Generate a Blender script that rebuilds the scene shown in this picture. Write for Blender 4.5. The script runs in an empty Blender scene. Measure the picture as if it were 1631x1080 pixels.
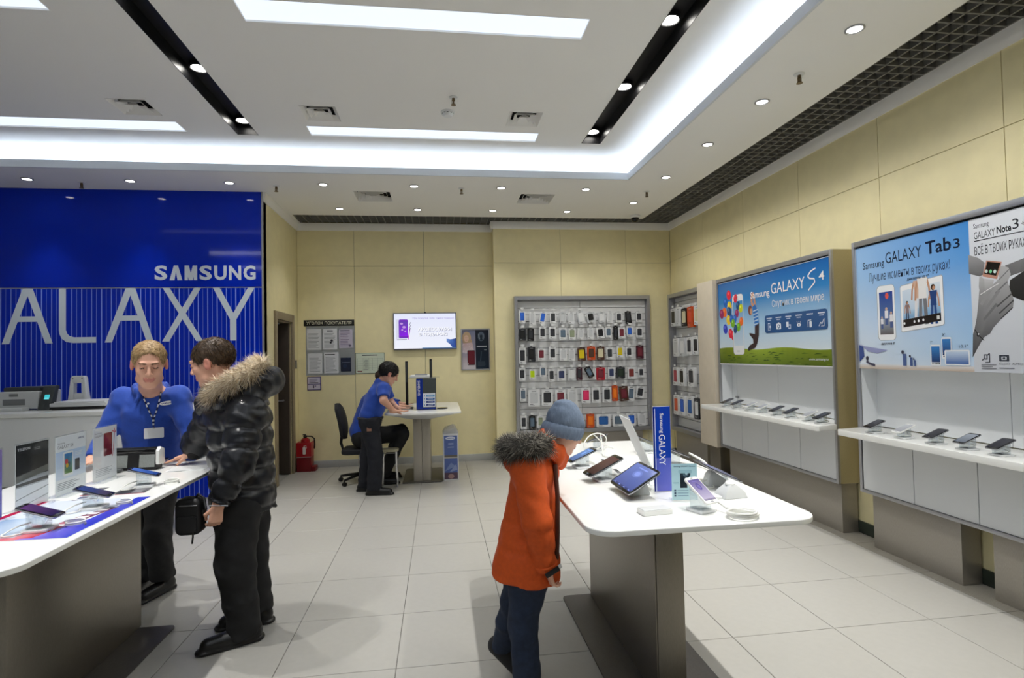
import bpy, bmesh, math, random
import numpy as np
from mathutils import Vector, Matrix, Quaternion

random.seed(7)
rng = np.random.default_rng(7)
SC = bpy.context.scene
COL = SC.collection
PI = math.pi

# ------------------------------------------------------------------ camera, world, exposure, lights
cam_d = bpy.data.cameras.new('camera')
cam = bpy.data.objects.new('camera', cam_d)
COL.objects.link(cam)
SC.camera = cam
cam_d.sensor_width = 36.0
cam_d.lens = 886.6 / 1631.0 * 36.0
cam_d.clip_start = 0.05
PITCH, YAW, ROLL, EYE = 0.02664, 0.13089, -0.02044, 1.5668
_cy, _sy, _cp, _sp = math.cos(YAW), math.sin(YAW), math.cos(PITCH), math.sin(PITCH)
_fwd = Vector((_sy * _cp, _cy * _cp, _sp))
_rt = Vector((_cy, -_sy, 0))
_up = _rt.cross(_fwd)
_r2 = _rt * math.cos(ROLL) + _up * math.sin(ROLL)
_u2 = _up * math.cos(ROLL) - _rt * math.sin(ROLL)
cam.matrix_world = Matrix(((_r2.x, _u2.x, -_fwd.x, 0), (_r2.y, _u2.y, -_fwd.y, 0), (_r2.z, _u2.z, -_fwd.z, EYE), (0, 0, 0, 1)))

w = bpy.data.worlds.new('world')
SC.world = w
w.use_nodes = True
w.node_tree.nodes['Background'].inputs[0].default_value = (0.8, 0.88, 1.0, 1)
w.node_tree.nodes['Background'].inputs[1].default_value = 0.25

SC.view_settings.view_transform = 'Standard'
SC.view_settings.look = 'None'
SC.view_settings.gamma = 1
SC.view_settings.use_curve_mapping = False
SC.view_settings.exposure = 0.22
SC.cycles.use_denoising = True
SC.cycles.max_bounces = 7
SC.cycles.diffuse_bounces = 4
SC.cycles.adaptive_threshold = 0.07
SC.cycles.adaptive_min_samples = 16
SC.cycles.glossy_bounces = 4
SC.cycles.transmission_bounces = 6
SC.cycles.transparent_max_bounces = 16
SC.cycles.sample_clamp_indirect = 6.0
SC.cycles.caustics_reflective = False
SC.cycles.caustics_refractive = False

DOWN_W = 36.0        # watts of one recessed spot in the ceiling band
SLOT_W = 128.0        # watts of one spot in the black channels
PANEL_E = 0.98        # radiance of the light panels
LED_E = 19.0         # radiance of the cove strips

def spot(x, y, z, watts, ang=100, col=(1.0, 0.98, 0.945), blend=0.7):
    l = bpy.data.lights.new('spot_lamp', 'SPOT')
    l.energy = watts
    l.spot_size = math.radians(ang)
    l.spot_blend = blend
    l.shadow_soft_size = 0.026
    l.color = col
    o = bpy.data.objects.new('spot_lamp', l)
    o.location = (x, y, z)
    COL.objects.link(o)

DOWN_X = 2.54
DOWN_COL_Y = (6.92, 5.87, 4.90, 4.01, 3.03)
ROW_A = [(x, 6.38) for x in (-4.24, -3.24, -2.24, -1.25, -0.25, 0.75, 1.76)]
ROW_B = [(x, 7.41) for x in (-1.25, -0.25, 0.75, 1.77)]
SLOT_Y = (5.43, 4.47, 3.53)
for y in DOWN_COL_Y + (2.05, 1.07):
    spot(DOWN_X, y, 3.488, DOWN_W, 146)
for x, y in ROW_A:
    spot(x, y, 3.488, DOWN_W * 0.8, 66, blend=1.0)
for x, y in ROW_B:
    spot(x, y, 3.488, DOWN_W * 0.8)
for x in (-1.78, 1.585):
    for y in SLOT_Y + (2.58, 1.63):
        spot(x, y, 3.775, SLOT_W, 72, blend=0.8)
# the bays of ceiling light behind and beside the camera, outside the frame
def area(x, y, z, sx, sy, watts, col=(0.86, 0.92, 1.0)):
    l = bpy.data.lights.new('panel_lamp', 'AREA')
    l.shape = 'RECTANGLE'
    l.size, l.size_y, l.energy, l.color = sx, sy, watts, col
    o = bpy.data.objects.new('panel_lamp', l)
    o.location = (x, y, z)
    COL.objects.link(o)
for y in (1.69, -0.18, -2.05):
    for x in (-3.4, -0.09):
        area(x, y, 3.70, 2.2, 0.24, 12)

# ------------------------------------------------------------------ materials
def lin(c):
    return tuple((v / 12.92 if v <= 0.04045 else ((v + 0.055) / 1.055) ** 2.4) for v in c)
def rgb(r, g, b):
    return lin((r / 255, g / 255, b / 255))

MATS = {}
def mat(name, col=(0.8, 0.8, 0.8), rough=0.5, metal=0.0, spec=0.5, emit=0.0, noise=0.0, nscale=40.0, bump=0.0, coat=0.0,
        trans=0.0, alpha=1.0, stretch=None, ecol=None, sheen=0.0, ior=1.45):
    if name in MATS:
        return MATS[name]
    m = bpy.data.materials.new(name)
    m.use_nodes = True
    nt = m.node_tree
    p = nt.nodes['Principled BSDF']
    p.inputs['Base Color'].default_value = (*col, 1)
    p.inputs['Roughness'].default_value = rough
    p.inputs['Metallic'].default_value = metal
    p.inputs['Specular IOR Level'].default_value = spec
    p.inputs['Coat Weight'].default_value = coat
    p.inputs['Coat Roughness'].default_value = 0.05
    p.inputs['Transmission Weight'].default_value = trans
    p.inputs['IOR'].default_value = ior
    p.inputs['Alpha'].default_value = alpha
    if sheen:
        p.inputs['Sheen Weight'].default_value = sheen
    if emit:
        p.inputs['Emission Color'].default_value = (*(ecol or col), 1)
        p.inputs['Emission Strength'].default_value = emit
    if noise or bump:
        tc = nt.nodes.new('ShaderNodeTexCoord')
        mp = nt.nodes.new('ShaderNodeMapping')
        if stretch:
            mp.inputs['Scale'].default_value = stretch
        nt.links.new(tc.outputs['Object'], mp.inputs['Vector'])
        n = nt.nodes.new('ShaderNodeTexNoise')
        n.inputs['Scale'].default_value = nscale
        n.inputs['Detail'].default_value = 5
        nt.links.new(mp.outputs['Vector'], n.inputs['Vector'])
        if noise:
            r = nt.nodes.new('ShaderNodeMapRange')
            r.inputs['From Min'].default_value = 0.3
            r.inputs['From Max'].default_value = 0.7
            r.inputs['To Min'].default_value = 1 - noise
            r.inputs['To Max'].default_value = 1 + noise
            nt.links.new(n.outputs['Fac'], r.inputs['Value'])
            mx = nt.nodes.new('ShaderNodeMix')
            mx.data_type = 'RGBA'
            mx.blend_type = 'MULTIPLY'
            mx.inputs['Factor'].default_value = 1
            mx.inputs['A'].default_value = (*col, 1)
            nt.links.new(r.outputs['Result'], mx.inputs['B'])
            nt.links.new(mx.outputs['Result'], p.inputs['Base Color'])
        if bump:
            b = nt.nodes.new('ShaderNodeBump')
            b.inputs['Strength'].default_value = bump
            b.inputs['Distance'].default_value = 0.004
            nt.links.new(n.outputs['Fac'], b.inputs['Height'])
            nt.links.new(b.outputs['Normal'], p.inputs['Normal'])
    MATS[name] = m
    return m

def vmat(name, rough=0.5, emit=0.0, spec=0.5, coat=0.0, bump=0.0, nscale=60, sheen=0.0):
    """colour comes from the mesh's own colour attribute (print, skin regions, screens)"""
    m = mat(name, (0.5, 0.5, 0.5), rough, spec=spec, coat=coat, bump=bump, nscale=nscale, sheen=sheen)
    nt = m.node_tree
    p = nt.nodes['Principled BSDF']
    a = nt.nodes.new('ShaderNodeVertexColor')
    a.layer_name = 'Col'
    if not emit:
        nt.links.new(a.outputs['Color'], p.inputs['Base Color'])
    else:
        p.inputs['Base Color'].default_value = (0.02, 0.02, 0.022, 1)
        nt.links.new(a.outputs['Color'], p.inputs['Emission Color'])
        p.inputs['Emission Strength'].default_value = emit
    return m

M_WALL = mat('cream_panel', rgb(242, 231, 184), 0.34, noise=0.03, nscale=9, bump=0.02)
M_JOINT = mat('panel_joint', rgb(120, 112, 84), 0.8)
M_TILE = mat('porcelain_tile', rgb(172, 170, 164), 0.30, spec=0.4, noise=0.02, nscale=25)
M_GROUT = mat('grout', rgb(105, 103, 97), 0.9)
M_GRANITE = mat('granite_border', rgb(140, 136, 126), 0.35, noise=0.16, nscale=140)
M_CEIL = mat('ceiling_paint', rgb(243, 242, 239), 0.8)
M_LIP = mat('cove_lip_paint', rgb(216, 220, 226), 0.7)
M_DARK = mat('dark_void', rgb(14, 14, 15), 0.9)
M_LATTICE = mat('lattice_bar', rgb(118, 117, 112), 0.6)
M_SILVER = mat('brushed_silver', rgb(172, 173, 178), 0.34, metal=0.75, noise=0.05, nscale=30, stretch=(1, 1, 12))
M_STEEL = mat('brushed_steel', rgb(140, 134, 124), 0.36, metal=0.8, noise=0.10, nscale=160, stretch=(6, 6, 0.35))
M_STEELW = mat('wall_pedestal_steel', rgb(168, 163, 154), 0.40, metal=0.6, noise=0.10, nscale=160, stretch=(6, 6, 0.35))
M_STEELD = mat('steel_base', rgb(98, 95, 92), 0.45, metal=0.6, noise=0.08, nscale=120)
M_PEDB = mat('wall_reflection_tan', rgb(172, 160, 122), 0.4, metal=0.15, noise=0.09, nscale=150, stretch=(5, 5, 0.4))  # metal side panels; reflected yellow of the wall is put into the colour
M_WHITE = mat('white_gloss', rgb(236, 237, 234), 0.22, coat=0.2)
M_WHITEM = mat('white_matte', rgb(228, 230, 230), 0.5)
M_WPANEL = mat('white_panel', rgb(222, 225, 228), 0.28)
M_BEIGE = mat('beige_panel', rgb(214, 203, 184), 0.5, noise=0.03, nscale=12)
M_BLACK = mat('black_plastic', rgb(20, 20, 22), 0.4)
M_BLACKG = mat('black_gloss', rgb(12, 12, 14), 0.12)
M_GREY = mat('grey_plastic', rgb(120, 122, 124), 0.5)
M_SLAT = mat('slat_silver', rgb(226, 227, 228), 0.4)
M_DGREY = mat('dark_grey_plastic', rgb(62, 66, 68), 0.45)
M_LGREY = mat('light_grey_plastic', rgb(200, 202, 202), 0.45)
M_CHROME = mat('chrome', rgb(205, 205, 208), 0.12, metal=1.0)
def clear_sheet(name, tint, fac):
    m = mat(name, tint, 0.03)
    nt = m.node_tree
    out = nt.nodes['Material Output']
    tr = nt.nodes.new('ShaderNodeBsdfTransparent'); tr.inputs['Color'].default_value = (*tint, 1)
    gl = nt.nodes.new('ShaderNodeBsdfGlossy'); gl.inputs['Roughness'].default_value = 0.04
    lw = nt.nodes.new('ShaderNodeLayerWeight'); lw.inputs['Blend'].default_value = 0.5
    mx = nt.nodes.new('ShaderNodeMixShader')
    pw = nt.nodes.new('ShaderNodeMath'); pw.operation = 'POWER'; pw.inputs[1].default_value = 3.0
    ml = nt.nodes.new('ShaderNodeMath'); ml.operation = 'MULTIPLY_ADD'; ml.inputs[1].default_value = 0.35; ml.inputs[2].default_value = fac * 0.15
    nt.links.new(lw.outputs['Facing'], pw.inputs[0]); nt.links.new(pw.outputs[0], ml.inputs[0]); nt.links.new(ml.outputs[0], mx.inputs[0]); nt.links.new(tr.outputs[0], mx.inputs[1]); nt.links.new(gl.outputs[0], mx.inputs[2])
    nt.links.new(mx.outputs[0], out.inputs['Surface'])
    return m
M_ACRYL = clear_sheet('clear_acrylic', (0.975, 0.985, 0.99), 0.12)
M_BLOCK = clear_sheet('acrylic_block', (0.84, 0.88, 0.90), 1.3)
M_CABLE = mat('white_cable', rgb(226, 226, 220), 0.45)
M_LAMP = mat('lamp_face', (1, 1, 1), 0.5, emit=14.0, ecol=(1.0, 0.97, 0.9))
M_PANELL = mat('panel_diffuser', (0.2, 0.2, 0.2), 0.6, emit=PANEL_E, ecol=(0.76, 0.85, 1.0))
M_LED = mat('led_strip', (0.9, 0.9, 0.9), 0.6, emit=LED_E, ecol=(0.70, 0.82, 1.0))
M_PRINT = vmat('printed_sheet', 0.38)
M_PRINTG = vmat('printed_gloss', 0.16)
M_SCREEN = vmat('lit_screen', 0.1, emit=0.9)
M_SCREEND = vmat('dim_screen', 0.08, emit=0.25)
M_BLUEW = mat('blue_glass', rgb(4, 44, 192), 0.06, spec=0.35)
M_CARD = vmat('pack_print', 0.32)

# ------------------------------------------------------------------ mesh builder
ORG = {}
def setprops(o, label=None, cat=None, group=None, kind=None):
    if label: o['label'] = label
    if cat: o['category'] = cat
    if group: o['group'] = group
    if kind: o['kind'] = kind
    return o
def thing(name, label, cat, loc=(0, 0, 0), group=None):
    o = bpy.data.objects.new(name, None)
    o.empty_display_size = 0.1
    COL.objects.link(o)
    o.location = loc
    ORG[o] = Vector(loc)
    return setprops(o, label, cat, group)
def dup(root, loc=None, rotz=None, label=None, group=None):
    r = root.copy()
    COL.objects.link(r)
    if loc is not None: r.location = loc
    if rotz is not None: r.rotation_euler = (0, 0, rotz)
    setprops(r, label, None, group)
    for ch in list(root.children):
        c = ch.copy()
        COL.objects.link(c)
        c.parent = r
        for g in list(ch.children):
            d = g.copy()
            COL.objects.link(d)
            d.parent = c
    return r

def frame_of(axis):
    a = Vector(axis).normalized()
    h = Vector((0, 0, 1)) if abs(a.z) < 0.9 else Vector((1, 0, 0))
    x = h.cross(a).normalized()
    return x, a.cross(x), a

class B:
    def __init__(s, m=None):
        s.v, s.f, s.mi, s.ms, s.m = [], [], [], [], m
    def add(s, vs, fs, m=None):
        m = m or s.m
        if m not in s.ms: s.ms.append(m)
        k = s.ms.index(m)
        n = len(s.v)
        s.v += [tuple(p) for p in vs]
        for f in fs:
            s.f.append(tuple(i + n for i in f))
            s.mi.append(k)
        return s
    def box(s, x0, y0, z0, x1, y1, z1, m=None, M=None):
        vs = [Vector((x, y, z)) for z in (z0, z1) for y in (y0, y1) for x in (x0, x1)]
        if M is not None: vs = [M @ p for p in vs]
        return s.add(vs, [(0, 2, 3, 1), (4, 5, 7, 6), (0, 1, 5, 4), (2, 6, 7, 3), (0, 4, 6, 2), (1, 3, 7, 5)], m)
    def ring(s, rings, m=None, cap=True, closed=False):
        n = len(rings[0])
        vs = [p for r in rings for p in r]
        fs = []
        k = len(rings)
        for i in range(k if closed else k - 1):
            a, b = i * n, ((i + 1) % k) * n
            for j in range(n):
                fs.append((a + j, a + (j + 1) % n, b + (j + 1) % n, b + j))
        if cap and not closed:
            fs.append(tuple(range(n - 1, -1, -1)))
            fs.append(tuple((k - 1) * n + j for j in range(n)))
        return s.add(vs, fs, m)
    def cyl(s, p0, p1, r0, r1=None, n=16, m=None):
        p0, p1 = Vector(p0), Vector(p1)
        r1 = r0 if r1 is None else r1
        x, y, a = frame_of(p1 - p0)
        return s.ring([[p + (x * math.cos(2 * PI * j / n) + y * math.sin(2 * PI * j / n)) * r for j in range(n)] for p, r in ((p0, r0), (p1, r1))], m)
    def tube(s, pts, r, n=8, m=None, closed=False):
        pts = [Vector(p) for p in pts]
        k = len(pts)
        rings = []
        x = None
        for i, p in enumerate(pts):
            if closed: t = pts[(i + 1) % k] - pts[i - 1]
            else: t = pts[min(i + 1, k - 1)] - pts[max(i - 1, 0)]
            t.normalize()
            if x is None: x = frame_of(t)[0]
            x = (x - t * x.dot(t)).normalized()
            y = t.cross(x)
            rr = r[i] if isinstance(r, (list, tuple)) else r
            rings.append([p + (x * math.cos(2 * PI * j / n) + y * math.sin(2 * PI * j / n)) * rr for j in range(n)])
        return s.ring(rings, m, closed=closed)
    def lathe(s, prof, c=(0, 0, 0), n=20, m=None, axis=(0, 0, 1)):
        x, y, a = frame_of(axis)
        c = Vector(c)
        return s.ring([[c + a * z + (x * math.cos(2 * PI * j / n) + y * math.sin(2 * PI * j / n)) * max(r, 1e-4) for j in range(n)] for r, z in prof], m)
    def prism(s, poly, lo, hi, m=None, f=None):
        """poly in 2-D, extruded lo..hi; f(u,v,w) maps into space"""
        f = f or (lambda u, v, w: (u, v, w))
        return s.ring([[Vector(f(u, v, w_)) for u, v in poly] for w_ in (lo, hi)], m)
    def ball(s, c, r, m=None, nu=14, nv=9, M=None):
        rx, ry, rz = (r, r, r) if not isinstance(r, (tuple, list)) else r
        c = Vector(c)
        rings = []
        for i in range(nv + 1):
            t = -PI / 2 + PI * i / nv
            cr = max(math.cos(t), 0.01)
            ring = [Vector((rx * cr * math.cos(2 * PI * j / nu), ry * cr * math.sin(2 * PI * j / nu), rz * math.sin(t))) for j in range(nu)]
            if M is not None: ring = [M @ p for p in ring]
            rings.append([c + p for p in ring])
        return s.ring(rings, m)
    def build(s, name, parent=None, bevel=0.0, segs=2, smooth=35, local=False, sharp=False):
        me = bpy.data.meshes.new(name)
        org = Vector((0, 0, 0))
        if not local:
            if parent is not None:
                org = ORG.get(parent, Vector((0, 0, 0)))
            else:
                a = np.array(s.v)
                org = Vector(((a[:, 0].min() + a[:, 0].max()) / 2, (a[:, 1].min() + a[:, 1].max()) / 2, a[:, 2].min()))
        me.from_pydata([(p[0] - org.x, p[1] - org.y, p[2] - org.z) for p in s.v], [], s.f)
        for m in s.ms: me.materials.append(m)
        me.polygons.foreach_set('material_index', s.mi)
        bm = bmesh.new()
        bm.from_mesh(me)
        bmesh.ops.recalc_face_normals(bm, faces=bm.faces)
        if bevel:
            es = [e for e in bm.edges if len(e.link_faces) == 2 and e.calc_face_angle(0) > 0.5]
            bmesh.ops.bevel(bm, geom=es, offset=bevel, segments=segs, affect='EDGES', profile=0.6, clamp_overlap=True)
        bm.to_mesh(me)
        bm.free()
        if smooth:
            me.polygons.foreach_set('use_smooth', [True] * len(me.polygons))
            me.set_sharp_from_angle(angle=math.radians(smooth))
        o = bpy.data.objects.new(name, me)
        COL.objects.link(o)
        if parent is not None:
            o.parent = parent
            ORG[o] = ORG.get(parent, Vector((0, 0, 0)))
        elif not local:
            o.location = org
            ORG[o] = org.copy()
        return o

def rrect(w, h, r, n=5, cx=0.0, cy=0.0):
    pts = []
    for qx, qy, a0 in ((1, -1, -PI / 2), (1, 1, 0), (-1, 1, PI / 2), (-1, -1, PI)):
        for i in range(n + 1):
            a = a0 + PI / 2 * i / n
            pts.append((cx + qx * (w / 2 - r) + r * math.cos(a), cy + qy * (h / 2 - r) + r * math.sin(a)))
    return pts

# ------------------------------------------------------------------ flat print
_TXT = {}
def text_shape(sv, bold=0.0):
    k = (sv, bold)
    if k not in _TXT:
        cu = bpy.data.curves.new('lettering', 'FONT')
        cu.body = sv
        cu.size = 1
        cu.offset = bold
        cu.resolution_u = 3
        o = bpy.data.objects.new('lettering', cu)
        COL.objects.link(o)
        dg = bpy.context.evaluated_depsgraph_get()
        me = bpy.data.meshes.new_from_object(o.evaluated_get(dg))
        vs = np.array([v.co[:2] for v in me.vertices]) if len(me.vertices) else np.zeros((0, 2))
        fs = [tuple(p.vertices) for p in me.polygons]
        bpy.data.objects.remove(o)
        bpy.data.meshes.remove(me)
        bpy.data.curves.remove(cu)
        _TXT[k] = (vs, fs)
    return _TXT[k]

class Art:
    """flat print: coloured shapes in a plane, each layer a hair in front of the last"""
    def __init__(s, O, U, V, step=0.00005):
        s.O, s.U, s.V = Vector(O), Vector(U).normalized(), Vector(V).normalized()
        s.N = s.U.cross(s.V)
        s.v, s.f, s.c, s.k, s.step = [], [], [], 0, step
    def poly(s, pts, col, tri=None):
        n = len(s.v)
        s.k += 1
        cols = col if isinstance(col, list) else [col] * len(pts)
        for (u, v), c in zip(pts, cols):
            s.v.append(s.O + s.U * u + s.V * v + s.N * (s.k * s.step))
            s.c.append(c)
        for f in (tri or [tuple(range(len(pts)))]):
            s.f.append(tuple(i + n for i in f))
        return s
    def rect(s, u0, v0, u1, v1, col, top=None):
        c = [col, col, top or col, top or col]
        return s.poly([(u0, v0), (u1, v0), (u1, v1), (u0, v1)], c)
    def rr(s, u0, v0, u1, v1, r, col):
        return s.poly(rrect(u1 - u0, v1 - v0, r, 4, (u0 + u1) / 2, (v0 + v1) / 2), col)
    def disc(s, u, v, ru, rv, col, n=18, rot=0.0):
        c, d = math.cos(rot), math.sin(rot)
        pts = []
        for i in range(n):
            a, b = ru * math.cos(2 * PI * i / n), rv * math.sin(2 * PI * i / n)
            pts.append((u + a * c - b * d, v + a * d + b * c))
        return s.poly(pts, col)
    def line(s, pts, wd, col):
        for (a, b), (c, d) in zip(pts[:-1], pts[1:]):
            l = math.hypot(c - a, d - b) or 1e-6
            nx, ny = -(d - b) / l * wd / 2, (c - a) / l * wd / 2
            s.poly([(a + nx, b + ny), (a - nx, b - ny), (c - nx, d - ny), (c + nx, d + ny)], col)
            s.k -= 1
        s.k += 1
        return s
    def text(s, t, u0, v0, u1, v1, col, bold=0.0, rot=0):
        vs, fs = text_shape(t, bold)
        if not len(vs): return s
        a, b = vs.min(0), vs.max(0)
        q = (vs - a) / (b - a)
        if rot == 0: pts = [(u0 + p[0] * (u1 - u0), v0 + p[1] * (v1 - v0)) for p in q]
        elif rot == 90: pts = [(u1 - p[1] * (u1 - u0), v0 + p[0] * (v1 - v0)) for p in q]
        else: pts = [(u0 + p[1] * (u1 - u0), v1 - p[0] * (v1 - v0)) for p in q]
        return s.poly(pts, col, fs)
    def lines(s, u0, v0, u1, v1, n, col, wd=0.45, ragged=True):
        h = (v1 - v0) / n
        for i in range(n):
            e = u1 if not ragged else u0 + (u1 - u0) * (0.65 + 0.35 * random.random())
            s.rect(u0, v0 + i * h, e, v0 + i * h + h * wd, col)
            s.k -= 1
        s.k += 1
        return s
    def build(s, name, m=None, parent=None, kind=None):
        me = bpy.data.meshes.new(name)
        org = ORG.get(parent, Vector((0, 0, 0))) if parent is not None else Vector((0, 0, 0))
        me.from_pydata([p - org for p in s.v], [], s.f)
        ca = me.color_attributes.new('Col', 'FLOAT_COLOR', 'POINT')
        ca.data.foreach_set('color', np.array([(*c[:3], 1.0) for c in s.c], dtype=np.float32).ravel())
        me.materials.append(m or M_PRINT)
        o = bpy.data.objects.new(name, me)
        COL.objects.link(o)
        if parent is not None:
            o.parent = parent
            ORG[o] = org
        if kind: o['kind'] = kind
        return o

def ear_clip(pts):
    """triangles of a simple polygon"""
    idx = list(range(len(pts)))
    cr = lambda o, p, q: (p[0] - o[0]) * (q[1] - o[1]) - (p[1] - o[1]) * (q[0] - o[0])
    ar = sum(pts[i][0] * pts[(i + 1) % len(pts)][1] - pts[(i + 1) % len(pts)][0] * pts[i][1] for i in idx)
    if ar < 0: idx.reverse()
    out, guard = [], 0
    while len(idx) > 3 and guard < 2000:
        guard += 1
        for k in range(len(idx)):
            i, j, l = idx[k - 1], idx[k], idx[(k + 1) % len(idx)]
            a, b, c = pts[i], pts[j], pts[l]
            if cr(a, b, c) <= 0: continue
            if any(cr(a, b, pts[m]) >= 0 and cr(b, c, pts[m]) >= 0 and cr(c, a, pts[m]) >= 0 for m in idx if m not in (i, j, l)): continue
            out.append((i, j, l)); idx.pop(k); break
        else: break
    out.append(tuple(idx))
    return out
WHITE, BLACK = rgb(240, 241, 243), rgb(14, 14, 16)
def struct(o): 
    o['kind'] = 'structure'
    return o

# ------------------------------------------------------------------ the room
ZC, ZF, XR, YB, YP, XJ, YBL = 3.50, 3.72, 3.516, 8.28, 8.06, -2.0, 6.72
XP = 0.812
# floor: slab, 60 cm porcelain tiles, granite border along the right wall
b = B(M_GROUT)
b.box(-6, -1.315, -0.12, 3.7, 8.5, -0.003)
b.box(-6, -5, -0.12, 3.7, -1.315, 0.0, M_TILE)
floor = struct(b.build('floor', local=True, smooth=0))
_tm = {}
def slab_piece(name, w_, d_, h_, m, loc, parent, key=None, bev=0.0012):
    k = (round(w_, 3), round(d_, 3), round(h_, 3), m.name)
    if k not in _tm:
        q = B(m)
        q.box(-w_ / 2, -d_ / 2, -h_, w_ / 2, d_ / 2, 0)
        o = q.build(name, bevel=bev, segs=1, smooth=0, local=True)
        _tm[k] = o.data
    else:
        o = bpy.data.objects.new(name, _tm[k])
        COL.objects.link(o)
    o.parent = parent
    o.location = loc
    return o
GX = [-0.84 + 0.6 * i for i in range(-7, 7)] + [3.262]
GY = [2.893 + 0.6 * j for j in range(-7, 9)] + [8.28]
for i in range(len(GX) - 1):
    for j in range(len(GY) - 1):
        x0, x1, y0, y1 = GX[i], GX[i + 1], GY[j], GY[j + 1]
        if x1 < -2.2 and y0 > 6.75: continue
        slab_piece('tile', x1 - x0 - 0.004, y1 - y0 - 0.004, 0.01, M_TILE, ((x0 + x1) / 2, (y0 + y1) / 2, 0), floor)
for j in range(len(GY) - 1):
    y0, y1 = GY[j], GY[j + 1]
    slab_piece('border_tile', 0.25, y1 - y0 - 0.004, 0.01, M_GRANITE, (3.262 + 0.127, (y0 + y1) / 2, 0.0), floor)

def wall_panels(wall, axis, fixed, cuts, zc, depth, sign):
    """cladding panels standing proud of the wall's joint colour; axis 'x' runs along X at y=fixed"""
    for a0, a1 in zip(cuts[:-1], cuts[1:]):
        for z0, z1 in zip(zc[:-1], zc[1:]):
            q = B(M_WALL)
            g = 0.002
            if axis == 'x': q.box(a0 + g, fixed, z0 + g, a1 - g, fixed + sign * depth, z1 - g)
            else: q.box(fixed, a0 + g, z0 + g, fixed + sign * depth, a1 - g, z1 - g)
            o = q.build('wall_panel', parent=wall, bevel=0.0015, segs=1, smooth=0)

def wallbox(name, *a, m=M_JOINT):
    q = B(m)
    q.box(*a)
    return struct(q.build(name, local=True, smooth=0))
wall_back = wallbox('wall_back', -2.2, YB + 0.012, 0, XP + 0.2, YB + 0.2, 4.0)
wall_panels(wall_back, 'x', YB + 0.012, [XJ, -1.2, -0.2, XP + 0.02], [0.0, 2.886, 3.5], 0.012, -1)
pil = wallbox('wall_pilaster', XP + 0.012, YP + 0.012, 0, 3.75, YB + 0.2, 4.0)
wall_panels(pil, 'x', YP + 0.012, [XP, 1.812, 2.817, XR], [0.0, 2.90, 3.5], 0.012, -1)
q = B(M_WALL); q.box(XP, YP + 0.001, 0.0, XP + 0.012, YB, 3.5); q.build('wall_panel', parent=pil, smooth=0)
wall_right = wallbox('wall_right', XR + 0.012, -5, 0, XR + 0.2, YP + 0.01, 4.0)
wall_panels(wall_right, 'y', XR + 0.012, [-5, -3, -2, -1, 0, 1, 2, 3.003, 4.0, 5.0, 6.0, 7.0, YP], [0.0, 2.917, 3.5], 0.012, -1)
# jog wall with the doorway, seen edge-on at the left end of the back wall
DY0, DY1, DZ = 7.22, 7.93, 2.06
q = B(M_WALL)
q.box(XJ - 0.15, YBL + 0.02, 0, XJ, DY0, 4.0)
q.box(XJ - 0.15, DY1, 0, XJ, YB + 0.2, 4.0)
q.box(XJ - 0.15, DY0, DZ, XJ, DY1, 4.0)
wall_left_return = struct(q.build('wall_left', local=True, smooth=0))
M_DOORF = mat('stone_door_frame', rgb(146, 132, 108), 0.5, noise=0.10, nscale=60)
M_DOOR = mat('dark_door', rgb(66, 56, 48), 0.5, noise=0.08, nscale=20)
q = B(M_DOORF)
q.box(XJ - 0.01, DY0 - 0.09, 0, XJ + 0.022, DY0, DZ + 0.10)
q.box(XJ - 0.01, DY1, 0, XJ + 0.022, DY1 + 0.10, DZ + 0.10)
q.box(XJ - 0.01, DY0, DZ, XJ + 0.022, DY1, DZ + 0.10)
q.box(XJ - 0.15, DY1 - 0.02, 0, XJ - 0.01, DY1, DZ)
q.box(XJ - 0.15, DY0, 0, XJ - 0.01, DY0 + 0.02, DZ)
q.box(XJ - 0.15, DY0, DZ - 0.02, XJ - 0.01, DY1, DZ)
door = struct(q.build('door_1', local=True, bevel=0.004))
q = B(M_DOOR); q.box(XJ - 0.70, DY1 - 0.06, 0.01, XJ - 0.02, DY1 - 0.022, DZ - 0.025); dl = q.build('door_leaf', parent=door, bevel=0.003)
q = B(M_SILVER); q.cyl((XJ - 0.09, DY1 - 0.06, 1.0), (XJ - 0.09, DY1 - 0.11, 1.0), 0.012); q.box(XJ - 0.20, DY1 - 0.125, 0.99, XJ - 0.08, DY1 - 0.105, 1.01); q.build('door_handle', parent=dl, bevel=0.003)
q = B(M_BLACK); q.box(XJ - 0.022, DY0 + 0.02, 1.0, XJ - 0.012, DY0 + 0.032, 1.22); q.build('strike_plate', parent=door)
# store-room shell behind the door and the rest of the shop behind the camera
wallbox('wall_store_room', -3.3, YBL + 0.25, 0, -3.2, 8.6, 4.0, m=M_DOOR)
wallbox('wall_store_end', -3.3, YBL + 0.14, 0, XJ - 0.15, YBL + 0.25, 4.0, m=M_DOOR)
M_BACKW = mat('shop_back_wall', rgb(190, 188, 178), 0.6)
wallbox('wall_front', -6.2, -5.2, 0, 3.75, -5, 4.0, m=M_BACKW)
wallbox('wall_far_left', -6.2, -5, 0, -6, YBL + 0.2, 4.0, m=M_BACKW)

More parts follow.
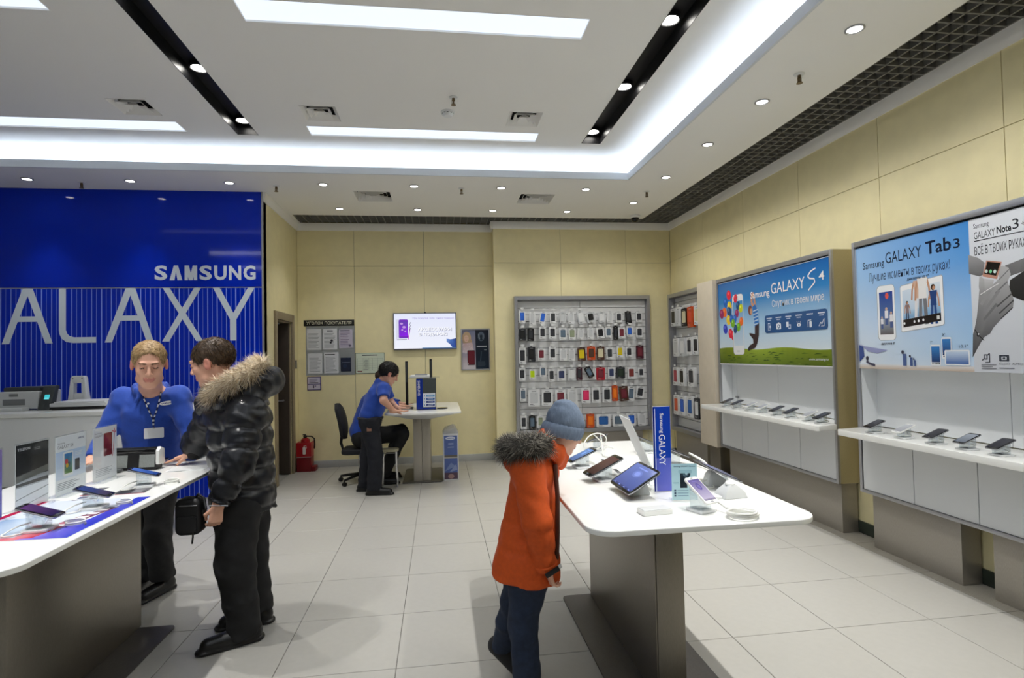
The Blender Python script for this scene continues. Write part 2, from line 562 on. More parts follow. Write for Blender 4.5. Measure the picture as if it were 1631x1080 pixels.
# skirtings
M_SKIRT = mat('grey_stone_skirting', rgb(182, 184, 182), 0.4, noise=0.08, nscale=90)
q = B(M_SKIRT)
q.box(XJ, YB - 0.014, 0, XP - 0.012, YB, 0.10)
struct(q.build('baseboard_back', local=True, bevel=0.003))
q = B(M_SKIRT)
q.box(XP - 0.014, YP - 0.014, 0, XP, YB, 0.10); q.box(XP, YP - 0.014, 0, XR, YP, 0.10)
struct(q.build('baseboard_pilaster', local=True, bevel=0.003))
M_SKIRTD = mat('dark_glass_skirting', rgb(58, 66, 58), 0.15)
q = B(M_SKIRTD); q.box(XR - 0.016, -5, 0, XR, YP - 0.014, 0.10)
struct(q.build('baseboard_right', local=True, bevel=0.003))
q = B(M_GRANITE); q.box(XJ, YBL + 0.05, 0, XJ + 0.014, DY0 - 0.09, 0.10); q.box(XJ, DY1 + 0.10, 0, XJ + 0.014, YB - 0.014, 0.10)
struct(q.build('baseboard_left', local=True, bevel=0.003))

# blue glass feature wall
q = B(M_WHITEM); q.box(-6, YBL + 0.012, 0, XJ, YBL + 0.14, 4.0)
wall_blue = struct(q.build('wall_blue', local=True, smooth=0))
q = B(M_BLUEW); q.box(-6, YBL, 2.400, XJ - 0.012, YBL + 0.012, 3.5); ub = q.build('upper_glass', parent=wall_blue, bevel=0.002, segs=1)
q = B(M_BLUEW); q.box(-6, YBL, 0.02, XJ - 0.012, YBL + 0.012, 2.388); lb = q.build('lower_glass', parent=wall_blue, bevel=0.002, segs=1)
q = B(M_SILVER); q.box(XJ - 0.012, YBL - 0.004, 0, XJ + 0.004, YBL + 0.03, 3.5); q.build('edge_trim', parent=wall_blue)
a = Art((0, YBL - 0.0008, 0), (1, 0, 0), (0, 0, 1))
x = XJ - 0.05
k = 0
while x > -5.9:
    t = (0.45, 1.0, 0.62, 0.85)[k % 4]
    c0 = tuple(u * t + v * (1 - t) for u, v in zip(rgb(150, 176, 255), rgb(10, 40, 180)))
    wd = (0.006, 0.010, 0.007, 0.009)[k % 4]
    a.rect(x, 0.02, x + wd, 2.388, c0); a.k -= 1
    x -= 0.0505
    k += 1
a.build('printed_stripes', M_PRINTG, lb)
# lettering on the glass
LT = rgb(222, 233, 244)
a = Art((0, YBL - 0.002, 0), (1, 0, 0), (0, 0, 1))
def stroke(p, q_, w_):     # slanted bar with flat top and bottom
    (x0, z0), (x1, z1) = p, q_
    a.poly([(x0 - w_ / 2, z0), (x0 + w_ / 2, z0), (x1 + w_ / 2, z1), (x1 - w_ / 2, z1)], LT)
zt, zb = 2.390, 1.785
sw = 0.074
def letA(x0, _a, xm, _b, x3):
    a.poly([(x0, zb), (x0 + 0.074, zb), (xm + 0.028, zt), (xm - 0.050, zt)], LT)
    a.poly([(x3 - 0.074, zb), (x3, zb), (xm + 0.050, zt), (xm - 0.028, zt)], LT)
    f_ = (2.045 - zb) / (zt - zb)
    a.rect(x0 + 0.06 + (xm - x0 - 0.06) * f_, 2.025, x3 - 0.06 - (x3 - 0.06 - xm) * f_, 2.083, LT)
letA(-4.71, 0, -4.456, 0, -4.206)
a.rect(-4.143, 1.93, -4.074, zt, LT)
arc = [(-4.143, 1.93), (-4.138, 1.885), (-4.115, 1.835), (-4.07, 1.798), (-4.0, zb), (-3.768, zb), (-3.768, 1.848), (-3.99, 1.848), (-4.035, 1.862), (-4.06, 1.89), (-4.074, 1.93)]
a.poly(arc, LT, ear_clip(arc))
letA(-3.679, 0, -3.413, 0, -3.172)
stroke((-3.048, zb), (-2.708, zt), sw); stroke((-2.688, zb), (-3.040, zt), sw)
stroke((-2.326, 2.03), (-2.506, zt), sw); stroke((-2.326, 2.03), (-2.128, zt), sw)
a.rect(-2.362, zb, -2.292, 2.06, LT)
# the G at the left end
a.poly([(-4.82, 2.33), (-4.82, zt), (-5.28, zt), (-5.38, 2.34), (-5.42, 2.22), (-5.34, 2.22), (-5.31, 2.29), (-5.25, 2.33)], LT); a.k -= 1
a.poly([(-5.42, 2.22), (-5.42, 1.90), (-5.34, 1.90), (-5.34, 2.22)], LT); a.k -= 1
a.poly([(-5.42, 1.90), (-5.38, 1.82), (-5.28, zb), (-4.82, zb), (-4.82, 1.848), (-5.25, 1.848), (-5.31, 1.875), (-5.34, 1.90)], LT); a.k -= 1
a.rect(-4.90, 1.80, -4.82, 2.07, LT); a.k -= 1
a.rect(-5.06, 2.015, -4.82, 2.075, LT)
a.build('wall_lettering', M_PRINTG, lb)
a = Art((0, YBL - 0.002, 0), (1, 0, 0), (0, 0, 1))
LS = rgb(226, 234, 246)
s0, s1, zl, zh = -3.170, -2.062, 2.478, 2.645
sl = (s1 - s0) / 7
for i, ch in enumerate('SAMSUNG'):
    u0 = s0 + i * sl + 0.008
    u1 = u0 + sl - 0.024
    if ch == 'A':
        th = 0.052
        um = (u0 + u1) / 2
        a.poly([(u0, zl), (u0 + th, zl), (um + 0.006, zh - 0.03), (um + 0.022, zh), (um - 0.022, zh)], LS)
        a.poly([(u1 - th, zl), (u1, zl), (um + 0.022, zh), (um - 0.022, zh), (um - 0.006, zh - 0.03)], LS)
    elif ch == 'M':
        th, um = 0.040, (u0 + u1) / 2
        a.rect(u0, zl, u0 + th * .9, zh, LS); a.rect(u1 - th * .9, zl, u1, zh, LS)
        a.poly([(u0, zh), (u0 + th * 1.15, zh), (um + 0.020, zl), (um - 0.020, zl)], LS); a.poly([(u1 - th * 1.15, zh), (u1, zh), (um + 0.020, zl), (um - 0.020, zl)], LS)
    else:
        a.text(ch, u0, zl, u1 + (0.004 if ch == 'M' else 0), zh, LS, bold=0.034)
a.build('upper_lettering', M_PRINTG, ub)

# ------------------------------------------------------------------ ceiling
def plate(b_, x0, x1, y0, y1, z, holes, m, th=0.02):
    xs = sorted({x0, x1, *[h[0] for h in holes], *[h[1] for h in holes]})
    ys = sorted({y0, y1, *[h[2] for h in holes], *[h[3] for h in holes]})
    xs = [t for t in xs if x0 <= t <= x1]; ys = [t for t in ys if y0 <= t <= y1]
    for i in range(len(xs) - 1):
        for j in range(len(ys) - 1):
            cx, cy_ = (xs[i] + xs[i + 1]) / 2, (ys[j] + ys[j + 1]) / 2
            if any(h[0] < cx < h[1] and h[2] < cy_ < h[3] for h in holes): continue
            b_.add([(xs[i], ys[j], z), (xs[i + 1], ys[j], z), (xs[i + 1], ys[j + 1], z), (xs[i], ys[j + 1], z)], [(0, 1, 2, 3)], m)
PAN_Y = [(5.31, 5.54), (3.44, 3.68)]
PAN_X = [(-1.19, 1.01), (-4.52, -2.315)]
PH = [(x0, x1, y0, y1) for x0, x1 in PAN_X for y0, y1 in PAN_Y]
SLOTS = [(-1.876, -1.684, -0.9, 5.565), (1.490, 1.690, -0.9, 5.53)]
LIPX, LIPY, LIPZ = 2.14, 5.985, 3.575
GRX, GRY = 2.985, 7.77
b = B(M_CEIL)
VF = [(x_ - 0.15, x_ + 0.15, y_ - 0.15, y_ + 0.15) for x_, y_ in ((-2.52, 5.03), (-1.00, 5.03), (0.81, 5.00))]
VC = [(x_ - 0.21, x_ + 0.21, y_ - 0.21, y_ + 0.21) for x_, y_ in ((-0.75, 6.83), (1.23, 6.82))]
plate(b, -6, 2.50, -5, 6.36, ZF, PH + SLOTS + VF, M_CEIL)
# outer dropped band
plate(b, -6, GRX, LIPY, GRY, ZC, [(-6, XJ, YBL + 0.012, GRY)] + VC, M_CEIL)
plate(b, LIPX, GRX, -5, LIPY, ZC, [], M_CEIL)
b.add([(XJ, GRY, ZC), (XJ + 0.07, GRY, ZC), (XJ + 0.07, YB, ZC), (XJ, YB, ZC)], [(0, 1, 2, 3)], M_CEIL)
# back of the cove
b.box(-6, 6.34, ZC + 0.002, 2.52, 6.36, ZF); b.box(2.48, -5, ZC + 0.002, 2.50, 6.36, ZF)
plate(b, -6, 3.75, -5, 8.5, 4.0, [], M_CEIL)
ceiling = struct(b.build('ceiling', local=True, smooth=0))
b = B(M_LIP)
b.box(-6, LIPY - 0.0, ZC - 0.001, LIPX, LIPY + 0.02, LIPZ); b.box(LIPX, -5, ZC - 0.001, LIPX + 0.02, LIPY + 0.02, LIPZ)
b.build('cove_lip', parent=ceiling, smooth=0)
b = B(M_LED)
b.box(-5.9, 6.14, ZC + 0.002, 2.25, 6.17, ZC + 0.02); b.box(2.28, -4.8, ZC + 0.002, 2.31, 6.17, ZC + 0.02)
b.build('led_strip', parent=ceiling, smooth=0)
# moulding along the tops of the walls
def moulding(name, run, prof):
    q = B(M_CEIL)
    q.ring([[Vector(p) for p in r] for r in run], M_CEIL)
    return struct(q.build(name, local=True, smooth=50))
mp = [(0, 0), (0.012, 0.0), (0.026, 0.03), (0.034, 0.07), (0.036, 0.105), (0, 0.105)]
moulding('trim_1', [[(XR - d, y, 3.40 + h) for d, h in mp] for y in (-5, YP)], mp)
moulding('trim_2', [[(x, YP - d, 3.40 + h) for d, h in mp] for x in (XP - 0.036, XR)], mp)
moulding('trim_3', [[(x, YB - d, 3.40 + h) for d, h in mp] for x in (XJ, XP)], mp)
moulding('trim_4', [[(XP - d, y, 3.40 + h) for d, h in mp] for y in (YP - 0.036, YB)], mp)
moulding('trim_5', [[(XJ + d, y, 3.40 + h) for d, h in mp] for y in (YBL, YB)], mp)
# open-cell lattice between band and walls, dark plenum above
q = B(M_DARK)
q.box(GRX - 0.02, -5, ZC + 0.06, XR + 0.01, YP + 0.01, ZC + 0.30)
q.box(XJ + 0.06, GRY - 0.02, ZC + 0.06, GRX, YB + 0.01, ZC + 0.30)
struct(q.build('ceiling_plenum', local=True, smooth=0))
lat = thing('ceiling_lattice', 'grey open cell lattice strip in the ceiling along the right and back walls', 'ceiling grille', (GRX, GRY, ZC))
_bar = {}
def bar(x0, y0, x1, y1, m=M_LATTICE):
    L_ = math.hypot(x1 - x0, y1 - y0)
    k = round(L_, 2)
    if k not in _bar:
        qq = B(m); qq.box(-L_ / 2, -0.0065, 0.0, L_ / 2, 0.0065, 0.045)
        o = qq.build('bar', local=True, smooth=0)
        _bar[k] = o.data
    else:
        o = bpy.data.objects.new('bar', _bar[k]); COL.objects.link(o)
    o.parent = lat
    o.location = Vector(((x0 + x1) / 2, (y0 + y1) / 2, ZC + 0.003)) - ORG[lat]
    o.rotation_euler = (0, 0, math.atan2(y1 - y0, x1 - x0))
CELL = 0.098
for i in range(6): bar(GRX + 0.006 + i * 0.0968, 1.4, GRX + 0.006 + i * 0.0968, 8.02)
y = 8.02
while y > 1.42:
    bar(GRX, y, 3.482, y); y -= CELL
for i in range(3): bar(XJ + 0.07, GRY + 0.008 + i * CELL, GRX - 0.01, GRY + 0.008 + i * CELL)
for i in range(3, 5): bar(XJ + 0.07, GRY + 0.008 + i * CELL, XP - 0.04, GRY + 0.008 + i * CELL)
x = GRX - CELL
while x > XJ + 0.07:
    bar(x, GRY, x, 8.02 if x > XP - 0.04 else 8.235); x -= CELL

# light panels let into the raised ceiling
where = ['long bluish white ceiling light panel nearest the camera, above the middle of the shop', 'long bluish white ceiling light panel just in front of the cove, between two vents',
         'bluish white ceiling light panel in the upper left corner of the photo', 'bluish white ceiling light panel left of the black channel, just in front of the cove']
pans = {(0, 1): where[0], (0, 0): where[1], (1, 1): where[2], (1, 0): where[3]}
for i, (x0, x1) in enumerate(PAN_X):
    for j, (y0, y1) in enumerate(PAN_Y):
        t = thing('ceiling_light_panel', pans[(i, j)], 'ceiling light', ((x0 + x1) / 2, (y0 + y1) / 2, ZF), 'ceiling light panels')
        q = B(M_CEIL)
        for bx in ((x0, y0, x0 + 0.004, y1), (x1 - 0.004, y0, x1, y1), (x0, y0, x1, y0 + 0.004), (x0, y1 - 0.004, x1, y1)):
            q.box(bx[0], bx[1], ZF - 0.001, bx[2], bx[3], ZF + 0.05)
        q.build('frame', parent=t, smooth=0)
        q = B(M_PANELL)
        q.box(x0 + 0.004, y0 + 0.004, ZF + 0.012, x1 - 0.004, y1 - 0.004, ZF + 0.02)
        q.build('diffuser', parent=t, smooth=0)
# black channels with spotlights
M_CHAN = mat('black_channel', rgb(22, 22, 25), 0.35)
for (x0, x1, y0, y1), side in zip(SLOTS, ('left', 'right')):
    t = thing('spotlight_channel', 'black recessed ceiling channel holding spotlights, ' + ('left one, above the left table' if side == 'left' else 'right one, beside the cove glow'), 'light channel', ((x0 + x1) / 2, (y0 + y1) / 2, ZF), 'black ceiling channels')
    q = B(M_CHAN)
    d = 0.11
    q.box(x0, y0, ZF + d, x1, y1, ZF + d + 0.01)
    q.box(x0, y0, ZF - 0.002, x0 + 0.004, y1, ZF + d); q.box(x1 - 0.004, y0, ZF - 0.002, x1, y1, ZF + d)
    q.box(x0, y1 - 0.004, ZF - 0.002, x1, y1, ZF + d); q.box(x0, y0, ZF - 0.002, x1, y0 + 0.004, ZF + d)
    q.build('housing', parent=t, smooth=0)
ordn = ('farthest', 'middle', 'nearest')
for xx, side in ((-1.78, 'left'), (1.585, 'right')):
    for y, o_ in zip(SLOT_Y, ordn):
        t = thing('channel_spotlight', '%s of the three lit round spotlights in the %s black ceiling channel' % (o_, side), 'spotlight', (xx, y, ZF), 'spotlights in the black channels')
        q = B(M_CHAN); q.lathe([(0.072, ZF + 0.108), (0.072, ZF + 0.078), (0.064, ZF + 0.074), (0.060, ZF + 0.085), (0.058, ZF + 0.108)], (xx, y, 0), 24); q.build('bezel', parent=t)
        q = B(M_LAMP); q.lathe([(0.058, ZF + 0.079), (0.03, ZF + 0.074), (0.0, ZF + 0.073)], (xx, y, 0), 20); q.build('lens', parent=t)
# recessed downlights in the outer band
def downlight(x, y, label, group):
    t = thing('recessed_downlight', label, 'downlight', (x, y, ZC), group)
    q = B(M_SILVER); q.lathe([(0.055, ZC), (0.056, ZC - 0.006), (0.046, ZC - 0.009), (0.041, ZC - 0.003), (0.041, ZC)], (x, y, 0), 24); q.build('bezel', parent=t)
    q = B(M_LAMP); q.lathe([(0.041, ZC - 0.003), (0.02, ZC - 0.005), (0.0, ZC - 0.0055)], (x, y, 0), 18); q.build('lens', parent=t)
for y, n in zip(DOWN_COL_Y, ('fifth', 'fourth', 'third', 'second', 'first')):
    downlight(DOWN_X, y, '%s downlight from the camera in the ceiling row along the right wall lattice' % n, 'downlights along the right wall')
for (x, y), n in zip(ROW_A, ('first', 'second', 'third', 'fourth', 'fifth', 'sixth', 'seventh')):
    downlight(x, y, '%s downlight from the left in the row just behind the cove lip' % n, 'downlights behind the cove')
for (x, y), n in zip(ROW_B, ('first', 'second', 'third', 'fourth')):
    downlight(x, y, '%s downlight from the left in the row beside the back wall lattice' % n, 'downlights beside the back lattice')
# sprinklers, smoke detector, dome camera
M_BRASS = mat('dull_brass', rgb(120, 104, 78), 0.35, metal=0.8)
def sprinkler(x, y, z, label):
    t = thing('fire_sprinkler', label, 'sprinkler', (x, y, z), 'ceiling sprinklers')
    q = B(M_WHITEM); q.lathe([(0.036, z), (0.034, z - 0.006), (0.012, z - 0.010)], (x, y, 0), 20); q.build('escutcheon', parent=t)
    q = B(M_BRASS); q.lathe([(0.012, z - 0.008), (0.012, z - 0.03), (0.006, z - 0.034), (0.006, z - 0.058), (0.020, z - 0.062), (0.022, z - 0.066), (0.004, z - 0.067)], (x, y, 0), 14)
    q.box(x - 0.014, y - 0.003, z - 0.06, x - 0.009, y + 0.003, z - 0.025); q.box(x + 0.009, y - 0.003, z - 0.06, x + 0.014, y + 0.003, z - 0.025); q.build('sprinkler_head', parent=t)
for x, y, z, l in ((-3.764, 6.46, ZC, 'small brass ceiling sprinkler above the left half of the blue wall'), (-1.774, 6.467, ZC, 'small brass ceiling sprinkler above the right edge of the blue wall'),
                   (0.291, 6.433, ZC, 'small brass ceiling sprinkler between the two slatted vents of the rear band'), (2.528, 6.42, ZC, 'small brass ceiling sprinkler near the dome camera'),
                   (2.555, 3.578, ZC, 'brass ceiling sprinkler between the first two downlights by the right lattice'), (0.155, 4.616, ZF, 'brass ceiling sprinkler beside the smoke detector in the raised ceiling')):
    sprinkler(x, y, z, l)
t = thing('smoke_detector', 'round white smoke detector on the raised ceiling, between two vents', 'smoke detector', (0.112, 4.90, ZF))
q = B(M_WHITEM); q.lathe([(0.062, ZF), (0.062, ZF - 0.012), (0.05, ZF - 0.016), (0.05, ZF - 0.024), (0.036, ZF - 0.042), (0.0, ZF - 0.044)], (0.112, 4.90, 0), 28); q.build('housing', parent=t)
q = B(M_DGREY)
for i in range(10):
    an = 2 * PI * i / 10
    q.box(-0.006, 0.0485, -0.023, 0.006, 0.0515, -0.017, M=Matrix.Translation((0.112, 4.90, ZF)) @ Matrix.Rotation(an, 4, 'Z'))
q.build('inlet_slot', parent=t)
t = thing('dome_camera', 'dark glass dome security camera under the ceiling in the back right corner', 'security camera', (2.80, 7.58, ZC))
q = B(M_WHITEM); q.lathe([(0.075, ZC), (0.075, ZC - 0.022), (0.062, ZC - 0.036), (0.05, ZC - 0.036)], (2.80, 7.58, 0), 26); q.build('base', parent=t)
q = B(M_BLACKG); q.lathe([(0.054, ZC - 0.034), (0.052, ZC - 0.058), (0.038, ZC - 0.082), (0.016, ZC - 0.094), (0.0, ZC - 0.096)], (2.80, 7.58, 0), 24); q.build('dome', parent=t)
# square air diffusers: nested frames
def vent(x, y, z, r, label, n, dark):
    t = thing('ceiling_vent', label, 'air vent', (x, y, z), 'square ceiling vents')
    q = B(M_DARK); q.box(x - r, y - r, z + 0.062, x + r, y + r, z + 0.07); q.box(x - r - 0.004, y - r, z + 0.001, x - r, y + r, z + 0.07); q.box(x + r, y - r, z + 0.001, x + r + 0.004, y + r, z + 0.07); q.box(x - r, y - r - 0.004, z + 0.001, x + r, y - r, z + 0.07); q.box(x - r, y + r, z + 0.001, x + r, y + r + 0.004, z + 0.07); q.build('duct_mouth', parent=t, smooth=0)
    for i in range(n):
        s = r * (1 - i / n)
        q = B(M_CEIL)
        si, rise = s - r / n * (0.80 if n == 3 else 0.45), (0.042 if n == 3 else 0.05)
        lo = z - 0.004
        ro, ri = [(x + a_ * s, y + b_ * s) for a_, b_ in ((-1, -1), (1, -1), (1, 1), (-1, 1))], [(x + a_ * si, y + b_ * si) for a_, b_ in ((-1, -1), (1, -1), (1, 1), (-1, 1))]
        q.ring([[(u, v, lo) for u, v in ro], [(u, v, lo + 0.002) for u, v in ro], [(u, v, lo + rise + 0.002) for u, v in ri], [(u, v, lo + rise) for u, v in ri]], closed=True)
        q.build('vane', parent=t, smooth=0)
    
vent(-2.52, 5.03, ZF, 0.15, 'square white ceiling vent left of the left black channel', 3, True)
vent(-1.00, 5.03, ZF, 0.15, 'square white ceiling vent right of the left black channel', 3, True)
vent(0.81, 5.00, ZF, 0.15, 'square white ceiling vent just left of the right black channel', 3, True)
vent(-0.75, 6.83, ZC, 0.21, 'slatted square vent in the rear ceiling band above the notice board side', 5, False)
vent(1.23, 6.82, ZC, 0.21, 'slatted square vent in the rear ceiling band above the accessory rack', 5, False)

# ------------------------------------------------------------------ wall display units on the right wall
XU, ZB0, ZT0 = 3.30, 0.42, 2.40
def lightbox_unit(y0, y1, label, peds, seams, shelf, niche_seams):
    t = thing('wall_display_unit', label, 'display unit', (XU, (y0 + y1) / 2, 0), 'wall display units')
    xb = XR - 0.001
    for a_, c_ in ((y0, y0 + 0.026), (y1 - 0.026, y1)):
        q = B(M_SILVER); q.box(XU, a_, ZB0, XU + 0.024, c_, ZT0); q.build('frame_post', parent=t, bevel=0.003)
    q = B(M_PEDB); q.box(XU + 0.024, y0 + 0.001, ZB0, xb, y0 + 0.012, ZT0); q.build('side_panel', parent=t)
    q = B(M_PEDB); q.box(XU + 0.024, y1 - 0.012, ZB0, xb, y1 - 0.001, ZT0); q.build('side_panel', parent=t)
    q = B(M_SILVER); q.box(XU, y0 + 0.026, ZT0 - 0.042, XU + 0.03, y1 - 0.026, ZT0); q.box(XU + 0.03, y0 + 0.026, ZT0 - 0.012, xb, y1 - 0.026, ZT0); q.build('top_frame', parent=t, bevel=0.002)
    q = B(M_SILVER); q.box(XU, y0 + 0.026, ZB0, XU + 0.03, y1 - 0.026, ZB0 + 0.026); q.box(XU + 0.03, y0 + 0.026, ZB0, xb, y1 - 0.026, ZB0 + 0.01); q.build('bottom_frame', parent=t, bevel=0.002)
    q = B(M_WHITEM); q.box(XU + 0.014, y0 + 0.027, 1.395, xb, y1 - 0.027, 2.346); q.build('poster_box', parent=t)
    q = B(M_DARK); q.box(XU + 0.02, y0 + 0.027, 2.346, xb, y1 - 0.027, 2.358); q.build('shadow_gap', parent=t)
    ys = [y0 + 0.027] + niche_seams + [y1 - 0.027]
    for a_, c_ in zip(ys[:-1], ys[1:]):
        q = B(M_WPANEL); q.box(3.452, a_ + 0.002, 0.935, xb, c_ - 0.002, 1.394); q.build('niche_panel', parent=t, bevel=0.001, segs=1)
    for a_, c_ in ((y0 + 0.027, y0 + 0.035), (y1 - 0.035, y1 - 0.027)):
        q = B(M_WPANEL); q.box(XU + 0.024, a_, 0.935, 3.452, c_, 1.394); q.build('niche_cheek', parent=t)
    ys = [y0 + 0.030] + seams + [y1 - 0.030]
    for a_, c_ in zip(ys[:-1], ys[1:]):
        q = B(M_WPANEL); q.box(XU + 0.008, a_ + 0.003, ZB0 + 0.028, xb, c_ - 0.003, 0.884); q.build('front_panel', parent=t, bevel=0.001, segs=1)
    # shelf with chamfered near corner
    s0, s1, sx = shelf
    poly = [(sx + 0.02, s0), (3.24, s0 + 0.045), (XU - 0.004, y0 + 0.032), (3.45, y0 + 0.032), (3.45, y1 - 0.032), (XU - 0.004, y1 - 0.032), (sx + 0.02, s1), (sx, s1 - 0.02), (sx, s0 + 0.02)]
    q = B(M_WHITE); q.prism(poly, 0.886, 0.930); q.build('shelf', parent=t, bevel=0.005)
    for a_, c_ in peds:
        q = B(M_STEELW); q.box(3.353, a_, 0.0, 3.498, c_, ZB0); q.build('pedestal', parent=t, bevel=0.003)
    return t
U1 = (4.30, 6.27)
U2 = (2.09, 4.06)
t1 = lightbox_unit(*U1, 'wall display unit with the balloon and green grass poster, farther along the right wall', [(4.336, 6.16)], [4.80, 5.31, 5.80], (4.175, 6.215, 3.03), [5.33, 6.13])
t2 = lightbox_unit(*U2, 'wall display unit with the tablet and wristwatch posters, nearest on the right wall', [(3.252, 3.994), (2.14, 3.04)], [2.58, 3.08, 3.557], (1.96, 3.985, 3.05), [2.98])

# poster art.  u runs towards the camera (-Y) as read from the shop floor
def poster(parent, y_far, y_near, z0, z1, draw, name='poster'):
    a = Art((XU + 0.0132, y_far, z0), (0, -1, 0), (0, 0, 1), 0.00004)
    draw(a, y_far - y_near, z1 - z0)
    return a.build(name, M_PRINTG, parent)
SKY = [rgb(10, 96, 178), rgb(30, 120, 195), rgb(120, 178, 222), rgb(214, 228, 238)]
def s4(a, W, H):
    hs = [0.13, 0.45, 0.75, 1.0]
    cs = [rgb(222, 232, 240), rgb(170, 206, 234), rgb(42, 128, 196), rgb(8, 96, 176)]
    for i in range(3):
        a.rect(0, hs[i] * H, W, hs[i + 1] * H, cs[i], cs[i + 1]); a.k -= 1
    a.k += 1
    gp = [(W * i / 24, H * (0.195 + 0.012 * math.sin(i * 0.5) - 0.025 * (i / 24))) for i in range(25)]
    for i in range(24):
        (u0, v0), (u1, v1) = gp[i], gp[i + 1]
        br = 0.75 + 0.5 * math.exp(-((i - 10) / 6) ** 2)
        gr = lambda r_, g_, b_: tuple(min(1, c_ * br) for c_ in rgb(r_, g_, b_))
        a.poly([(u0, 0), (u1, 0), (u1, v1), (u0, v0)], [gr(88, 112, 20), gr(88, 112, 20), gr(138, 160, 40), gr(138, 160, 40)]); a.k -= 1
    a.k += 1
    for i in range(60):
        u, v = random.random() * W * 0.97, random.random() * H * 0.15
        a.poly([(u, v), (u + 0.05 + 0.08 * random.random(), v + 0.003), (u + 0.04, v + 0.012)], random.choice([rgb(70, 98, 14), rgb(108, 130, 30), rgb(52, 80, 12)])); a.k -= 1
    a.k += 1
    bal = [(0.125, 0.835, 'r'), (0.085, 0.75, 'b'), (0.13, 0.70, 'y'), (0.125, 0.635, 'n'), (0.07, 0.635, 'o'), (0.035, 0.62, 'm'), (0.115, 0.535, 'y'), (0.075, 0.43, 'd'), (0.135, 0.37, 'r'), (0.165, 0.34, 'r'), (0.20, 0.78, 'r'), (0.225, 0.69, 'n'),
           (0.255, 0.655, 'g'), (0.21, 0.60, 'm'), (0.185, 0.54, 'b'), (0.255, 0.50, 'o'), (0.225, 0.44, 'l'), (0.19, 0.42, 'n'), (0.15, 0.545, 'b'), (0.165, 0.49, 'l')]
    bc = dict(r=rgb(226, 34, 60), b=rgb(24, 100, 190), y=rgb(240, 200, 20), n=rgb(16, 70, 120), o=rgb(240, 108, 30), m=rgb(150, 30, 90), d=rgb(40, 60, 190), g=rgb(200, 210, 20), l=rgb(120, 180, 30))
    for u, v, c in bal[:10]: a.disc(u * W, v * H, 0.048, 0.058, bc[c], rot=0.3); a.disc(u * W - 0.012, v * H + 0.02, 0.014, 0.02, tuple(min(1, k_ * 1.5 + 0.08) for k_ in bc[c]), 10)
    # phone
    px, py, pw, ph = 0.162 * W, 0.115 * H, 0.115 * W, 0.71 * H
    a.rr(px, py, px + pw + 0.008, py + ph, 0.04, rgb(150, 156, 164)); a.rr(px + 0.004, py + 0.003, px + pw + 0.005, py + ph - 0.002, 0.038, rgb(236, 238, 241))
    a.rect(px + 0.016, py + 0.10, px + pw - 0.004, py + ph - 0.075, rgb(206, 224, 238), rgb(60, 140, 205))
    for u, v, c in bal[10:]: a.disc(u * W, v * H, 0.040, 0.05, bc[c], rot=-0.2); a.disc(u * W - 0.01, v * H + 0.018, 0.012, 0.017, tuple(min(1, k_ * 1.5 + 0.08) for k_ in bc[c]), 10)
    a.rr(px + 0.07, py + ph - 0.032, px + 0.125, py + ph - 0.024, 0.003, rgb(90, 96, 104))
    a.rr(px + 0.075, py + 0.028, px + 0.135, py + 0.05, 0.01, rgb(216, 220, 224)); a.text('SAMSUNG', px + 0.06, py + ph - 0.062, px + 0.14, py + ph - 0.048, rgb(120, 126, 134))
    # jumping boy, reaching up
    sk = rgb(206, 150, 116)
    a.line([(0.405 * W, 0.60 * H), (0.368 * W, 0.70 * H), (0.372 * W, 0.80 * H)], 0.034, sk); a.line([(0.412 * W, 0.60 * H), (0.395 * W, 0.74 * H), (0.382 * W, 0.81 * H)], 0.030, sk)
    a.disc(0.352 * W, 0.615 * H, 0.036, 0.055, rgb(120, 62, 44)); a.disc(0.362 * W, 0.60 * H, 0.022, 0.034, sk)
    a.poly([(0.375 * W, 0.65 * H), (0.405 * W, 0.675 * H), (0.425 * W, 0.60 * H), (0.434 * W, 0.46 * H), (0.394 * W, 0.42 * H), (0.385 * W, 0.53 * H)], rgb(40, 110, 190))
    for i in range(5): a.line([(0.382 * W, (0.60 - i * 0.038) * H), (0.428 * W, (0.615 - i * 0.038) * H)], 0.012, rgb(190, 214, 236))
    a.poly([(0.394 * W, 0.43 * H), (0.434 * W, 0.46 * H), (0.43 * W, 0.33 * H), (0.412 * W, 0.24 * H), (0.39 * W, 0.19 * H), (0.33 * W, 0.165 * H), (0.335 * W, 0.22 * H), (0.375 * W, 0.245 * H), (0.372 * W, 0.29 * H), (0.335 * W, 0.35 * H), (0.342 * W, 0.36 * H), (0.392 * W, 0.345 * H)], rgb(58, 36, 34))  # paler lower part: reflection of the white tabletop painted into the blue face
    a.line([(0.322 * W, 0.17 * H), (0.345 * W, 0.215 * H)], 0.03, rgb(26, 22, 24))
    a.text('Samsung', 0.36 * W, 0.72 * H, 0.54 * W, 0.82 * H, WHITE, 0.008)
    a.text('GALAXY', 0.555 * W, 0.755 * H, 0.825 * W, 0.865 * H, WHITE)
    a.line([(0.905 * W, 0.92 * H), (0.87 * W, 0.90 * H), (0.848 * W, 0.86 * H), (0.862 * W, 0.835 * H), (0.893 * W, 0.825 * H), (0.897 * W, 0.79 * H), (0.85 * W, 0.725 * H)], 0.013, WHITE)
    a.text('4', 0.925 * W, 0.80 * H, 0.962 * W, 0.88 * H, WHITE, 0.01)
    a.text('Спутник в твоем мире', 0.56 * W, 0.595 * H, 0.955 * W, 0.69 * H, WHITE)
    a.rr(0.49 * W, 0.345 * H, 0.975 * W, 0.535 * H, 0.03, rgb(38, 84, 140))
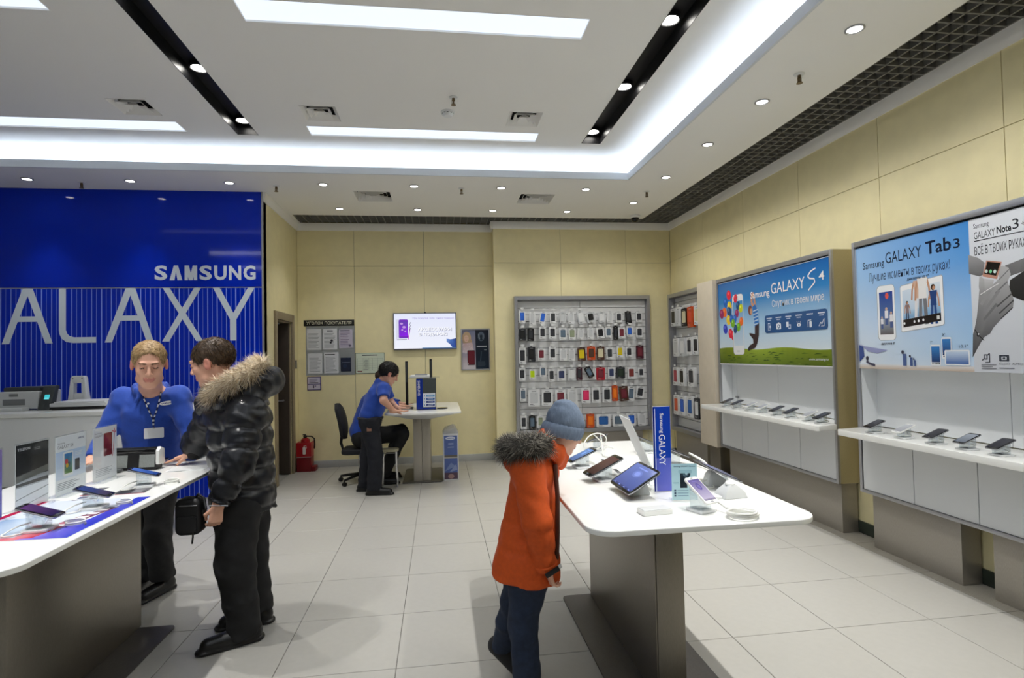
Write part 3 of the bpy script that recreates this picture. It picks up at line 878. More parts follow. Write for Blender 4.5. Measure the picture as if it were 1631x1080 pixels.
    for i in range(6):
        u = (0.53 + i * 0.081) * W
        a.rect(u - 0.045, 0.495 * H, u + 0.045, 0.505 * H, rgb(214, 226, 240)); a.k -= 1
        if i != 4: a.rect(u - 0.03, 0.475 * H, u + 0.03, 0.483 * H, rgb(190, 206, 230))
        c = rgb(226, 234, 244)
        v = 0.41 * H
        if i == 0: a.line([(u - 0.02, v - 0.035), (u - 0.02, v + 0.035), (u + 0.01, v + 0.035), (u + 0.01, v - 0.035), (u - 0.02, v - 0.035)], 0.005, c); a.disc(u + 0.012, v, 0.012, 0.014, c)
        elif i == 1: a.rr(u - 0.038, v - 0.03, u + 0.038, v + 0.026, 0.008, c); a.disc(u, v - 0.002, 0.02, 0.02, rgb(38, 84, 140)); a.disc(u, v - 0.002, 0.011, 0.011, c); a.rect(u - 0.012, v + 0.026, u + 0.014, v + 0.036, c)
        elif i == 2: a.rr(u - 0.034, v - 0.016, u + 0.002, v + 0.034, 0.004, c); a.rr(u - 0.004, v - 0.034, u + 0.036, v + 0.008, 0.004, rgb(200, 216, 236)); a.rect(u + 0.004, v - 0.024, u + 0.028, v - 0.002, rgb(38, 84, 140))
        elif i == 3:
            a.disc(u, v - 0.004, 0.03, 0.016, c); a.disc(u, v - 0.004, 0.010, 0.010, rgb(38, 84, 140))
            for k_ in (-0.02, 0, 0.02): a.line([(u + k_, v + 0.016), (u + k_ * 1.4, v + 0.03)], 0.004, c)
        elif i == 4: a.line([(u - 0.026, v - 0.03), (u - 0.026, v + 0.03), (u + 0.02, v + 0.03)], 0.006, c); a.rr(u - 0.006, v - 0.034, u + 0.024, v + 0.02, 0.008, c)
        else: a.line([(u - 0.036, v - 0.03), (u - 0.012, v + 0.004), (u + 0.002, v - 0.012), (u + 0.032, v + 0.034)], 0.007, c); a.line([(u + 0.034, v + 0.034), (u + 0.034, v - 0.03), (u - 0.01, v - 0.03)], 0.004, c)
    a.text('www.samsung.ru', 0.84 * W, 0.055 * H, 0.97 * W, 0.078 * H, WHITE)
    a.rect(0, 0, W, 0.010, rgb(225, 225, 225)); a.rect(W - 0.008, 0, W, H, rgb(215, 222, 230)); a.rect(0, H - 0.006, W, H, rgb(200, 214, 230))
poster(t1, U1[1] - 0.027, U1[0] + 0.027, 1.395, 2.346, s4)

def tab3(a, W, H):
    hs = [0.0, 0.2, 0.45, 0.75, 1.0]
    cl = [rgb(222, 230, 240), rgb(214, 227, 242), rgb(190, 214, 240), rgb(160, 198, 238), rgb(150, 190, 234)]
    cr = [rgb(206, 220, 236), rgb(170, 204, 238), rgb(150, 192, 238), rgb(94, 158, 224), rgb(64, 138, 212)]
    for i in range(4):
        a.poly([(0, hs[i] * H), (W, hs[i] * H), (W, hs[i + 1] * H), (0, hs[i + 1] * H)], [cl[i], cr[i], cr[i + 1], cl[i + 1]]); a.k -= 1
    a.k += 1
    a.rect(0, 0, W, 0.035 * H, rgb(196, 178, 160), rgb(222, 220, 222))
    INK = rgb(24, 34, 58)
    a.text('Samsung', 0.075 * W, 0.795 * H, 0.295 * W, 0.87 * H, INK, 0.006)
    a.text('GALAXY', 0.31 * W, 0.825 * H, 0.635 * W, 0.912 * H, INK)
    a.text('Tab', 0.67 * W, 0.83 * H, 0.87 * W, 0.925 * H, INK, 0.02); a.text('3', 0.885 * W, 0.835 * H, 0.935 * W, 0.90 * H, INK, 0.01)
    a.text('Лучшие моменты в твоих руках!', 0.135 * W, 0.685 * H, 0.855 * W, 0.775 * H, rgb(40, 52, 84))
    # phone-size tablet
    x0, y0, x1, y1 = 0.21 * W, 0.225 * H, 0.385 * W, 0.66 * H
    a.rr(x0, y0, x1, y1, 0.03, rgb(170, 176, 186)); a.rr(x0 + 0.005, y0 + 0.004, x1 - 0.004, y1 - 0.003, 0.028, rgb(240, 242, 245))
    a.rect(x0 + 0.022, y0 + 0.045, x1 - 0.02, y1 - 0.05, rgb(96, 130, 170), rgb(30, 64, 150))
    a.rect(x0 + 0.022, y0 + 0.045, x1 - 0.02, y0 + 0.16, rgb(96, 92, 92), rgb(150, 160, 175))
    for u, v, s_ in ((0.30, 0.42, 1.0), (0.345, 0.39, 0.9), (0.255, 0.37, 0.7)):
        a.disc(u * W, v * H + 0.05 * s_, 0.011 * s_, 0.013 * s_, rgb(200, 170, 150)); a.rect(u * W - 0.016 * s_, v * H - 0.02 * s_, u * W + 0.016 * s_, v * H + 0.038 * s_, rgb(230, 230, 236)); a.rect(u * W - 0.014 * s_, v * H - 0.07 * s_, u * W + 0.014 * s_, v * H - 0.02 * s_, rgb(70, 90, 140))
    a.disc(0.31 * W, 0.575 * H, 0.016, 0.024, rgb(220, 90, 80))
    # wide tablet
    x0, y0, x1, y1 = 0.435 * W, 0.30 * H, 0.80 * W, 0.655 * H
    q0 = lambda u, v: (x0 + (x1 - x0) * u, y0 + (y1 - y0) * v + 0.035 * (u - 0.5))
    a.poly([q0(0, 0.02), q0(0.04, 0), q0(0.97, 0), q0(1, 0.03), q0(1, 0.97), q0(0.97, 1), q0(0.03, 1), q0(0, 0.96)], rgb(168, 174, 184))
    a.poly([q0(0.01, 0.03), q0(0.04, 0.015), q0(0.96, 0.015), q0(0.985, 0.04), q0(0.985, 0.96), q0(0.96, 0.985), q0(0.04, 0.985), q0(0.01, 0.95)], rgb(242, 243, 246))
    a.poly([q0(0.06, 0.10), q0(0.93, 0.10), q0(0.93, 0.88), q0(0.06, 0.88)], [rgb(168, 196, 222), rgb(120, 166, 214), rgb(222, 232, 242), rgb(210, 224, 240)])
    a.poly([q0(0.06, 0.27), q0(0.93, 0.27), q0(0.93, 0.5), q0(0.06, 0.42)], [rgb(120, 164, 206), rgb(126, 170, 212), rgb(180, 208, 232), rgb(180, 208, 232)])
    sk2 = rgb(196, 148, 120)
    def fig(u, v, s_, top, leg, headless=False):
        x, y = q0(u, v)
        for d_ in (-1, 1):
            a.line([(x + d_ * 0.014 * s_, y - 0.02 * s_), (x + d_ * 0.019 * s_, y - 0.11 * s_), (x + d_ * 0.024 * s_, y - 0.19 * s_)], 0.024 * s_, leg)
            a.line([(x + d_ * 0.034 * s_, y + 0.085 * s_), (x + d_ * 0.048 * s_, y + 0.03 * s_), (x + d_ * 0.054 * s_, y - 0.04 * s_)], 0.014 * s_, sk2)
        a.poly([(x - 0.030 * s_, y - 0.03 * s_), (x + 0.030 * s_, y - 0.03 * s_), (x + 0.028 * s_, y + 0.03 * s_), (x + 0.038 * s_, y + 0.10 * s_), (x - 0.038 * s_, y + 0.10 * s_), (x - 0.028 * s_, y + 0.03 * s_)], top)
        if not headless: a.disc(x, y + 0.128 * s_, 0.022 * s_, 0.027 * s_, rgb(60, 44, 40)); a.disc(x + 0.006 * s_, y + 0.122 * s_, 0.014 * s_, 0.018 * s_, sk2)
    fig(0.43, 0.735, 0.95, rgb(210, 176, 156), rgb(226, 226, 230), True); fig(0.54, 0.72, 1.12, rgb(232, 230, 230), rgb(120, 122, 130), True); fig(0.78, 0.50, 0.78, rgb(40, 70, 130), rgb(44, 78, 140)); fig(0.17, 0.43, 0.46, rgb(140, 120, 120), rgb(70, 90, 120))
    a.poly([q0(0.06, 0.10), q0(0.93, 0.10), q0(0.93, 0.26), q0(0.06, 0.26)], rgb(34, 28, 30))
    for u in (0.09, 0.33, 0.43, 0.54): a.disc(*q0(u, 0.18), 0.008, 0.010, WHITE, 8)
    a.rect(q0(0.84, 0)[0], q0(0.84, 0.14)[1], q0(0.90, 0)[0], q0(0.9, 0.21)[1], rgb(220, 220, 220))
    a.text('дисплей 10.1"', 0.505 * W, 0.665 * H, 0.69 * W, 0.69 * H, INK, 0.01); a.text('дисплей 8"', 0.24 * W, 0.19 * H, 0.375 * W, 0.213 * H, INK, 0.01)
    # small device trio
    for u0, v0, u1, v1 in ((0.68, 0.035, 0.76, 0.185), (0.77, 0.085, 0.845, 0.235)):
        a.rr(u0 * W, v0 * H, u1 * W, v1 * H, 0.008, rgb(230, 234, 240)); a.rect(u0 * W + 0.006, v0 * H + 0.024, u1 * W - 0.006, v1 * H - 0.012, rgb(40, 60, 110), rgb(60, 130, 200))
        for k_ in range(4): a.rect(u0 * W + 0.010 + k_ * 0.016, v0 * H + 0.012, u0 * W + 0.020 + k_ * 0.016, v0 * H + 0.02, rgb(30, 40, 60)); a.k -= 1
        a.k += 1
    a.rr(0.79 * W, 0.04 * H, 0.975 * W, 0.145 * H, 0.008, rgb(232, 236, 242)); a.rect(0.80 * W, 0.05 * H, 0.965 * W, 0.135 * H, rgb(60, 100, 170), rgb(196, 214, 236))
    a.text('7"', 0.68 * W, 0.195 * H, 0.70 * W, 0.21 * H, INK); a.text('8"', 0.775 * W, 0.245 * H, 0.80 * W, 0.262 * H, INK); a.text('10.1"', 0.90 * W, 0.16 * H, 0.965 * W, 0.18 * H, INK)
    # beach family and parasol
    a.poly([(0.02 * W, 0.20 * H), (0.06 * W, 0.185 * H), (0.30 * W, 0.15 * H), (0.20 * W, 0.125 * H), (0.10 * W, 0.14 * H)], rgb(150, 156, 200))
    a.poly([(0, 0.20 * H), (0.05 * W, 0.18 * H), (0.06 * W, 0.10 * H), (0.0, 0.05 * H)], rgb(60, 82, 150))
    a.disc(0.09 * W, 0.085 * H, 0.014, 0.018, rgb(60, 60, 80)); a.line([(0.08 * W, 0.06 * H), (0.12 * W, 0.04 * H), (0.17 * W, 0.03 * H)], 0.018, rgb(70, 70, 96))
    for u, s_ in ((0.455, 1.0), (0.515, 0.7), (0.545, 0.5)):
        a.rect(u * W - 0.014 * s_, 0.03 * H, u * W + 0.016 * s_, 0.03 * H + 0.085 * s_, rgb(80, 100, 150)); a.disc(u * W - 0.014 * s_, 0.03 * H + 0.098 * s_, 0.012 * s_, 0.014 * s_, rgb(60, 60, 80))
    a.rect(0, 0, 0.006, H, rgb(220, 226, 234))
ym = 3.075
poster(t2, U2[1] - 0.027, ym, 1.395, 2.346, tab3)
def note3(a, W, H):
    a.rect(0, 0, W, H, rgb(206, 210, 218), rgb(222, 226, 234))
    INK = rgb(34, 36, 44)
    W1 = W
    W = W * 0.345
    g = lambda k_: rgb(k_, k_, k_ + 3)
    def Q(x, y):
        top = 45 - (x - 790) * 0.29
        return ((x - 790 + (y - 45) * -0.045) / 356 * W, (1050 - y) / (1050 - top) * H)
    def shp(pts, t0, t1=None):
        ys = [p[1] for p in pts]
        y0, y1 = min(ys), max(ys)
        a.poly([Q(*p) for p in pts], [g(int(t0 + ((t1 or t0) - t0) * (p[1] - y0) / (y1 - y0 + 1e-6))) for p in pts], ear_clip([Q(*p) for p in pts]))
    a.text('Samsung', 0.095 * W, 0.925 * H, 0.39 * W, 0.968 * H, INK); a.text('GALAXY', 0.10 * W, 0.865 * H, 0.50 * W, 0.912 * H, INK)
    a.text('Note', 0.53 * W, 0.872 * H, 0.79 * W, 0.918 * H, INK, 0.03); a.text('3', 0.81 * W, 0.878 * H, 0.92 * W, 0.94 * H, INK, 0.0)
    a.text('+', 0.96 * W, 0.888 * H, 1.02 * W, 0.915 * H, INK, 0.0)
    a.rect(0.10 * W, 0.850 * H, 1.30 * W, 0.856 * H, INK)
    a.text('ВСЁ В ТВОИХ РУКАХ', 0.10 * W, 0.76 * H, 1.03 * W, 0.832 * H, rgb(44, 46, 56), 0.006)
    shp([(790, 272), (860, 290), (905, 320), (892, 400), (870, 412), (796, 398)], 158, 104)
    shp([(1035, 335), (1146, 285), (1500, 140), (1500, 250), (1146, 372), (1070, 402)], 150, 108)
    shp([(1068, 430), (1146, 372), (1500, 250), (1500, 470), (1146, 566), (1085, 540), (1060, 490)], 66, 40)
    shp([(990, 348), (1022, 335), (1058, 348), (1072, 390), (1052, 440), (1076, 520), (1092, 560), (1086, 610), (1050, 655), (1010, 695), (962, 752), (942, 790), (902, 816), (880, 850), (852, 900), (822, 955), (824, 800), (836, 760), (850, 690), (860, 600), (866, 520), (872, 470), (866, 430), (880, 410), (920, 450), (960, 462), (1000, 420)], 186, 74)
    shp([(868, 410), (892, 418), (906, 470), (902, 530), (876, 545), (864, 480)], 186, 140)
    for p, q_, w_, t_ in (((1076, 522), (985, 610), .009, 84), ((1090, 564), (1000, 655), .008, 76), ((1052, 440), (975, 520), .008, 112), ((1060, 360), (1000, 428), .006, 120), ((1086, 612), (1010, 690), .006, 60), ((960, 470), (880, 600), .02, 150), ((1000, 500), (905, 640), .018, 138), ((985, 590), (900, 700), .015, 116)):
        a.line([Q(*p), Q(*q_)], w_, g(t_))
    shp([(900, 425), (966, 432), (952, 500), (906, 506)], 196, 160)
    a.poly([Q(915, 304), Q(1016, 310), Q(986, 426), Q(889, 411)], rgb(192, 142, 124)); a.poly([Q(922, 312), Q(1008, 318), Q(980, 404), Q(902, 394)], rgb(26, 22, 24))
    for x_, c_ in ((916, rgb(210, 226, 220)), (944, rgb(120, 206, 150)), (972, rgb(210, 226, 220))): a.disc(*Q(x_, 376), .009, .011, c_, 10)
    a.line([Q(876, 532), Q(940, 490), Q(1000, 452)], 0.004, WHITE)
    a.line([Q(838, 768), Q(862, 802), Q(902, 838)], 0.005, g(40)); a.disc(*Q(862, 800), .011, .014, g(56), 10); a.disc(*Q(864, 796), .005, .006, WHITE, 8)
    x0, y0 = Q(888, 972); x1, y1 = Q(938, 922)
    a.line([(x0, y0), (x1, y1), (x1, y0 - .01), (x0 + .02, y0 - .012)], .005, INK); a.rr(x0 + .012, y0 + .006, x1 - .012, y1 - .006, .004, rgb(110, 112, 120)); a.rr(x0 + .02, y0 + .014, x1 - .02, y1 - .014, .003, rgb(206, 210, 218))
    x0, y0 = Q(1002, 974); x1, y1 = Q(1064, 930)
    a.rr(x0, y0, x1, y1, .004, rgb(70, 74, 84)); a.rr(x0 + .014, y0 + .009, x1 - .014, y1 - .009, .003, rgb(196, 200, 208)); a.rr(x0 + .022, y0 + .014, x1 - .022, y1 - .014, .003, rgb(70, 74, 84))
    x0, y0 = Q(885, 1028); a.lines(x0, y0, x0 + .10, y0 + .036, 3, rgb(130, 132, 140))
    x0, y0 = Q(1002, 1000); a.text('Super AMOLED', x0, y0, x0 + .19, y0 + .014, rgb(90, 92, 100)); a.lines(x0, y0 - .02, x0 + .09, y0 - .008, 1, rgb(130, 132, 140))
poster(t2, ym, U2[0] + 0.027, 1.395, 2.346, note3)

# tall beige cabinet closing the gap beside the far unit
t = thing('beige_cabinet', 'tall plain beige panel cabinet between the accessory rack and the balloon poster', 'cabinet', (3.28, 6.48, 0))
q = B(M_BEIGE); q.box(3.262, 6.285, 0.40, XR - 0.001, 6.69, 2.405); q.build('body', parent=t, bevel=0.004)
q = B(M_STEEL); q.box(3.34, 6.36, 0.0, 3.50, 6.62, 0.40); q.build('plinth', parent=t, bevel=0.003)

# ------------------------------------------------------------------ accessory racks
PC = dict(W=rgb(228, 230, 232), L=rgb(206, 209, 212), B=rgb(40, 96, 196), D=rgb(44, 46, 52), K=rgb(18, 18, 20), S=rgb(86, 104, 122), G=rgb(136, 146, 120), M=rgb(108, 34, 48), N=rgb(78, 50, 36), Y=rgb(226, 202, 30),
          O=rgb(206, 78, 22), C=rgb(222, 214, 180), P=rgb(66, 22, 40), F=rgb(196, 226, 20), R=rgb(176, 26, 46), R2=rgb(214, 44, 96), R3=rgb(156, 30, 66), B2=rgb(44, 54, 92), G2=rgb(28, 44, 32), M2=rgb(116, 42, 40), O2=rgb(240, 120, 20), B3=rgb(30, 90, 160), O3=rgb(200, 70, 30))
CN = dict(W='white', L='pale grey', B='blue', D='dark grey', K='black', S='slate', G='olive', M='maroon', N='brown', Y='yellow', O='orange', C='cream', P='dark plum', F='lime', R='red', R2='pink', R3='raspberry', B2='navy', G2='dark green', M2='rust', O2='amber', B3='mid blue', O3='burnt orange')
ORD = ('first', 'second', 'third', 'fourth', 'fifth', 'sixth', 'seventh', 'eighth', 'ninth', 'tenth', 'eleventh', 'twelfth', 'thirteenth', 'fourteenth')
ROWN = ('top', 'second', 'third', 'fourth', 'fifth', 'bottom')
def wall_rack(name, label, face, u0, u1, vmap, hooks, slat_rows, seam, ped):
    """vmap(u,d,z): u along the wall, d out from the back plane"""
    t = thing(name, label, 'display rack', vmap((u0 + u1) / 2, 0.05, 0), 'accessory racks')
    def bx(u_0, d0, z0, u_1, d1, z1, m, nm, bev=0.002, par=None):
        p, r = vmap(u_0, d0, z0), vmap(u_1, d1, z1)
        qq = B(m); qq.box(min(p[0], r[0]), min(p[1], r[1]), z0, max(p[0], r[0]), max(p[1], r[1]), z1)
        return qq.build(nm, parent=par or t, bevel=bev, segs=1)
    D = face
    bx(u0, 0.0, 0.40, u0 + 0.045, D, 2.40, M_SILVER, 'frame_post'); bx(u1 - 0.045, 0.0, 0.40, u1, D, 2.40, M_SILVER, 'frame_post')
    bx(u0 + 0.045, 0.0, 2.345, u1 - 0.045, D, 2.40, M_SILVER, 'top_frame'); bx(u0 + 0.045, 0.0, 0.40, u1 - 0.045, D, 0.455, M_SILVER, 'bottom_frame')
    ul = [u0 + 0.046] + ([seam] if seam else []) + [u1 - 0.046]
    z, hts = 0.457, slat_rows
    while z < 2.34:
        z1 = min(z + hts, 2.343)
        for a_, c_ in zip(ul[:-1], ul[1:]): bx(a_ + 0.002, 0.002, z + 0.004, c_ - 0.002, 0.018, z1 - 0.003, M_SLAT, 'slat', 0.002)
        z = z1
    bx(u0 + 0.046, 0.0, 0.456, u1 - 0.046, 0.003, 2.344, M_GREY, 'back_board', 0)
    for a_, c_ in ped: bx(a_, 0.0, 0.0, c_, D - 0.02, 0.40, M_STEELW, 'pedestal', 0.003)
    for u, z in hooks:
        qq = B(M_CHROME); p = [vmap(u, 0.018, z), vmap(u, 0.085, z), vmap(u, 0.105, z + 0.004)]; qq.tube(p, 0.003, 5); h = qq.build('hook', parent=t)
        qq = B(M_WHITEM); p, r = vmap(u - 0.024, 0.104, 0), vmap(u + 0.024, 0.107, 0); qq.box(min(p[0], r[0]), min(p[1], r[1]), z + 0.002, max(p[0], r[0]), max(p[1], r[1]), z + 0.032); qq.build('price_tag', parent=h, smooth=0)
    return t
def pack(vmap, u, d, z, w_, h_, fc, wc, tilt, label, group, kdir, th=0.022):
    """hanging blister card: bevelled card body with a printed front and a hang tab"""
    r_, wn = PC[fc], PC[wc]
    o = Vector(vmap(u, d, z + h_ / 2))
    U = Vector(vmap(u + 1, d, z)) - Vector(vmap(u, d, z)); N = Vector(vmap(u, d + 1, z)) - Vector(vmap(u, d, z)); V = Vector((0, 0, 1))
    ca, sa = math.cos(math.radians(tilt)), math.sin(math.radians(tilt))
    U2_, V2_ = U * ca - V * sa, V * ca + U * sa
    mm = mat('card_%s' % fc, r_, 0.4)
    q = B(mm)
    f = lambda a_, b_, c_: o + U2_ * a_ + V2_ * b_ + N * c_
    q.prism(rrect(w_, h_, min(w_, h_) * 0.09, 2, 0, -h_ / 2), -th / 2, th / 2, f=f)
    q.prism([(-0.018, -0.002), (0.018, -0.002), (0.018, 0.004), (0.008, 0.0075), (-0.008, 0.0075), (-0.018, 0.004)], -0.001, 0.001, f=f)
    body = q.build('accessory_pack', bevel=0.0015, segs=1, local=False)
    setprops(body, label, 'phone case pack', group)
    s = N.dot(U2_.cross(V2_)) > 0
    a = Art(f(0, -h_, th / 2 + 0.0006), U2_ if s else -U2_, V2_)
    k = w_ * 0.5
    dkc = tuple(c_ * 0.72 for c_ in wn)
    if fc != wc:
        a.rr(-k * 0.66, h_ * 0.20, k * 0.66, h_ * 0.84, w_ * 0.08, wn)
        if wc in 'DKSBMNPGR' or len(wc) > 1:
            a.rr(-k * 0.5, h_ * 0.26, k * 0.5, h_ * 0.78, w_ * 0.06, tuple(min(1, c_ * 1.25 + 0.012) for c_ in wn))
        a.disc(k * 0.30, h_ * 0.75, w_ * 0.05, w_ * 0.05, dkc, 8)
    else:
        a.rr(-k * 0.7, h_ * 0.16, k * 0.7, h_ * 0.86, w_ * 0.08, dkc); a.rr(-k * 0.62, h_ * 0.19, k * 0.62, h_ * 0.83, w_ * 0.07, wn)
    ink = rgb(60, 64, 72) if fc in 'WL' else rgb(170, 170, 170)
    a.rect(-k * 0.7, h_ * 0.115, -k * 0.15, h_ * 0.14, ink); a.rect(-k * 0.7, h_ * 0.06, k * 0.1, h_ * 0.075, ink); a.rect(-k * 0.4, h_ * 0.89, k * 0.4, h_ * 0.915, ink)
    a.build('printed_front', M_CARD, body)
    return body
PACKS = [(1, 1.206, 2.1, .09, .182, 'W', 'B', 0), (1, 1.355, 2.076, .086, .204, 'W', 'L', 0), (1, 1.526, 2.081, .09, .189, 'W', 'B', 12), (1, 1.659, 2.084, .09, .176, 'W', 'D', 0), (1, 1.804, 2.077, .094, .161, 'L', 'L', 0), (1, 1.932, 2.076, .086, .182, 'W', 'L', 0), (1, 2.06, 2.079, .099, .193, 'L', 'W', -12), (1, 2.215, 2.081, .12, .15, 'L', 'K', -8), (1, 2.385, 2.079, .107, .15, 'L', 'W', -8), (1, 2.525, 2.078, .086, .161, 'W', 'L', 5), (1, 2.656, 2.076, .094, .15, 'W', 'D', 0), (1, 2.792, 2.07, .09, .182, 'K', 'D', -5), (1, 2.965, 2.079, .094, .15, 'W', 'D', 0),
 (2, 1.205, 1.839, .099, .172, 'D', 'K', 0), (2, 1.325, 1.837, .094, .182, 'K', 'D', 0), (2, 1.499, 1.863, .099, .176, 'W', 'D', 0), (2, 1.647, 1.86, .103, .176, 'W', 'D', 0), (2, 1.803, 1.845, .112, .172, 'W', 'S', 0), (2, 1.938, 1.843, .107, .167, 'W', 'G', 0), (2, 2.073, 1.841, .09, .163, 'W', 'L', 5), (2, 2.215, 1.845, .094, .167, 'W', 'L', 0), (2, 2.359, 1.849, .115, .163, 'W', 'K', -6), (2, 2.49, 1.856, .094, .15, 'W', 'S', 0), (2, 2.60, 1.845, .064, .2, 'K', 'D', 0), (2, 2.69, 1.845, .099, .167, 'W', 'M', 0), (2, 2.815, 1.865, .094, .154, 'W', 'B', 0), (2, 2.965, 1.849, .099, .154, 'W', 'D', 0),
 (3, 1.198, 1.535, .099, .24, 'W', 'D', 0), (3, 1.33, 1.554, .112, .215, 'D', 'K', 0), (3, 1.476, 1.551, .103, .172, 'W', 'M', 0), (3, 1.641, 1.559, .103, .193, 'W', 'D', 0), (3, 1.803, 1.544, .107, .182, 'W', 'L', 0), (3, 1.926, 1.535, .099, .18, 'W', 'L', 0), (3, 2.07, 1.539, .116, .189, 'N', 'Y', -3), (3, 2.22, 1.551, .12, .197, 'O', 'N', 0), (3, 2.363, 1.548, .116, .197, 'N', 'C', 0), (3, 2.5, 1.546, .103, .172, 'W', 'D', 0), (3, 2.66, 1.564, .099, .167, 'W', 'Y', 0), (3, 2.797, 1.562, .094, .15, 'W', 'D', 0), (3, 2.966, 1.554, .112, .197, 'P', 'M', 0),
 (4, 1.188, 1.265, .094, .176, 'W', 'D', 0), (4, 1.337, 1.265, .094, .146, 'W', 'F', 0), (4, 1.495, 1.296, .094, .154, 'W', 'S', 0), (4, 1.618, 1.243, .09, .185, 'W', 'D', 0), (4, 1.767, 1.246, .124, .167, 'W', 'B2', 0), (4, 1.92, 1.25, .12, .185, 'L', 'W', 0), (4, 2.035, 1.254, .085, .185, 'P', 'D', 0), (4, 2.145, 1.262, .092, .165, 'K', 'S', -28), (4, 2.262, 1.249, .046, .172, 'W', 'L', 0), (4, 2.355, 1.246, .13, .185, 'R', 'M', 0), (4, 2.52, 1.257, .103, .167, 'W', 'B2', 0), (4, 2.66, 1.254, .133, .167, 'D', 'G2', 0), (4, 2.825, 1.246, .112, .176, 'W', 'M2', 0), (4, 2.974, 1.253, .086, .142, 'W', 'D', 0),
 (5, 1.195, .972, .094, .189, 'W', 'S', 0), (5, 1.352, .918, .172, .24, 'W', 'L', 0), (5, 1.548, .918, .163, .232, 'W', 'D', 0), (5, 1.744, .912, .154, .232, 'W', 'M', 0), (5, 1.923, .918, .15, .225, 'W', 'L', 0), (5, 2.125, .934, .137, .227, 'W', 'R2', 0), (5, 2.277, .934, .129, .223, 'W', 'D', 0), (5, 2.443, .935, .133, .227, 'W', 'D', 0), (5, 2.565, .953, .085, .227, 'O', 'O2', 0), (5, 2.69, .943, .13, .215, 'N', 'M', -6), (5, 2.82, .939, .105, .223, 'W', 'S', 4), (5, 2.966, .957, .12, .172, 'W', 'D', 10),
 (6, 1.195, .573, .09, .193, 'W', 'D', 0), (6, 1.32, .569, .094, .197, 'K', 'S', 0), (6, 1.441, .575, .094, .172, 'W', 'G', 0), (6, 2.184, .548, .116, .2, 'O', 'O2', 0), (6, 2.381, .545, .215, .19, 'W', 'B3', 0), (6, 2.607, .554, .175, .18, 'W', 'S', 0), (6, 2.805, .548, .14, .19, 'W', 'B', 0), (6, 2.968, .545, .125, .19, 'W', 'L', 0)]
v1 = lambda u, d, z: (u, YP - 0.0005 - d, z)
wall_rack('accessory_rack', 'silver framed slatwall rack of hanging phone cases on the back wall', 0.10, 1.095, 3.135, v1, [(p[1], (max(p[2], .462 + p[4] / 2) if p[0] == 6 else p[2]) + p[4] / 2 + 0.012) for p in PACKS], 0.0985, 2.085, [(1.25, 1.95), (2.25, 2.98)])
cnt = {}
for r_, u, z, w_, h_, fc, wc, tl in PACKS:
    if r_ == 6: z = max(z, .462 + h_ / 2)
    i = cnt.get(r_, 0); cnt[r_] = i + 1
    if fc == wc: d_ = 'plain %s' % CN[fc]
    else: d_ = '%s pack with %s case' % (CN[fc], CN[wc])
    lab = '%s%s, %s from left, %s row, back wall rack' % ('tilted ' if abs(tl) > 5 else '', d_ if 'pack' in d_ else d_ + ' pack', ORD[i], ROWN[r_ - 1])
    pack(v1, u, 0.082 + 0.004 * (i % 2), z, w_, h_, fc, wc, tl, lab, 'hanging case packs on the back wall rack', 1)
PACKS2 = [(1, 7.78, 2.05, .17, .26, 'L', 'K', 0), (1, 7.60, 2.05, .13, .27, 'W', 'L', 0), (1, 7.42, 2.03, .17, .25, 'K', 'C', 0), (1, 7.22, 2.02, .17, .28, 'O', 'O3', 0), (1, 7.04, 2.03, .14, .25, 'W', 'C', 0), (2, 7.72, 1.61, .17, .26, 'W', 'L', 0), (2, 7.50, 1.61, .17, .26, 'L', 'W', 0), (2, 7.28, 1.62, .16, .25, 'W', 'D', 0), (2, 7.08, 1.63, .15, .25, 'W', 'K', 0),
 (3, 7.76, 1.19, .16, .26, 'W', 'R3', 0), (3, 7.54, 1.19, .17, .26, 'W', 'K', 0), (3, 7.25, 1.20, .2, .26, 'W', 'D', 0), (4, 7.76, .775, .17, .28, 'W', 'O3', 0), (4, 7.55, .78, .18, .28, 'W', 'B', 0), (4, 7.31, .785, .18, .29, 'W', 'B3', 0), (4, 7.10, .78, .14, .28, 'D', 'W', 0)]
v2 = lambda u, d, z: (XR - 0.0005 - d, u, z)
rk2 = wall_rack('accessory_rack', 'narrow slatwall rack of hanging packs on the right wall by the beige cabinet', 0.115, 6.70, 7.93, v2, [(p[1], p[2] + p[4] / 2 + 0.012) for p in PACKS2], 0.13, None, [(6.85, 7.80)])
rn2 = ('top', 'second', 'third', 'lowest')
cnt = {}
for r_, u, z, w_, h_, fc, wc, tl in PACKS2:
    i = cnt.get(r_, 0); cnt[r_] = i + 1
    lab = '%s pack with %s insert, %s from left, %s row, right wall rack' % (CN[fc], CN[wc], ORD[i], rn2[r_ - 1])
    pack(v2, u, 0.082 + 0.004 * (i % 2), z, w_, h_, fc, wc, tl, lab, 'hanging packs on the right wall rack', -1, 0.04)

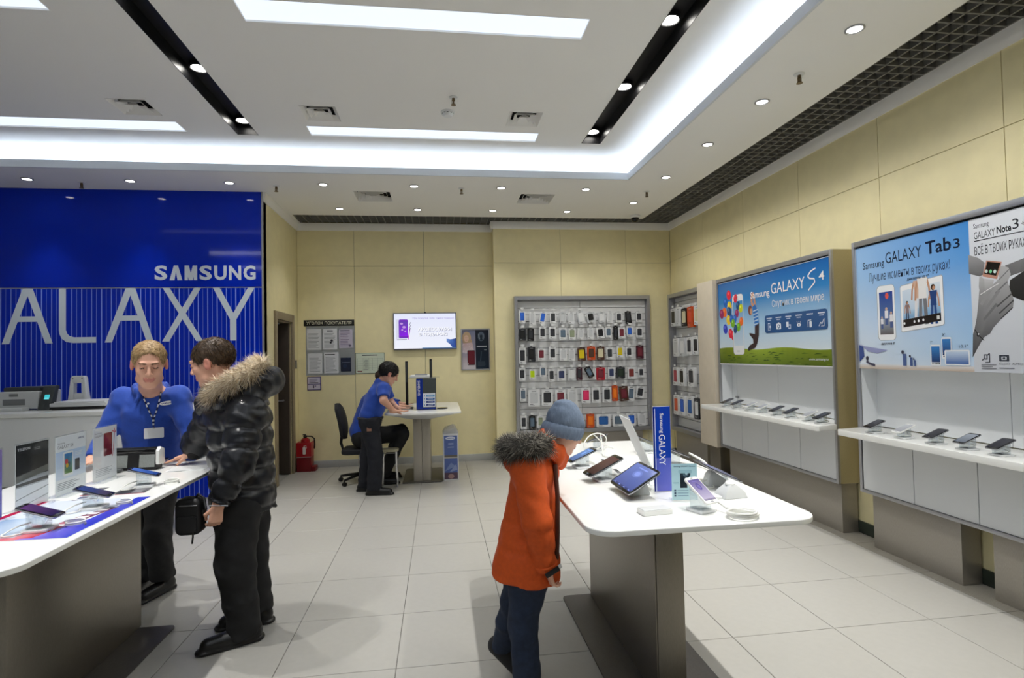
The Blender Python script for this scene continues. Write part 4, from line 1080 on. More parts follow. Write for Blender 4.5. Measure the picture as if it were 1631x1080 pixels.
# ------------------------------------------------------------------ the three steel-legged tables
def display_table(label, x0, x1, y0, y1, zt, ped, plate_, m=M_STEEL, th=0.022, under=False):
    t = thing('display_table', label, 'display table', ((x0 + x1) / 2, (y0 + y1) / 2, 0), 'white topped steel pedestal tables')
    q = B(M_WHITE)
    q.prism(rrect(x1 - x0, y1 - y0, 0.10, 8, (x0 + x1) / 2, (y0 + y1) / 2), zt - th, zt)
    q.build('tabletop', parent=t, bevel=0.006, segs=3)
    a_, b_, c_, d_ = ped
    if under:
        q = B(M_WHITEM)
        q.ring([[(x0 + 0.05, y0 + 0.05, zt - th - 0.001), (x1 - 0.05, y0 + 0.05, zt - th - 0.001), (x1 - 0.05, y1 - 0.05, zt - th - 0.001), (x0 + 0.05, y1 - 0.05, zt - th - 0.001)],
                [(a_ - 0.02, c_ - 0.02, zt - 0.12), (b_ + 0.02, c_ - 0.02, zt - 0.12), (b_ + 0.02, d_, zt - 0.12), (a_ - 0.02, d_, zt - 0.12)]])
        q.build('apron', parent=t, bevel=0.003)
    zu = zt - (0.12 if under else th) - 0.001
    xm = (a_ + b_) / 2 if under else a_ + 0.006
    q = B(m); q.box(a_, c_, 0.012, xm - 0.001, d_, zu); q.build('pedestal_panel', parent=t, bevel=0.003)
    q = B(m); q.box(xm + 0.001, c_, 0.012, b_, d_, zu); q.build('pedestal_panel', parent=t, bevel=0.006)
    q = B(M_STEELD); e_, f_, g_, h_ = plate_; q.prism(rrect(f_ - e_, h_ - g_, 0.03, 4, (e_ + f_) / 2, (g_ + h_) / 2), 0.0, 0.012); q.build('base_plate', parent=t, bevel=0.003)
    return t
display_table('white table on a steel pedestal in front of the child, laden with tablets', 0.52, 1.42, 1.93, 3.86, 0.93, (0.938, 1.076, 2.41, 3.52), (0.757, 1.29, 2.22, 3.54))
display_table('white table on a steel pedestal at the left edge, with standing acrylic sign holders', -2.22, -1.32, 1.90, 3.78, 0.93, (-1.90, -1.762, 2.545, 3.58), (-2.12, -1.562, 2.35, 3.56))
display_table('white table with a pale steel leg by the back wall, used as a work desk', -0.64, 0.25, 6.57, 8.0, 0.90, (-0.335, -0.122, 7.05, 7.75), (-0.47, 0.02, 6.98, 7.85), m=mat('pale_steel', rgb(176, 170, 158), 0.4, metal=0.5, noise=0.06, nscale=120, stretch=(5, 5, .4)), under=True)

# counter behind the seller
t = thing('service_counter', 'long white service counter in front of the blue striped wall', 'counter', (-4.2, 5.6, 0))
q = B(M_WHITE); q.box(-5.9, 5.36, 1.097, -2.3, 6.10, 1.135); q.build('countertop', parent=t, bevel=0.006)
q = B(M_WHITEM); q.box(-5.88, 5.385, 0.50, -2.32, 5.40, 1.097); q.build('front_panel', parent=t, bevel=0.003)
q = B(M_WHITEM); q.box(-2.34, 5.40, 0.50, -2.32, 6.08, 1.097); q.build('end_panel', parent=t)
for xx in (-5.3, -3.6): 
    q = B(M_STEEL); q.box(xx - 0.3, 5.55, 0.0, xx + 0.3, 5.72, 1.097); q.build('pedestal', parent=t, bevel=0.003)

# ------------------------------------------------------------------ people: smooth-union fields turned into one surface
class Field:
    def __init__(s, lo, hi, h):
        s.lo, s.h, s.rs = np.array(lo, float), h, 1.0
        s.n = np.ceil((np.array(hi) - s.lo) / h).astype(int) + 1
        s.F = np.full(s.n, 1.0, np.float32)
        s.I = np.zeros(s.n, np.int8)
        s.ax = [(s.lo[i] + np.arange(s.n[i]) * h).astype(np.float32) for i in range(3)]
    def _sl(s, lo, hi):
        a = np.clip(np.floor((np.array(lo) - s.lo) / s.h).astype(int), 0, s.n - 1)
        b_ = np.clip(np.ceil((np.array(hi) - s.lo) / s.h).astype(int) + 1, 1, s.n)
        sl = tuple(slice(x, max(y, x + 1)) for x, y in zip(a, b_))
        X = s.ax[0][sl[0]][:, None, None]; Y = s.ax[1][sl[1]][None, :, None]; Z = s.ax[2][sl[2]][None, None, :]
        return sl, X, Y, Z
    def put(s, sl, d, k, c):
        F = s.F[sl]
        d = np.broadcast_to(d, F.shape)
        s.I[sl] = np.where(d < F, c, s.I[sl])
        if k > 0:
            h = np.clip(0.5 + 0.5 * (F - d) / k, 0, 1)
            s.F[sl] = F * (1 - h) + d * h - k * h * (1 - h)
        else:
            s.F[sl] = np.minimum(F, d)
    def cap(s, a, b, ra, rb=None, k=0.02, c=0, sq=None, rip=None, flat=False):
        rb = ra if rb is None else rb
        ra, rb = ra * s.rs, rb * s.rs
        a, b = np.array(a, float), np.array(b, float)
        m = max(ra, rb) * (max(1, sq[1]) if sq else 1) + k + 0.02
        sl, X, Y, Z = s._sl(np.minimum(a, b) - m, np.maximum(a, b) + m)
        px, py, pz = X - a[0], Y - a[1], Z - a[2]
        ba = b - a
        L2 = max(ba @ ba, 1e-9)
        t = np.clip((px * ba[0] + py * ba[1] + pz * ba[2]) / L2, 0, 1)
        qx, qy, qz = px - t * ba[0], py - t * ba[1], pz - t * ba[2]
        if sq:      # widen along unit vector n by factor f
            n, f = np.array(sq[0], float), sq[1]
            n = n / np.linalg.norm(n)
            e = (qx * n[0] + qy * n[1] + qz * n[2]) * (1 / f - 1)
            qx, qy, qz = qx + e * n[0], qy + e * n[1], qz + e * n[2]
        d = np.sqrt(qx * qx + qy * qy + qz * qz) - (ra + (rb - ra) * t)
        if rip:
            d = d + rip[1] * (1 - np.abs(np.sin(PI * t * math.sqrt(L2) / rip[0]))) ** 2
        if flat:
            d = np.maximum(d, ((px - ba[0]) * ba[0] + (py - ba[1]) * ba[1] + (pz - ba[2]) * ba[2]) / math.sqrt(L2))
        s.put(sl, d.astype(np.float32), k, c)
        return s
    def ell(s, ctr, r, k=0.02, c=0, R=None):
        ctr, r = np.array(ctr, float), np.array(r, float) * s.rs
        m = r.max() + k + 0.015
        sl, X, Y, Z = s._sl(ctr - m, ctr + m)
        p = [X - ctr[0], Y - ctr[1], Z - ctr[2]]
        if R is not None: p = [p[0] * R[i][0] + p[1] * R[i][1] + p[2] * R[i][2] for i in range(3)]
        k0 = np.sqrt((p[0] / r[0]) ** 2 + (p[1] / r[1]) ** 2 + (p[2] / r[2]) ** 2)
        k1 = np.sqrt((p[0] / r[0] ** 2) ** 2 + (p[1] / r[1] ** 2) ** 2 + (p[2] / r[2] ** 2) ** 2) + 1e-6
        s.put(sl, (k0 * (k0 - 1) / k1).astype(np.float32), k, c)
        return s
    def carve(s, ctr, r, k=0.01, R=None):
        ctr, r = np.array(ctr, float), np.array(r, float) * s.rs
        m = r.max() + k + 0.01
        sl, X, Y, Z = s._sl(ctr - m, ctr + m)
        p = [X - ctr[0], Y - ctr[1], Z - ctr[2]]
        if R is not None: p = [p[0] * R[i][0] + p[1] * R[i][1] + p[2] * R[i][2] for i in range(3)]
        k0 = np.sqrt((p[0] / r[0]) ** 2 + (p[1] / r[1]) ** 2 + (p[2] / r[2]) ** 2)
        k1 = np.sqrt((p[0] / r[0] ** 2) ** 2 + (p[1] / r[1] ** 2) ** 2 + (p[2] / r[2] ** 2) ** 2) + 1e-6
        d = -(k0 * (k0 - 1) / k1)
        F = s.F[sl]
        h = np.clip(0.5 - 0.5 * (F - d) / k, 0, 1)
        s.F[sl] = F * (1 - h) + d * h + k * h * (1 - h)
        return s
    def cut(s, p, n, R=None):
        p, n = np.array(p, float), np.array(n, float)
        n = n / np.linalg.norm(n)
        R = 9 if R is None else R
        sl, X, Y, Z = s._sl(p - R, p + R)
        s.F[sl] = np.maximum(s.F[sl], ((X - p[0]) * n[0] + (Y - p[1]) * n[1] + (Z - p[2]) * n[2]).astype(np.float32))
        return s
    def wrinkle(s, amp, fr=30.0, ph=0.0):
        X, Y, Z = s.ax[0][:, None, None], s.ax[1][None, :, None], s.ax[2][None, None, :]
        w_ = np.sin(X * fr + np.sin(Z * fr * 0.7 + ph) * 1.7) * np.sin(Z * fr * 1.25 + np.sin(Y * fr * 0.9) * 1.6 + X * 9 + ph) + 0.5 * np.sin(Y * fr * 1.9 + Z * fr * 0.8 + ph * 2)
        s.F = s.F + (amp * w_).astype(np.float32)
        return s
    def zripple(s, z0, per, amp, top=9):
        Z = s.ax[2][None, None, :]
        g = amp * (1 - np.abs(np.sin(PI * (Z - z0) / per))) ** 2 * (Z < top)
        s.F = s.F + g.astype(np.float32)
        return s
    def mesh(s, name, mats=None, parent=None, cols=None, smooth_it=1):
        F = s.F
        S = F < 0
        nx, ny, nz = F.shape
        cnt_ = np.zeros((nx - 1, ny - 1, nz - 1), np.int8)
        for i in (0, 1):
            for j in (0, 1):
                for k in (0, 1): cnt_ += S[i:nx - 1 + i, j:ny - 1 + j, k:nz - 1 + k]
        act = np.argwhere((cnt_ > 0) & (cnt_ < 8))
        idx = np.full(cnt_.shape, -1, np.int32)
        idx[act[:, 0], act[:, 1], act[:, 2]] = np.arange(len(act))
        P = np.zeros((len(act), 3)); W = np.zeros(len(act))
        cor = [(i, j, k) for i in (0, 1) for j in (0, 1) for k in (0, 1)]
        val = {c: F[act[:, 0] + c[0], act[:, 1] + c[1], act[:, 2] + c[2]] for c in cor}
        for a in cor:
            for ax in range(3):
                if a[ax]: continue
                b_ = list(a); b_[ax] = 1; b_ = tuple(b_)
                va, vb = val[a], val[b_]
                x = (va < 0) != (vb < 0)
                t = np.where(x, va / np.where(x, va - vb, 1), 0)
                q = np.tile(np.array(a, float), (len(act), 1)); q[:, ax] += t
                P += q * x[:, None]; W += x
        P = (act + P / W[:, None]) * s.h + s.lo
        quads = []
        for ax in range(3):
            sl0 = [slice(None)] * 3; sl1 = [slice(None)] * 3
            sl0[ax] = slice(0, -1); sl1[ax] = slice(1, None)
            A, Bb = S[tuple(sl0)], S[tuple(sl1)]
            e = np.argwhere(A != Bb)
            u, v = (ax + 1) % 3, (ax + 2) % 3
            ok = (e[:, u] > 0) & (e[:, v] > 0) & (e[:, u] < F.shape[u] - 1) & (e[:, v] < F.shape[v] - 1)
            e = e[ok]
            def at_(du, dv):
                c = e.copy(); c[:, u] -= du; c[:, v] -= dv
                return idx[c[:, 0], c[:, 1], c[:, 2]]
            q = np.stack([at_(1, 1), at_(0, 1), at_(0, 0), at_(1, 0)], 1)
            inside = A[e[:, 0], e[:, 1], e[:, 2]]
            q[~inside] = q[~inside][:, ::-1]
            quads.append(q)
        Q = np.concatenate(quads)
        for _ in range(smooth_it):
            acc = np.zeros_like(P); c_ = np.zeros(len(P))
            for i, j in ((0, 1), (1, 2), (2, 3), (3, 0)):
                np.add.at(acc, Q[:, i], P[Q[:, j]]); np.add.at(c_, Q[:, i], 1)
                np.add.at(acc, Q[:, j], P[Q[:, i]]); np.add.at(c_, Q[:, j], 1)
            P = P * 0.5 + 0.5 * acc / np.maximum(c_, 1)[:, None]
        org = np.array(ORG.get(parent, Vector((0, 0, 0)))) if parent is not None else np.zeros(3)
        me = bpy.data.meshes.new(name)
        me.vertices.add(len(P)); me.vertices.foreach_set('co', (P - org).astype(np.float32).ravel())
        me.loops.add(len(Q) * 4); me.loops.foreach_set('vertex_index', Q.astype(np.int32).ravel())
        me.polygons.add(len(Q)); me.polygons.foreach_set('loop_start', np.arange(0, len(Q) * 4, 4, dtype=np.int32))
        me.polygons.foreach_set('use_smooth', np.ones(len(Q), bool))
        me.update(calc_edges=True)
        if cols:
            r = np.clip(np.round((P - s.lo) / s.h).astype(int), 0, s.n - 1)
            ids = s.I[r[:, 0], r[:, 1], r[:, 2]]
            cc = np.ones((len(P), 4), np.float32)
            cc[:, :3] = np.array(cols)[ids]
            ca = me.color_attributes.new('Col', 'FLOAT_COLOR', 'POINT')
            ca.data.foreach_set('color', cc.ravel())
        for m in (mats or []): me.materials.append(m)
        o = bpy.data.objects.new(name, me)
        COL.objects.link(o)
        if parent is not None: o.parent = parent; ORG[o] = Vector(org)
        s.P = P
        s.org = org
        return o

def strands(name, roots, dirs, length, rad, cols, m, parent, bend=0.0, kind=None):
    """tapering three sided hairs as one mesh"""
    n = len(roots)
    d = dirs / np.linalg.norm(dirs, axis=1, keepdims=True)
    h = np.where(np.abs(d[:, 2:3]) < 0.9, np.array([[0, 0, 1.0]]), np.array([[1.0, 0, 0]]))
    x = np.cross(h, d); x /= np.linalg.norm(x, axis=1, keepdims=True)
    y = np.cross(d, x)
    L = length * (0.6 + 0.8 * rng.random((n, 1)))
    V = [roots + rad * (x * math.cos(2 * PI * j / 3) + y * math.sin(2 * PI * j / 3)) for j in range(3)]
    V.append(roots + d * L + bend * L * np.array([[0, 0, -1.0]]))
    P = np.stack(V, 1).reshape(-1, 3)
    b_ = np.arange(n)[:, None] * 4
    T = np.concatenate([b_ + np.array([[0, 1, 3]]), b_ + np.array([[1, 2, 3]]), b_ + np.array([[2, 0, 3]])])
    org = np.array(ORG.get(parent, Vector((0, 0, 0))))
    me = bpy.data.meshes.new(name)
    me.vertices.add(len(P)); me.vertices.foreach_set('co', (P - org).astype(np.float32).ravel())
    me.loops.add(len(T) * 3); me.loops.foreach_set('vertex_index', T.astype(np.int32).ravel())
    me.polygons.add(len(T)); me.polygons.foreach_set('loop_start', np.arange(0, len(T) * 3, 3, dtype=np.int32))
    me.update(calc_edges=True)
    cc = np.ones((n, 4, 4), np.float32)
    pick = np.array(cols)[rng.integers(0, len(cols), n)]
    cc[:, :, :3] = pick[:, None, :]
    cc[:, 3, :3] *= 1.15
    ca = me.color_attributes.new('Col', 'FLOAT_COLOR', 'POINT')
    ca.data.foreach_set('color', cc.ravel())
    me.materials.append(m)
    o = bpy.data.objects.new(name, me)
    COL.objects.link(o)
    o.parent = parent; ORG[o] = ORG.get(parent, Vector((0, 0, 0)))
    if kind: o['kind'] = kind
    return o

M_SKIN = vmat('skin', 0.5, spec=0.35)
M_HAIR = vmat('hair_strands', 0.55)
SKIN = [rgb(214, 164, 140), rgb(192, 124, 112), rgb(104, 76, 54), rgb(44, 34, 30), rgb(206, 140, 122)]
def basis(f, up=(0, 0, 1)):
    f = np.array(f, float); f /= np.linalg.norm(f)
    up = np.array(up, float)
    l = np.cross(up, f); l /= np.linalg.norm(l)
    u = np.cross(f, l)
    return f, l, u         # forward, person's left, up
def head(F, c, f, sc=1.0, ears=True, up=(0, 0, 1)):
    """a head with brow, nose, eyes, lips, chin and ears about its centre c"""
    f, l, u = basis(f, up)
    R = [l, f, u]
    q = lambda a, b, d: np.array(c) + (l * a + f * b + u * d) * sc
    e = lambda *r: np.array(r) * sc
    F.ell(q(0, -0.008, 0.030), e(.075, .096, .090), 0.015, 0, R)
    F.ell(q(0, 0.028, -0.042), e(.059, .062, .070), 0.025, 0, R)
    F.ell(q(0, 0.062, -0.098), e(.024, .020, .018), 0.022, 0, R)
    for s_ in (-1, 1):
        F.ell(q(s_ * .036, .066, -.022), e(.022, .018, .018), 0.02, 0, R)
        F.cap(q(s_ * .048, .02, -.075), q(s_ * .02, .058, -.102), .016 * sc, .014 * sc, 0.02)
    F.cap(q(-.034, .086, .026), q(.034, .086, .026), .010 * sc, None, 0.015)
    for s_ in (-1, 1): F.carve(q(s_ * .030, .106, .006), e(.016, .016, .011), 0.010, R)
    F.cap(q(0, .090, .012), q(0, .108, -.026), .007 * sc, .011 * sc, 0.010)
    for s_ in (-1, 1):
        F.ell(q(s_ * .011, .100, -.030), e(.008, .010, .007), 0.006, 0, R)
        F.ell(q(s_ * .030, .083, .006), e(.013, .011, .010), 0.003, 0, R)
        F.cap(q(s_ * .019, .0945, .0015), q(s_ * .041, .0905, .0015), .0030 * sc, None, 0.001, 3)
        F.cap(q(s_ * .016, .0965, .026), q(s_ * .043, .0905, .030), .0046 * sc, None, 0.002, 2)
    F.cap(q(-.021, .0855, -.058), q(.021, .0855, -.058), .0055 * sc, None, 0.004, 1)
    F.cap(q(-.015, .0855, -.068), q(.015, .0855, -.068), .0060 * sc, None, 0.004, 1)
    F.cap(q(-.018, .0915, -.0625), q(.018, .0915, -.0625), .0013 * sc, None, 0.0, 1)
    if ears:
        for s_ in (-1, 1):
            F.ell(q(s_ * .078, -.008, -.004), e(.010, .019, .032), 0.006, 4, R)
            F.carve(q(s_ * .090, -.004, 0.0), e(.008, .010, .017), 0.004, R)
    return q
def hand(F, w, d, n, sc=1.0, curl=0.5, side=1, thumb=0.6, c=0):
    """palm and five separate bent fingers; w wrist, d towards fingers, n out of the palm"""
    d = np.array(d, float); d /= np.linalg.norm(d)
    n = np.array(n, float); n = n - d * (n @ d); n /= np.linalg.norm(n)
    s_ = np.cross(d, n) * side
    w = np.array(w, float)
    q = lambda a, b, k: w + (d * a + s_ * b + n * k) * sc
    for i, b in enumerate((-.027, -.009, .009, .026)):
        F.cap(q(.0, b * 0.55, 0), q(.082, b, 0.0), .0135 * sc, .0115 * sc, 0.012, c)
    F.cap(q(-.03, 0, 0), q(.015, 0, 0), .024 * sc, .022 * sc, 0.015, c, sq=(s_, 1.15))
    for i, (b, L) in enumerate(((-.027, .070), (-.009, .080), (.009, .074), (.026, .058))):
        a0 = q(.082, b, 0)
        an = max(0.10, 0.25 + curl * 0.6)
        p = a0
        for seg, fr in enumerate((.45, .32, .25)):
            dr = d * math.cos(an) + n * math.sin(an)
            r = p + dr * L * fr * sc
            F.cap(p, r, (.0088 - .0009 * seg) * sc, (.0082 - .0009 * seg) * sc, 0.003, c)
            p = r
            an += curl * 0.75
    t0, t1 = q(.018, -.022, .004), q(.050, -.046, .018 + .01 * thumb)
    t2 = q(.082, -.050 + .02 * thumb, .030 + .012 * thumb)
    F.cap(t0, t1, .0125 * sc, .0105 * sc, 0.008, c)
    F.cap(t1, t2, .0098 * sc, .0078 * sc, 0.004, c)

def shoe(F, heel, toe, w_=0.045, h_=0.075, k=0.02):
    heel, toe = np.array(heel, float), np.array(toe, float)
    d = toe - heel
    F.cap(heel + d * 0.10 + (0, 0, w_), toe - d * 0.16 + (0, 0, w_ * 0.72), w_, w_ * 0.82, k)
    F.cap(heel + d * 0.16 + (0, 0, w_), heel + d * 0.22 + (0, 0, h_ + 0.04), w_ * 0.92, w_ * 0.98, k)
    F.cap(heel + d * 0.06 + (0, 0, 0.012), toe - d * 0.10 + (0, 0, 0.012), w_ * 1.02, w_ * 0.93, 0.004, sq=((0, 0, 1), 0.42))
def sole_cut(F, p, nrm=(0, 0, -1)):
    F.cut(p, nrm)
def fmesh(F, name, m, parent, **kw): return F.mesh(name, [m], parent, **kw)
def hair_on(F_, parent, name, base, cols, n, length, rad, comb, up=0.25):
    """hair cap mesh plus strands lying along it"""
    o = F_.mesh(name, [M_HAIR], parent, cols=[base])
    P = F_.P
    c = P.mean(0)
    i = rng.integers(0, len(P), n)
    r = P[i]
    nr = r - c; nr /= np.linalg.norm(nr, axis=1, keepdims=True)
    cm = comb(r) + 0.25 * rng.normal(size=r.shape)
    tg = cm - nr * np.sum(cm * nr, 1, keepdims=True)
    tg /= np.linalg.norm(tg, axis=1, keepdims=True) + 1e-6
    strands('hair_strands', r, tg + nr * up, length, rad, cols, M_HAIR, o, kind='stuff')
    return o

M_POLO = mat('blue_polo_cloth', rgb(28, 68, 162), 0.8, noise=0.08, nscale=90, bump=0.08, sheen=0.15)
M_JEAN = mat('dark_jeans', rgb(24, 26, 34), 0.85, noise=0.16, nscale=60, bump=0.08)
M_JEANG = mat('charcoal_trousers', rgb(40, 40, 42), 0.85, noise=0.14, nscale=60, bump=0.08)
M_BLKCL = mat('black_trousers', rgb(20, 20, 22), 0.8, noise=0.1, nscale=60)
M_LEATHER = mat('black_leather', rgb(18, 18, 19), 0.35)
M_PUFF = mat('black_puffer_nylon', rgb(24, 25, 30), 0.30, noise=0.1, nscale=40, bump=0.06)
M_ORANGE = mat('orange_parka_cloth', rgb(198, 78, 14), 0.72, noise=0.08, nscale=70, bump=0.1)
M_HAT = mat('blue_grey_knit', rgb(108, 122, 142), 0.9, noise=0.12, nscale=110, bump=0.25, stretch=(1, 1, 0.4))
M_LINING = mat('brown_lining', rgb(74, 40, 26), 0.8)

def seller():
    C_ = (-1.95, 4.05, 0)
    t = thing('person', 'young man in blue polo shirt with lanyard badge, leaning over the left table', 'person', C_)
    F = Field((-2.45, 3.40, -0.01), (-1.35, 4.45, 1.82), 0.0055)
    f = (0.40, -0.88, -0.26)
    hc = np.array((-1.773, 3.700, 1.549))
    q = head(F, hc, f, 1.16)
    nb = np.array((-1.871, 3.920, 1.351))
    F.cap(hc + np.array((-.01, .03, -.06)), nb, .062, .066, 0.02)
    shR, shL = np.array((-2.043, 3.930, 1.323)), np.array((-1.694, 3.900, 1.327))
    elR, wrR = np.array((-2.097, 3.850, 1.132)), np.array((-2.088, 3.680, 0.985)); wrR[2] = .990
    elL, wrL = np.array((-1.601, 3.850, 1.089)), np.array((-1.639, 3.950, 0.923))
    wst, hipR, hipL = np.array((-1.908, 4.020, 0.919)), np.array((-2.05, 4.10, 0.86)), np.array((-1.86, 4.08, 0.86))
    F.cap(shR, shL, .06, None, 0.05)
    F.cap((shR + shL) / 2 + np.array((0, .03, -.10)), wst, .09, .09, 0.04, sq=((.92, .38, 0), 1.25))
    F.cap(wst, (hipR + hipL) / 2, .10, .11, 0.05, sq=((1, 0, 0), 1.2))
    for a, b, c in ((shR, elR, wrR), (shL, elL, wrL)):
        F.cap(a, b, .045, .036, 0.03); F.cap(b, c, .036, .026, 0.02)
    hand(F, wrR + (wrR - elR) * 0.06, (0.25, -0.95, -0.02), (0, 0, -1), 1.0, -.25, 1)
    hand(F, wrL + (wrL - elL) * 0.03, (-0.93, -0.05, -0.28), (0, -.2, -1), 1.0, 0.3, -1)
    kR, aR, kL, aL = np.array((-2.060, 4.160, 0.385)), np.array((-2.057, 4.200, 0.105)), np.array((-1.901, 4.060, 0.407)), np.array((-1.881, 4.100, 0.131))
    for h_, k_, a_ in ((hipR, kR, aR), (hipL, kL, aL)):
        F.cap(h_, k_, .075, .05, 0.04); F.cap(k_, a_, .05, .035, 0.02)
        F.cap(a_, a_ + np.array((0.0, -.01, -.05)), .03, .025, 0.02)
    fmesh(F, 'body', M_SKIN, t, cols=SKIN)
    # hair
    H = Field(hc - .2, hc + .22, 0.005)
    fb, lb, ub = basis(f)
    R = [lb, fb, ub]
    H.ell(q(0, -.010, .040), np.array((.080, .101, .086)) * 1.16, 0.01, 0, R)
    H.carve(q(0, .092, -.038), np.array((.074, .070, .118)) * 1.16, 0.012, R)
    H.carve(q(0, -.03, -.125), np.array((.12, .12, .10)) * 1.16, 0.01, R)
    for s_ in (-1, 1): H.carve(q(s_ * .085, .015, -.03), np.array((.024, .030, .045)) * 1.16, 0.01, R)
    H.wrinkle(0.0016, 160)
    hair_on(H, t, 'hair', rgb(150, 122, 84), [rgb(170, 140, 98), rgb(204, 176, 130), rgb(134, 106, 72), rgb(220, 194, 148)], 3000, .017, .0013,
            lambda r: np.where((r - hc) @ ub[:, None] > .10 * 0.9, fb[None, :] * 0.8, -ub[None, :] + fb[None, :] * 0.2), 0.12)
    # polo shirt
    S = Field((-2.45, 3.40, 0.80), (-1.35, 4.45, 1.50), 0.007)
    S.cap(shR + (0.02, 0, -.01), shL + (-.02, 0, -.01), .078, None, 0.04)
    ch = (shR + shL) / 2 + np.array((0, 0.02, -.10))
    S.cap(ch, wst, .128, .112, 0.05, sq=((.92, .38, 0), 1.42))
    S.cap(wst, (hipR + hipL) / 2 + np.array((0, 0, .04)), .112, .118, 0.05, sq=((.95, .3, 0), 1.36))
    S.cap(nb - (0, 0, .05), nb + (0, 0, -.01), .085, .075, 0.03)
    for a, b, c in ((shR, elR, wrR), (shL, elL, wrL)):
        S.cap(a, b, .074, .056, 0.035); S.cap(b, c, .056, .040, 0.02, flat=True)
    S.cut((0, 0, 0.83), (0, 0, -1)); S.carve(nb + (0.015, -.025, .065), (.064, .064, .062), 0.01)
    S.wrinkle(0.0042, 21, 0.4); S.wrinkle(.0016, 48)
    sh = fmesh(S, 'polo_shirt', M_POLO, t)
    # collar flaps standing round the neck
    K = Field(nb - .18, nb + .18, 0.005)
    fo, le, u_ = basis((.40, -.9, 0))
    pts = []
    for i in range(13):
        an = -2.55 + 5.1 * i / 12
        pts.append(nb + fo * (-math.cos(an) * .082 + .008) + le * math.sin(an) * .088 + np.array((0, 0, .048 - .050 * max(0, -math.cos(an)))))
    for a, b in zip(pts[:-1], pts[1:]): K.cap(a, b, .016, None, 0.008, sq=((0, 0, 1), 1.7))
    for s_, pe in ((1, pts[-1]), (-1, pts[0])): K.cap(pe, pe + fo * .018 + le * (s_ * .030) + np.array((0, 0, -.045)), .014, .007, 0.01, sq=((0, 0, 1), 1.4))
    fmesh(K, 'collar', M_POLO, t)
    fo3 = Vector(fo)
    le3 = Vector(le)
    def onshirt(px, depth=0.0): return Vector(px) + fo3 * depth
    def surf(pt):            # slide a point along the view of the chest until it lies on the cloth
        P_ = S.P
        d = P_ - np.array(pt)
        off = d - np.outer(d @ fo, fo)
        near = np.linalg.norm(off, axis=1) < 0.014
        if not near.any(): return Vector(pt)
        m_ = (d[near] @ fo).max()
        return Vector(pt) + fo3 * float(m_)
    b = B(M_WHITE)
    for pp in ((-1.825, 3.800, 1.354), (-1.829, 3.800, 1.299)):
        p = surf(pp); b.cyl(p, p + fo3 * 0.004, 0.0065, n=10)
    b.build('button', sh)['kind'] = 'stuff'
    # lanyard and badge
    lp = [surf(p) + fo3 * 0.004 for p in ((-1.897, 3.850, 1.397), (-1.858, 3.800, 1.339), (-1.829, 3.800, 1.263), (-1.803, 3.800, 1.203), (-1.799, 3.800, 1.151))]
    rp = [surf(p) + fo3 * 0.004 for p in ((-1.774, 3.850, 1.393), (-1.758, 3.800, 1.336), (-1.777, 3.800, 1.261), (-1.796, 3.800, 1.203), (-1.799, 3.800, 1.151))]
    M_LANY = mat('navy_lanyard', rgb(24, 30, 70), 0.7)
    b = B(M_LANY)
    for pts_ in (lp, rp): b.tube(pts_, 0.0042, 6)
    ly = b.build('lanyard', t)
    for pts_ in (lp, rp):
        b = B(M_WHITEM)
        for i in range(len(pts_) - 1):
            for fr in (0.15, 0.6):
                a_ = pts_[i].lerp(pts_[i + 1], fr); c_ = pts_[i].lerp(pts_[i + 1], fr + 0.22)
                b.tube([a_ + fo3 * .0012, c_ + fo3 * .0012], 0.0040, 6)
        b.build('printed_word', ly)['kind'] = 'stuff'
    bc = surf((-1.796, 3.800, 1.108)) + fo3 * 0.008
    b = B(M_WHITEM)
    f_ = lambda u, v, w_: bc + le3 * u + Vector((0, 0, 1)) * v + fo3 * w_
    b.prism(rrect(.108, .066, .006, 3), 0, 0.003, f=f_)
    bd = b.build('badge', t)
    b = B(M_CHROME); b.prism(rrect(.012, .022, .004, 2, 0, .040), 0, .004, f=f_); b.build('badge_clip', bd)
    lg = surf((-1.717, 3.800, 1.299)) + fo3 * 0.003
    tilt = 0.10
    f2 = lambda u, v, w_: lg + le3 * (u * 1.0) + Vector((0, 0, 1)) * (v - u * tilt * -1) + fo3 * w_
    b = B(M_WHITE); b.prism([(0.042 * math.cos(2 * PI * i / 20), 0.013 * math.sin(2 * PI * i / 20)) for i in range(20)], 0, 0.002, f=f2); ob = b.build('chest_logo', sh)
    a = Art(lg + fo3 * 0.0024, le3 + Vector((0, 0, tilt)), (0, 0, 1)); a.text('SAMSUNG', -.030, -.005, .030, .005, rgb(20, 40, 130), 0.02); a.build('logo_lettering', M_PRINT, ob)
    # trousers and shoes
    T = Field((-2.35, 3.75, 0.02), (-1.55, 4.40, 0.98), 0.007)
    T.cap((hipR + hipL) / 2 + np.array((-.03, 0, .03)), (hipR + hipL) / 2 + np.array((.03, 0, .03)), .125, None, 0.04)
    for h_, k_, a_ in ((hipR, kR, aR), (hipL, kL, aL)):
        T.cap(h_ - (0, 0, .03), k_, .105, .082, 0.03); T.cap(k_, a_ + (0, 0, -.035), .082, .074, 0.02, flat=True)
    T.wrinkle(0.005, 22, 1.0); T.wrinkle(.002, 45)
    fmesh(T, 'trousers', M_JEANG, t)
    for a_, d in ((aR, (0.03, -0.20)), (aL, (-.06, -.19))):
        G = Field(a_ - (.3, .36, .16), a_ + (.25, .2, .1), 0.006)
        hl = np.array((a_[0] - d[0] * .3, a_[1] - d[1] * .38, 0)); to = hl + np.array((d[0], d[1], 0)) * 1.42
        shoe(G, hl, to, .047); G.cut((0, 0, .002), (0, 0, -1))
        fmesh(G, 'shoe', M_LEATHER, t)
seller()

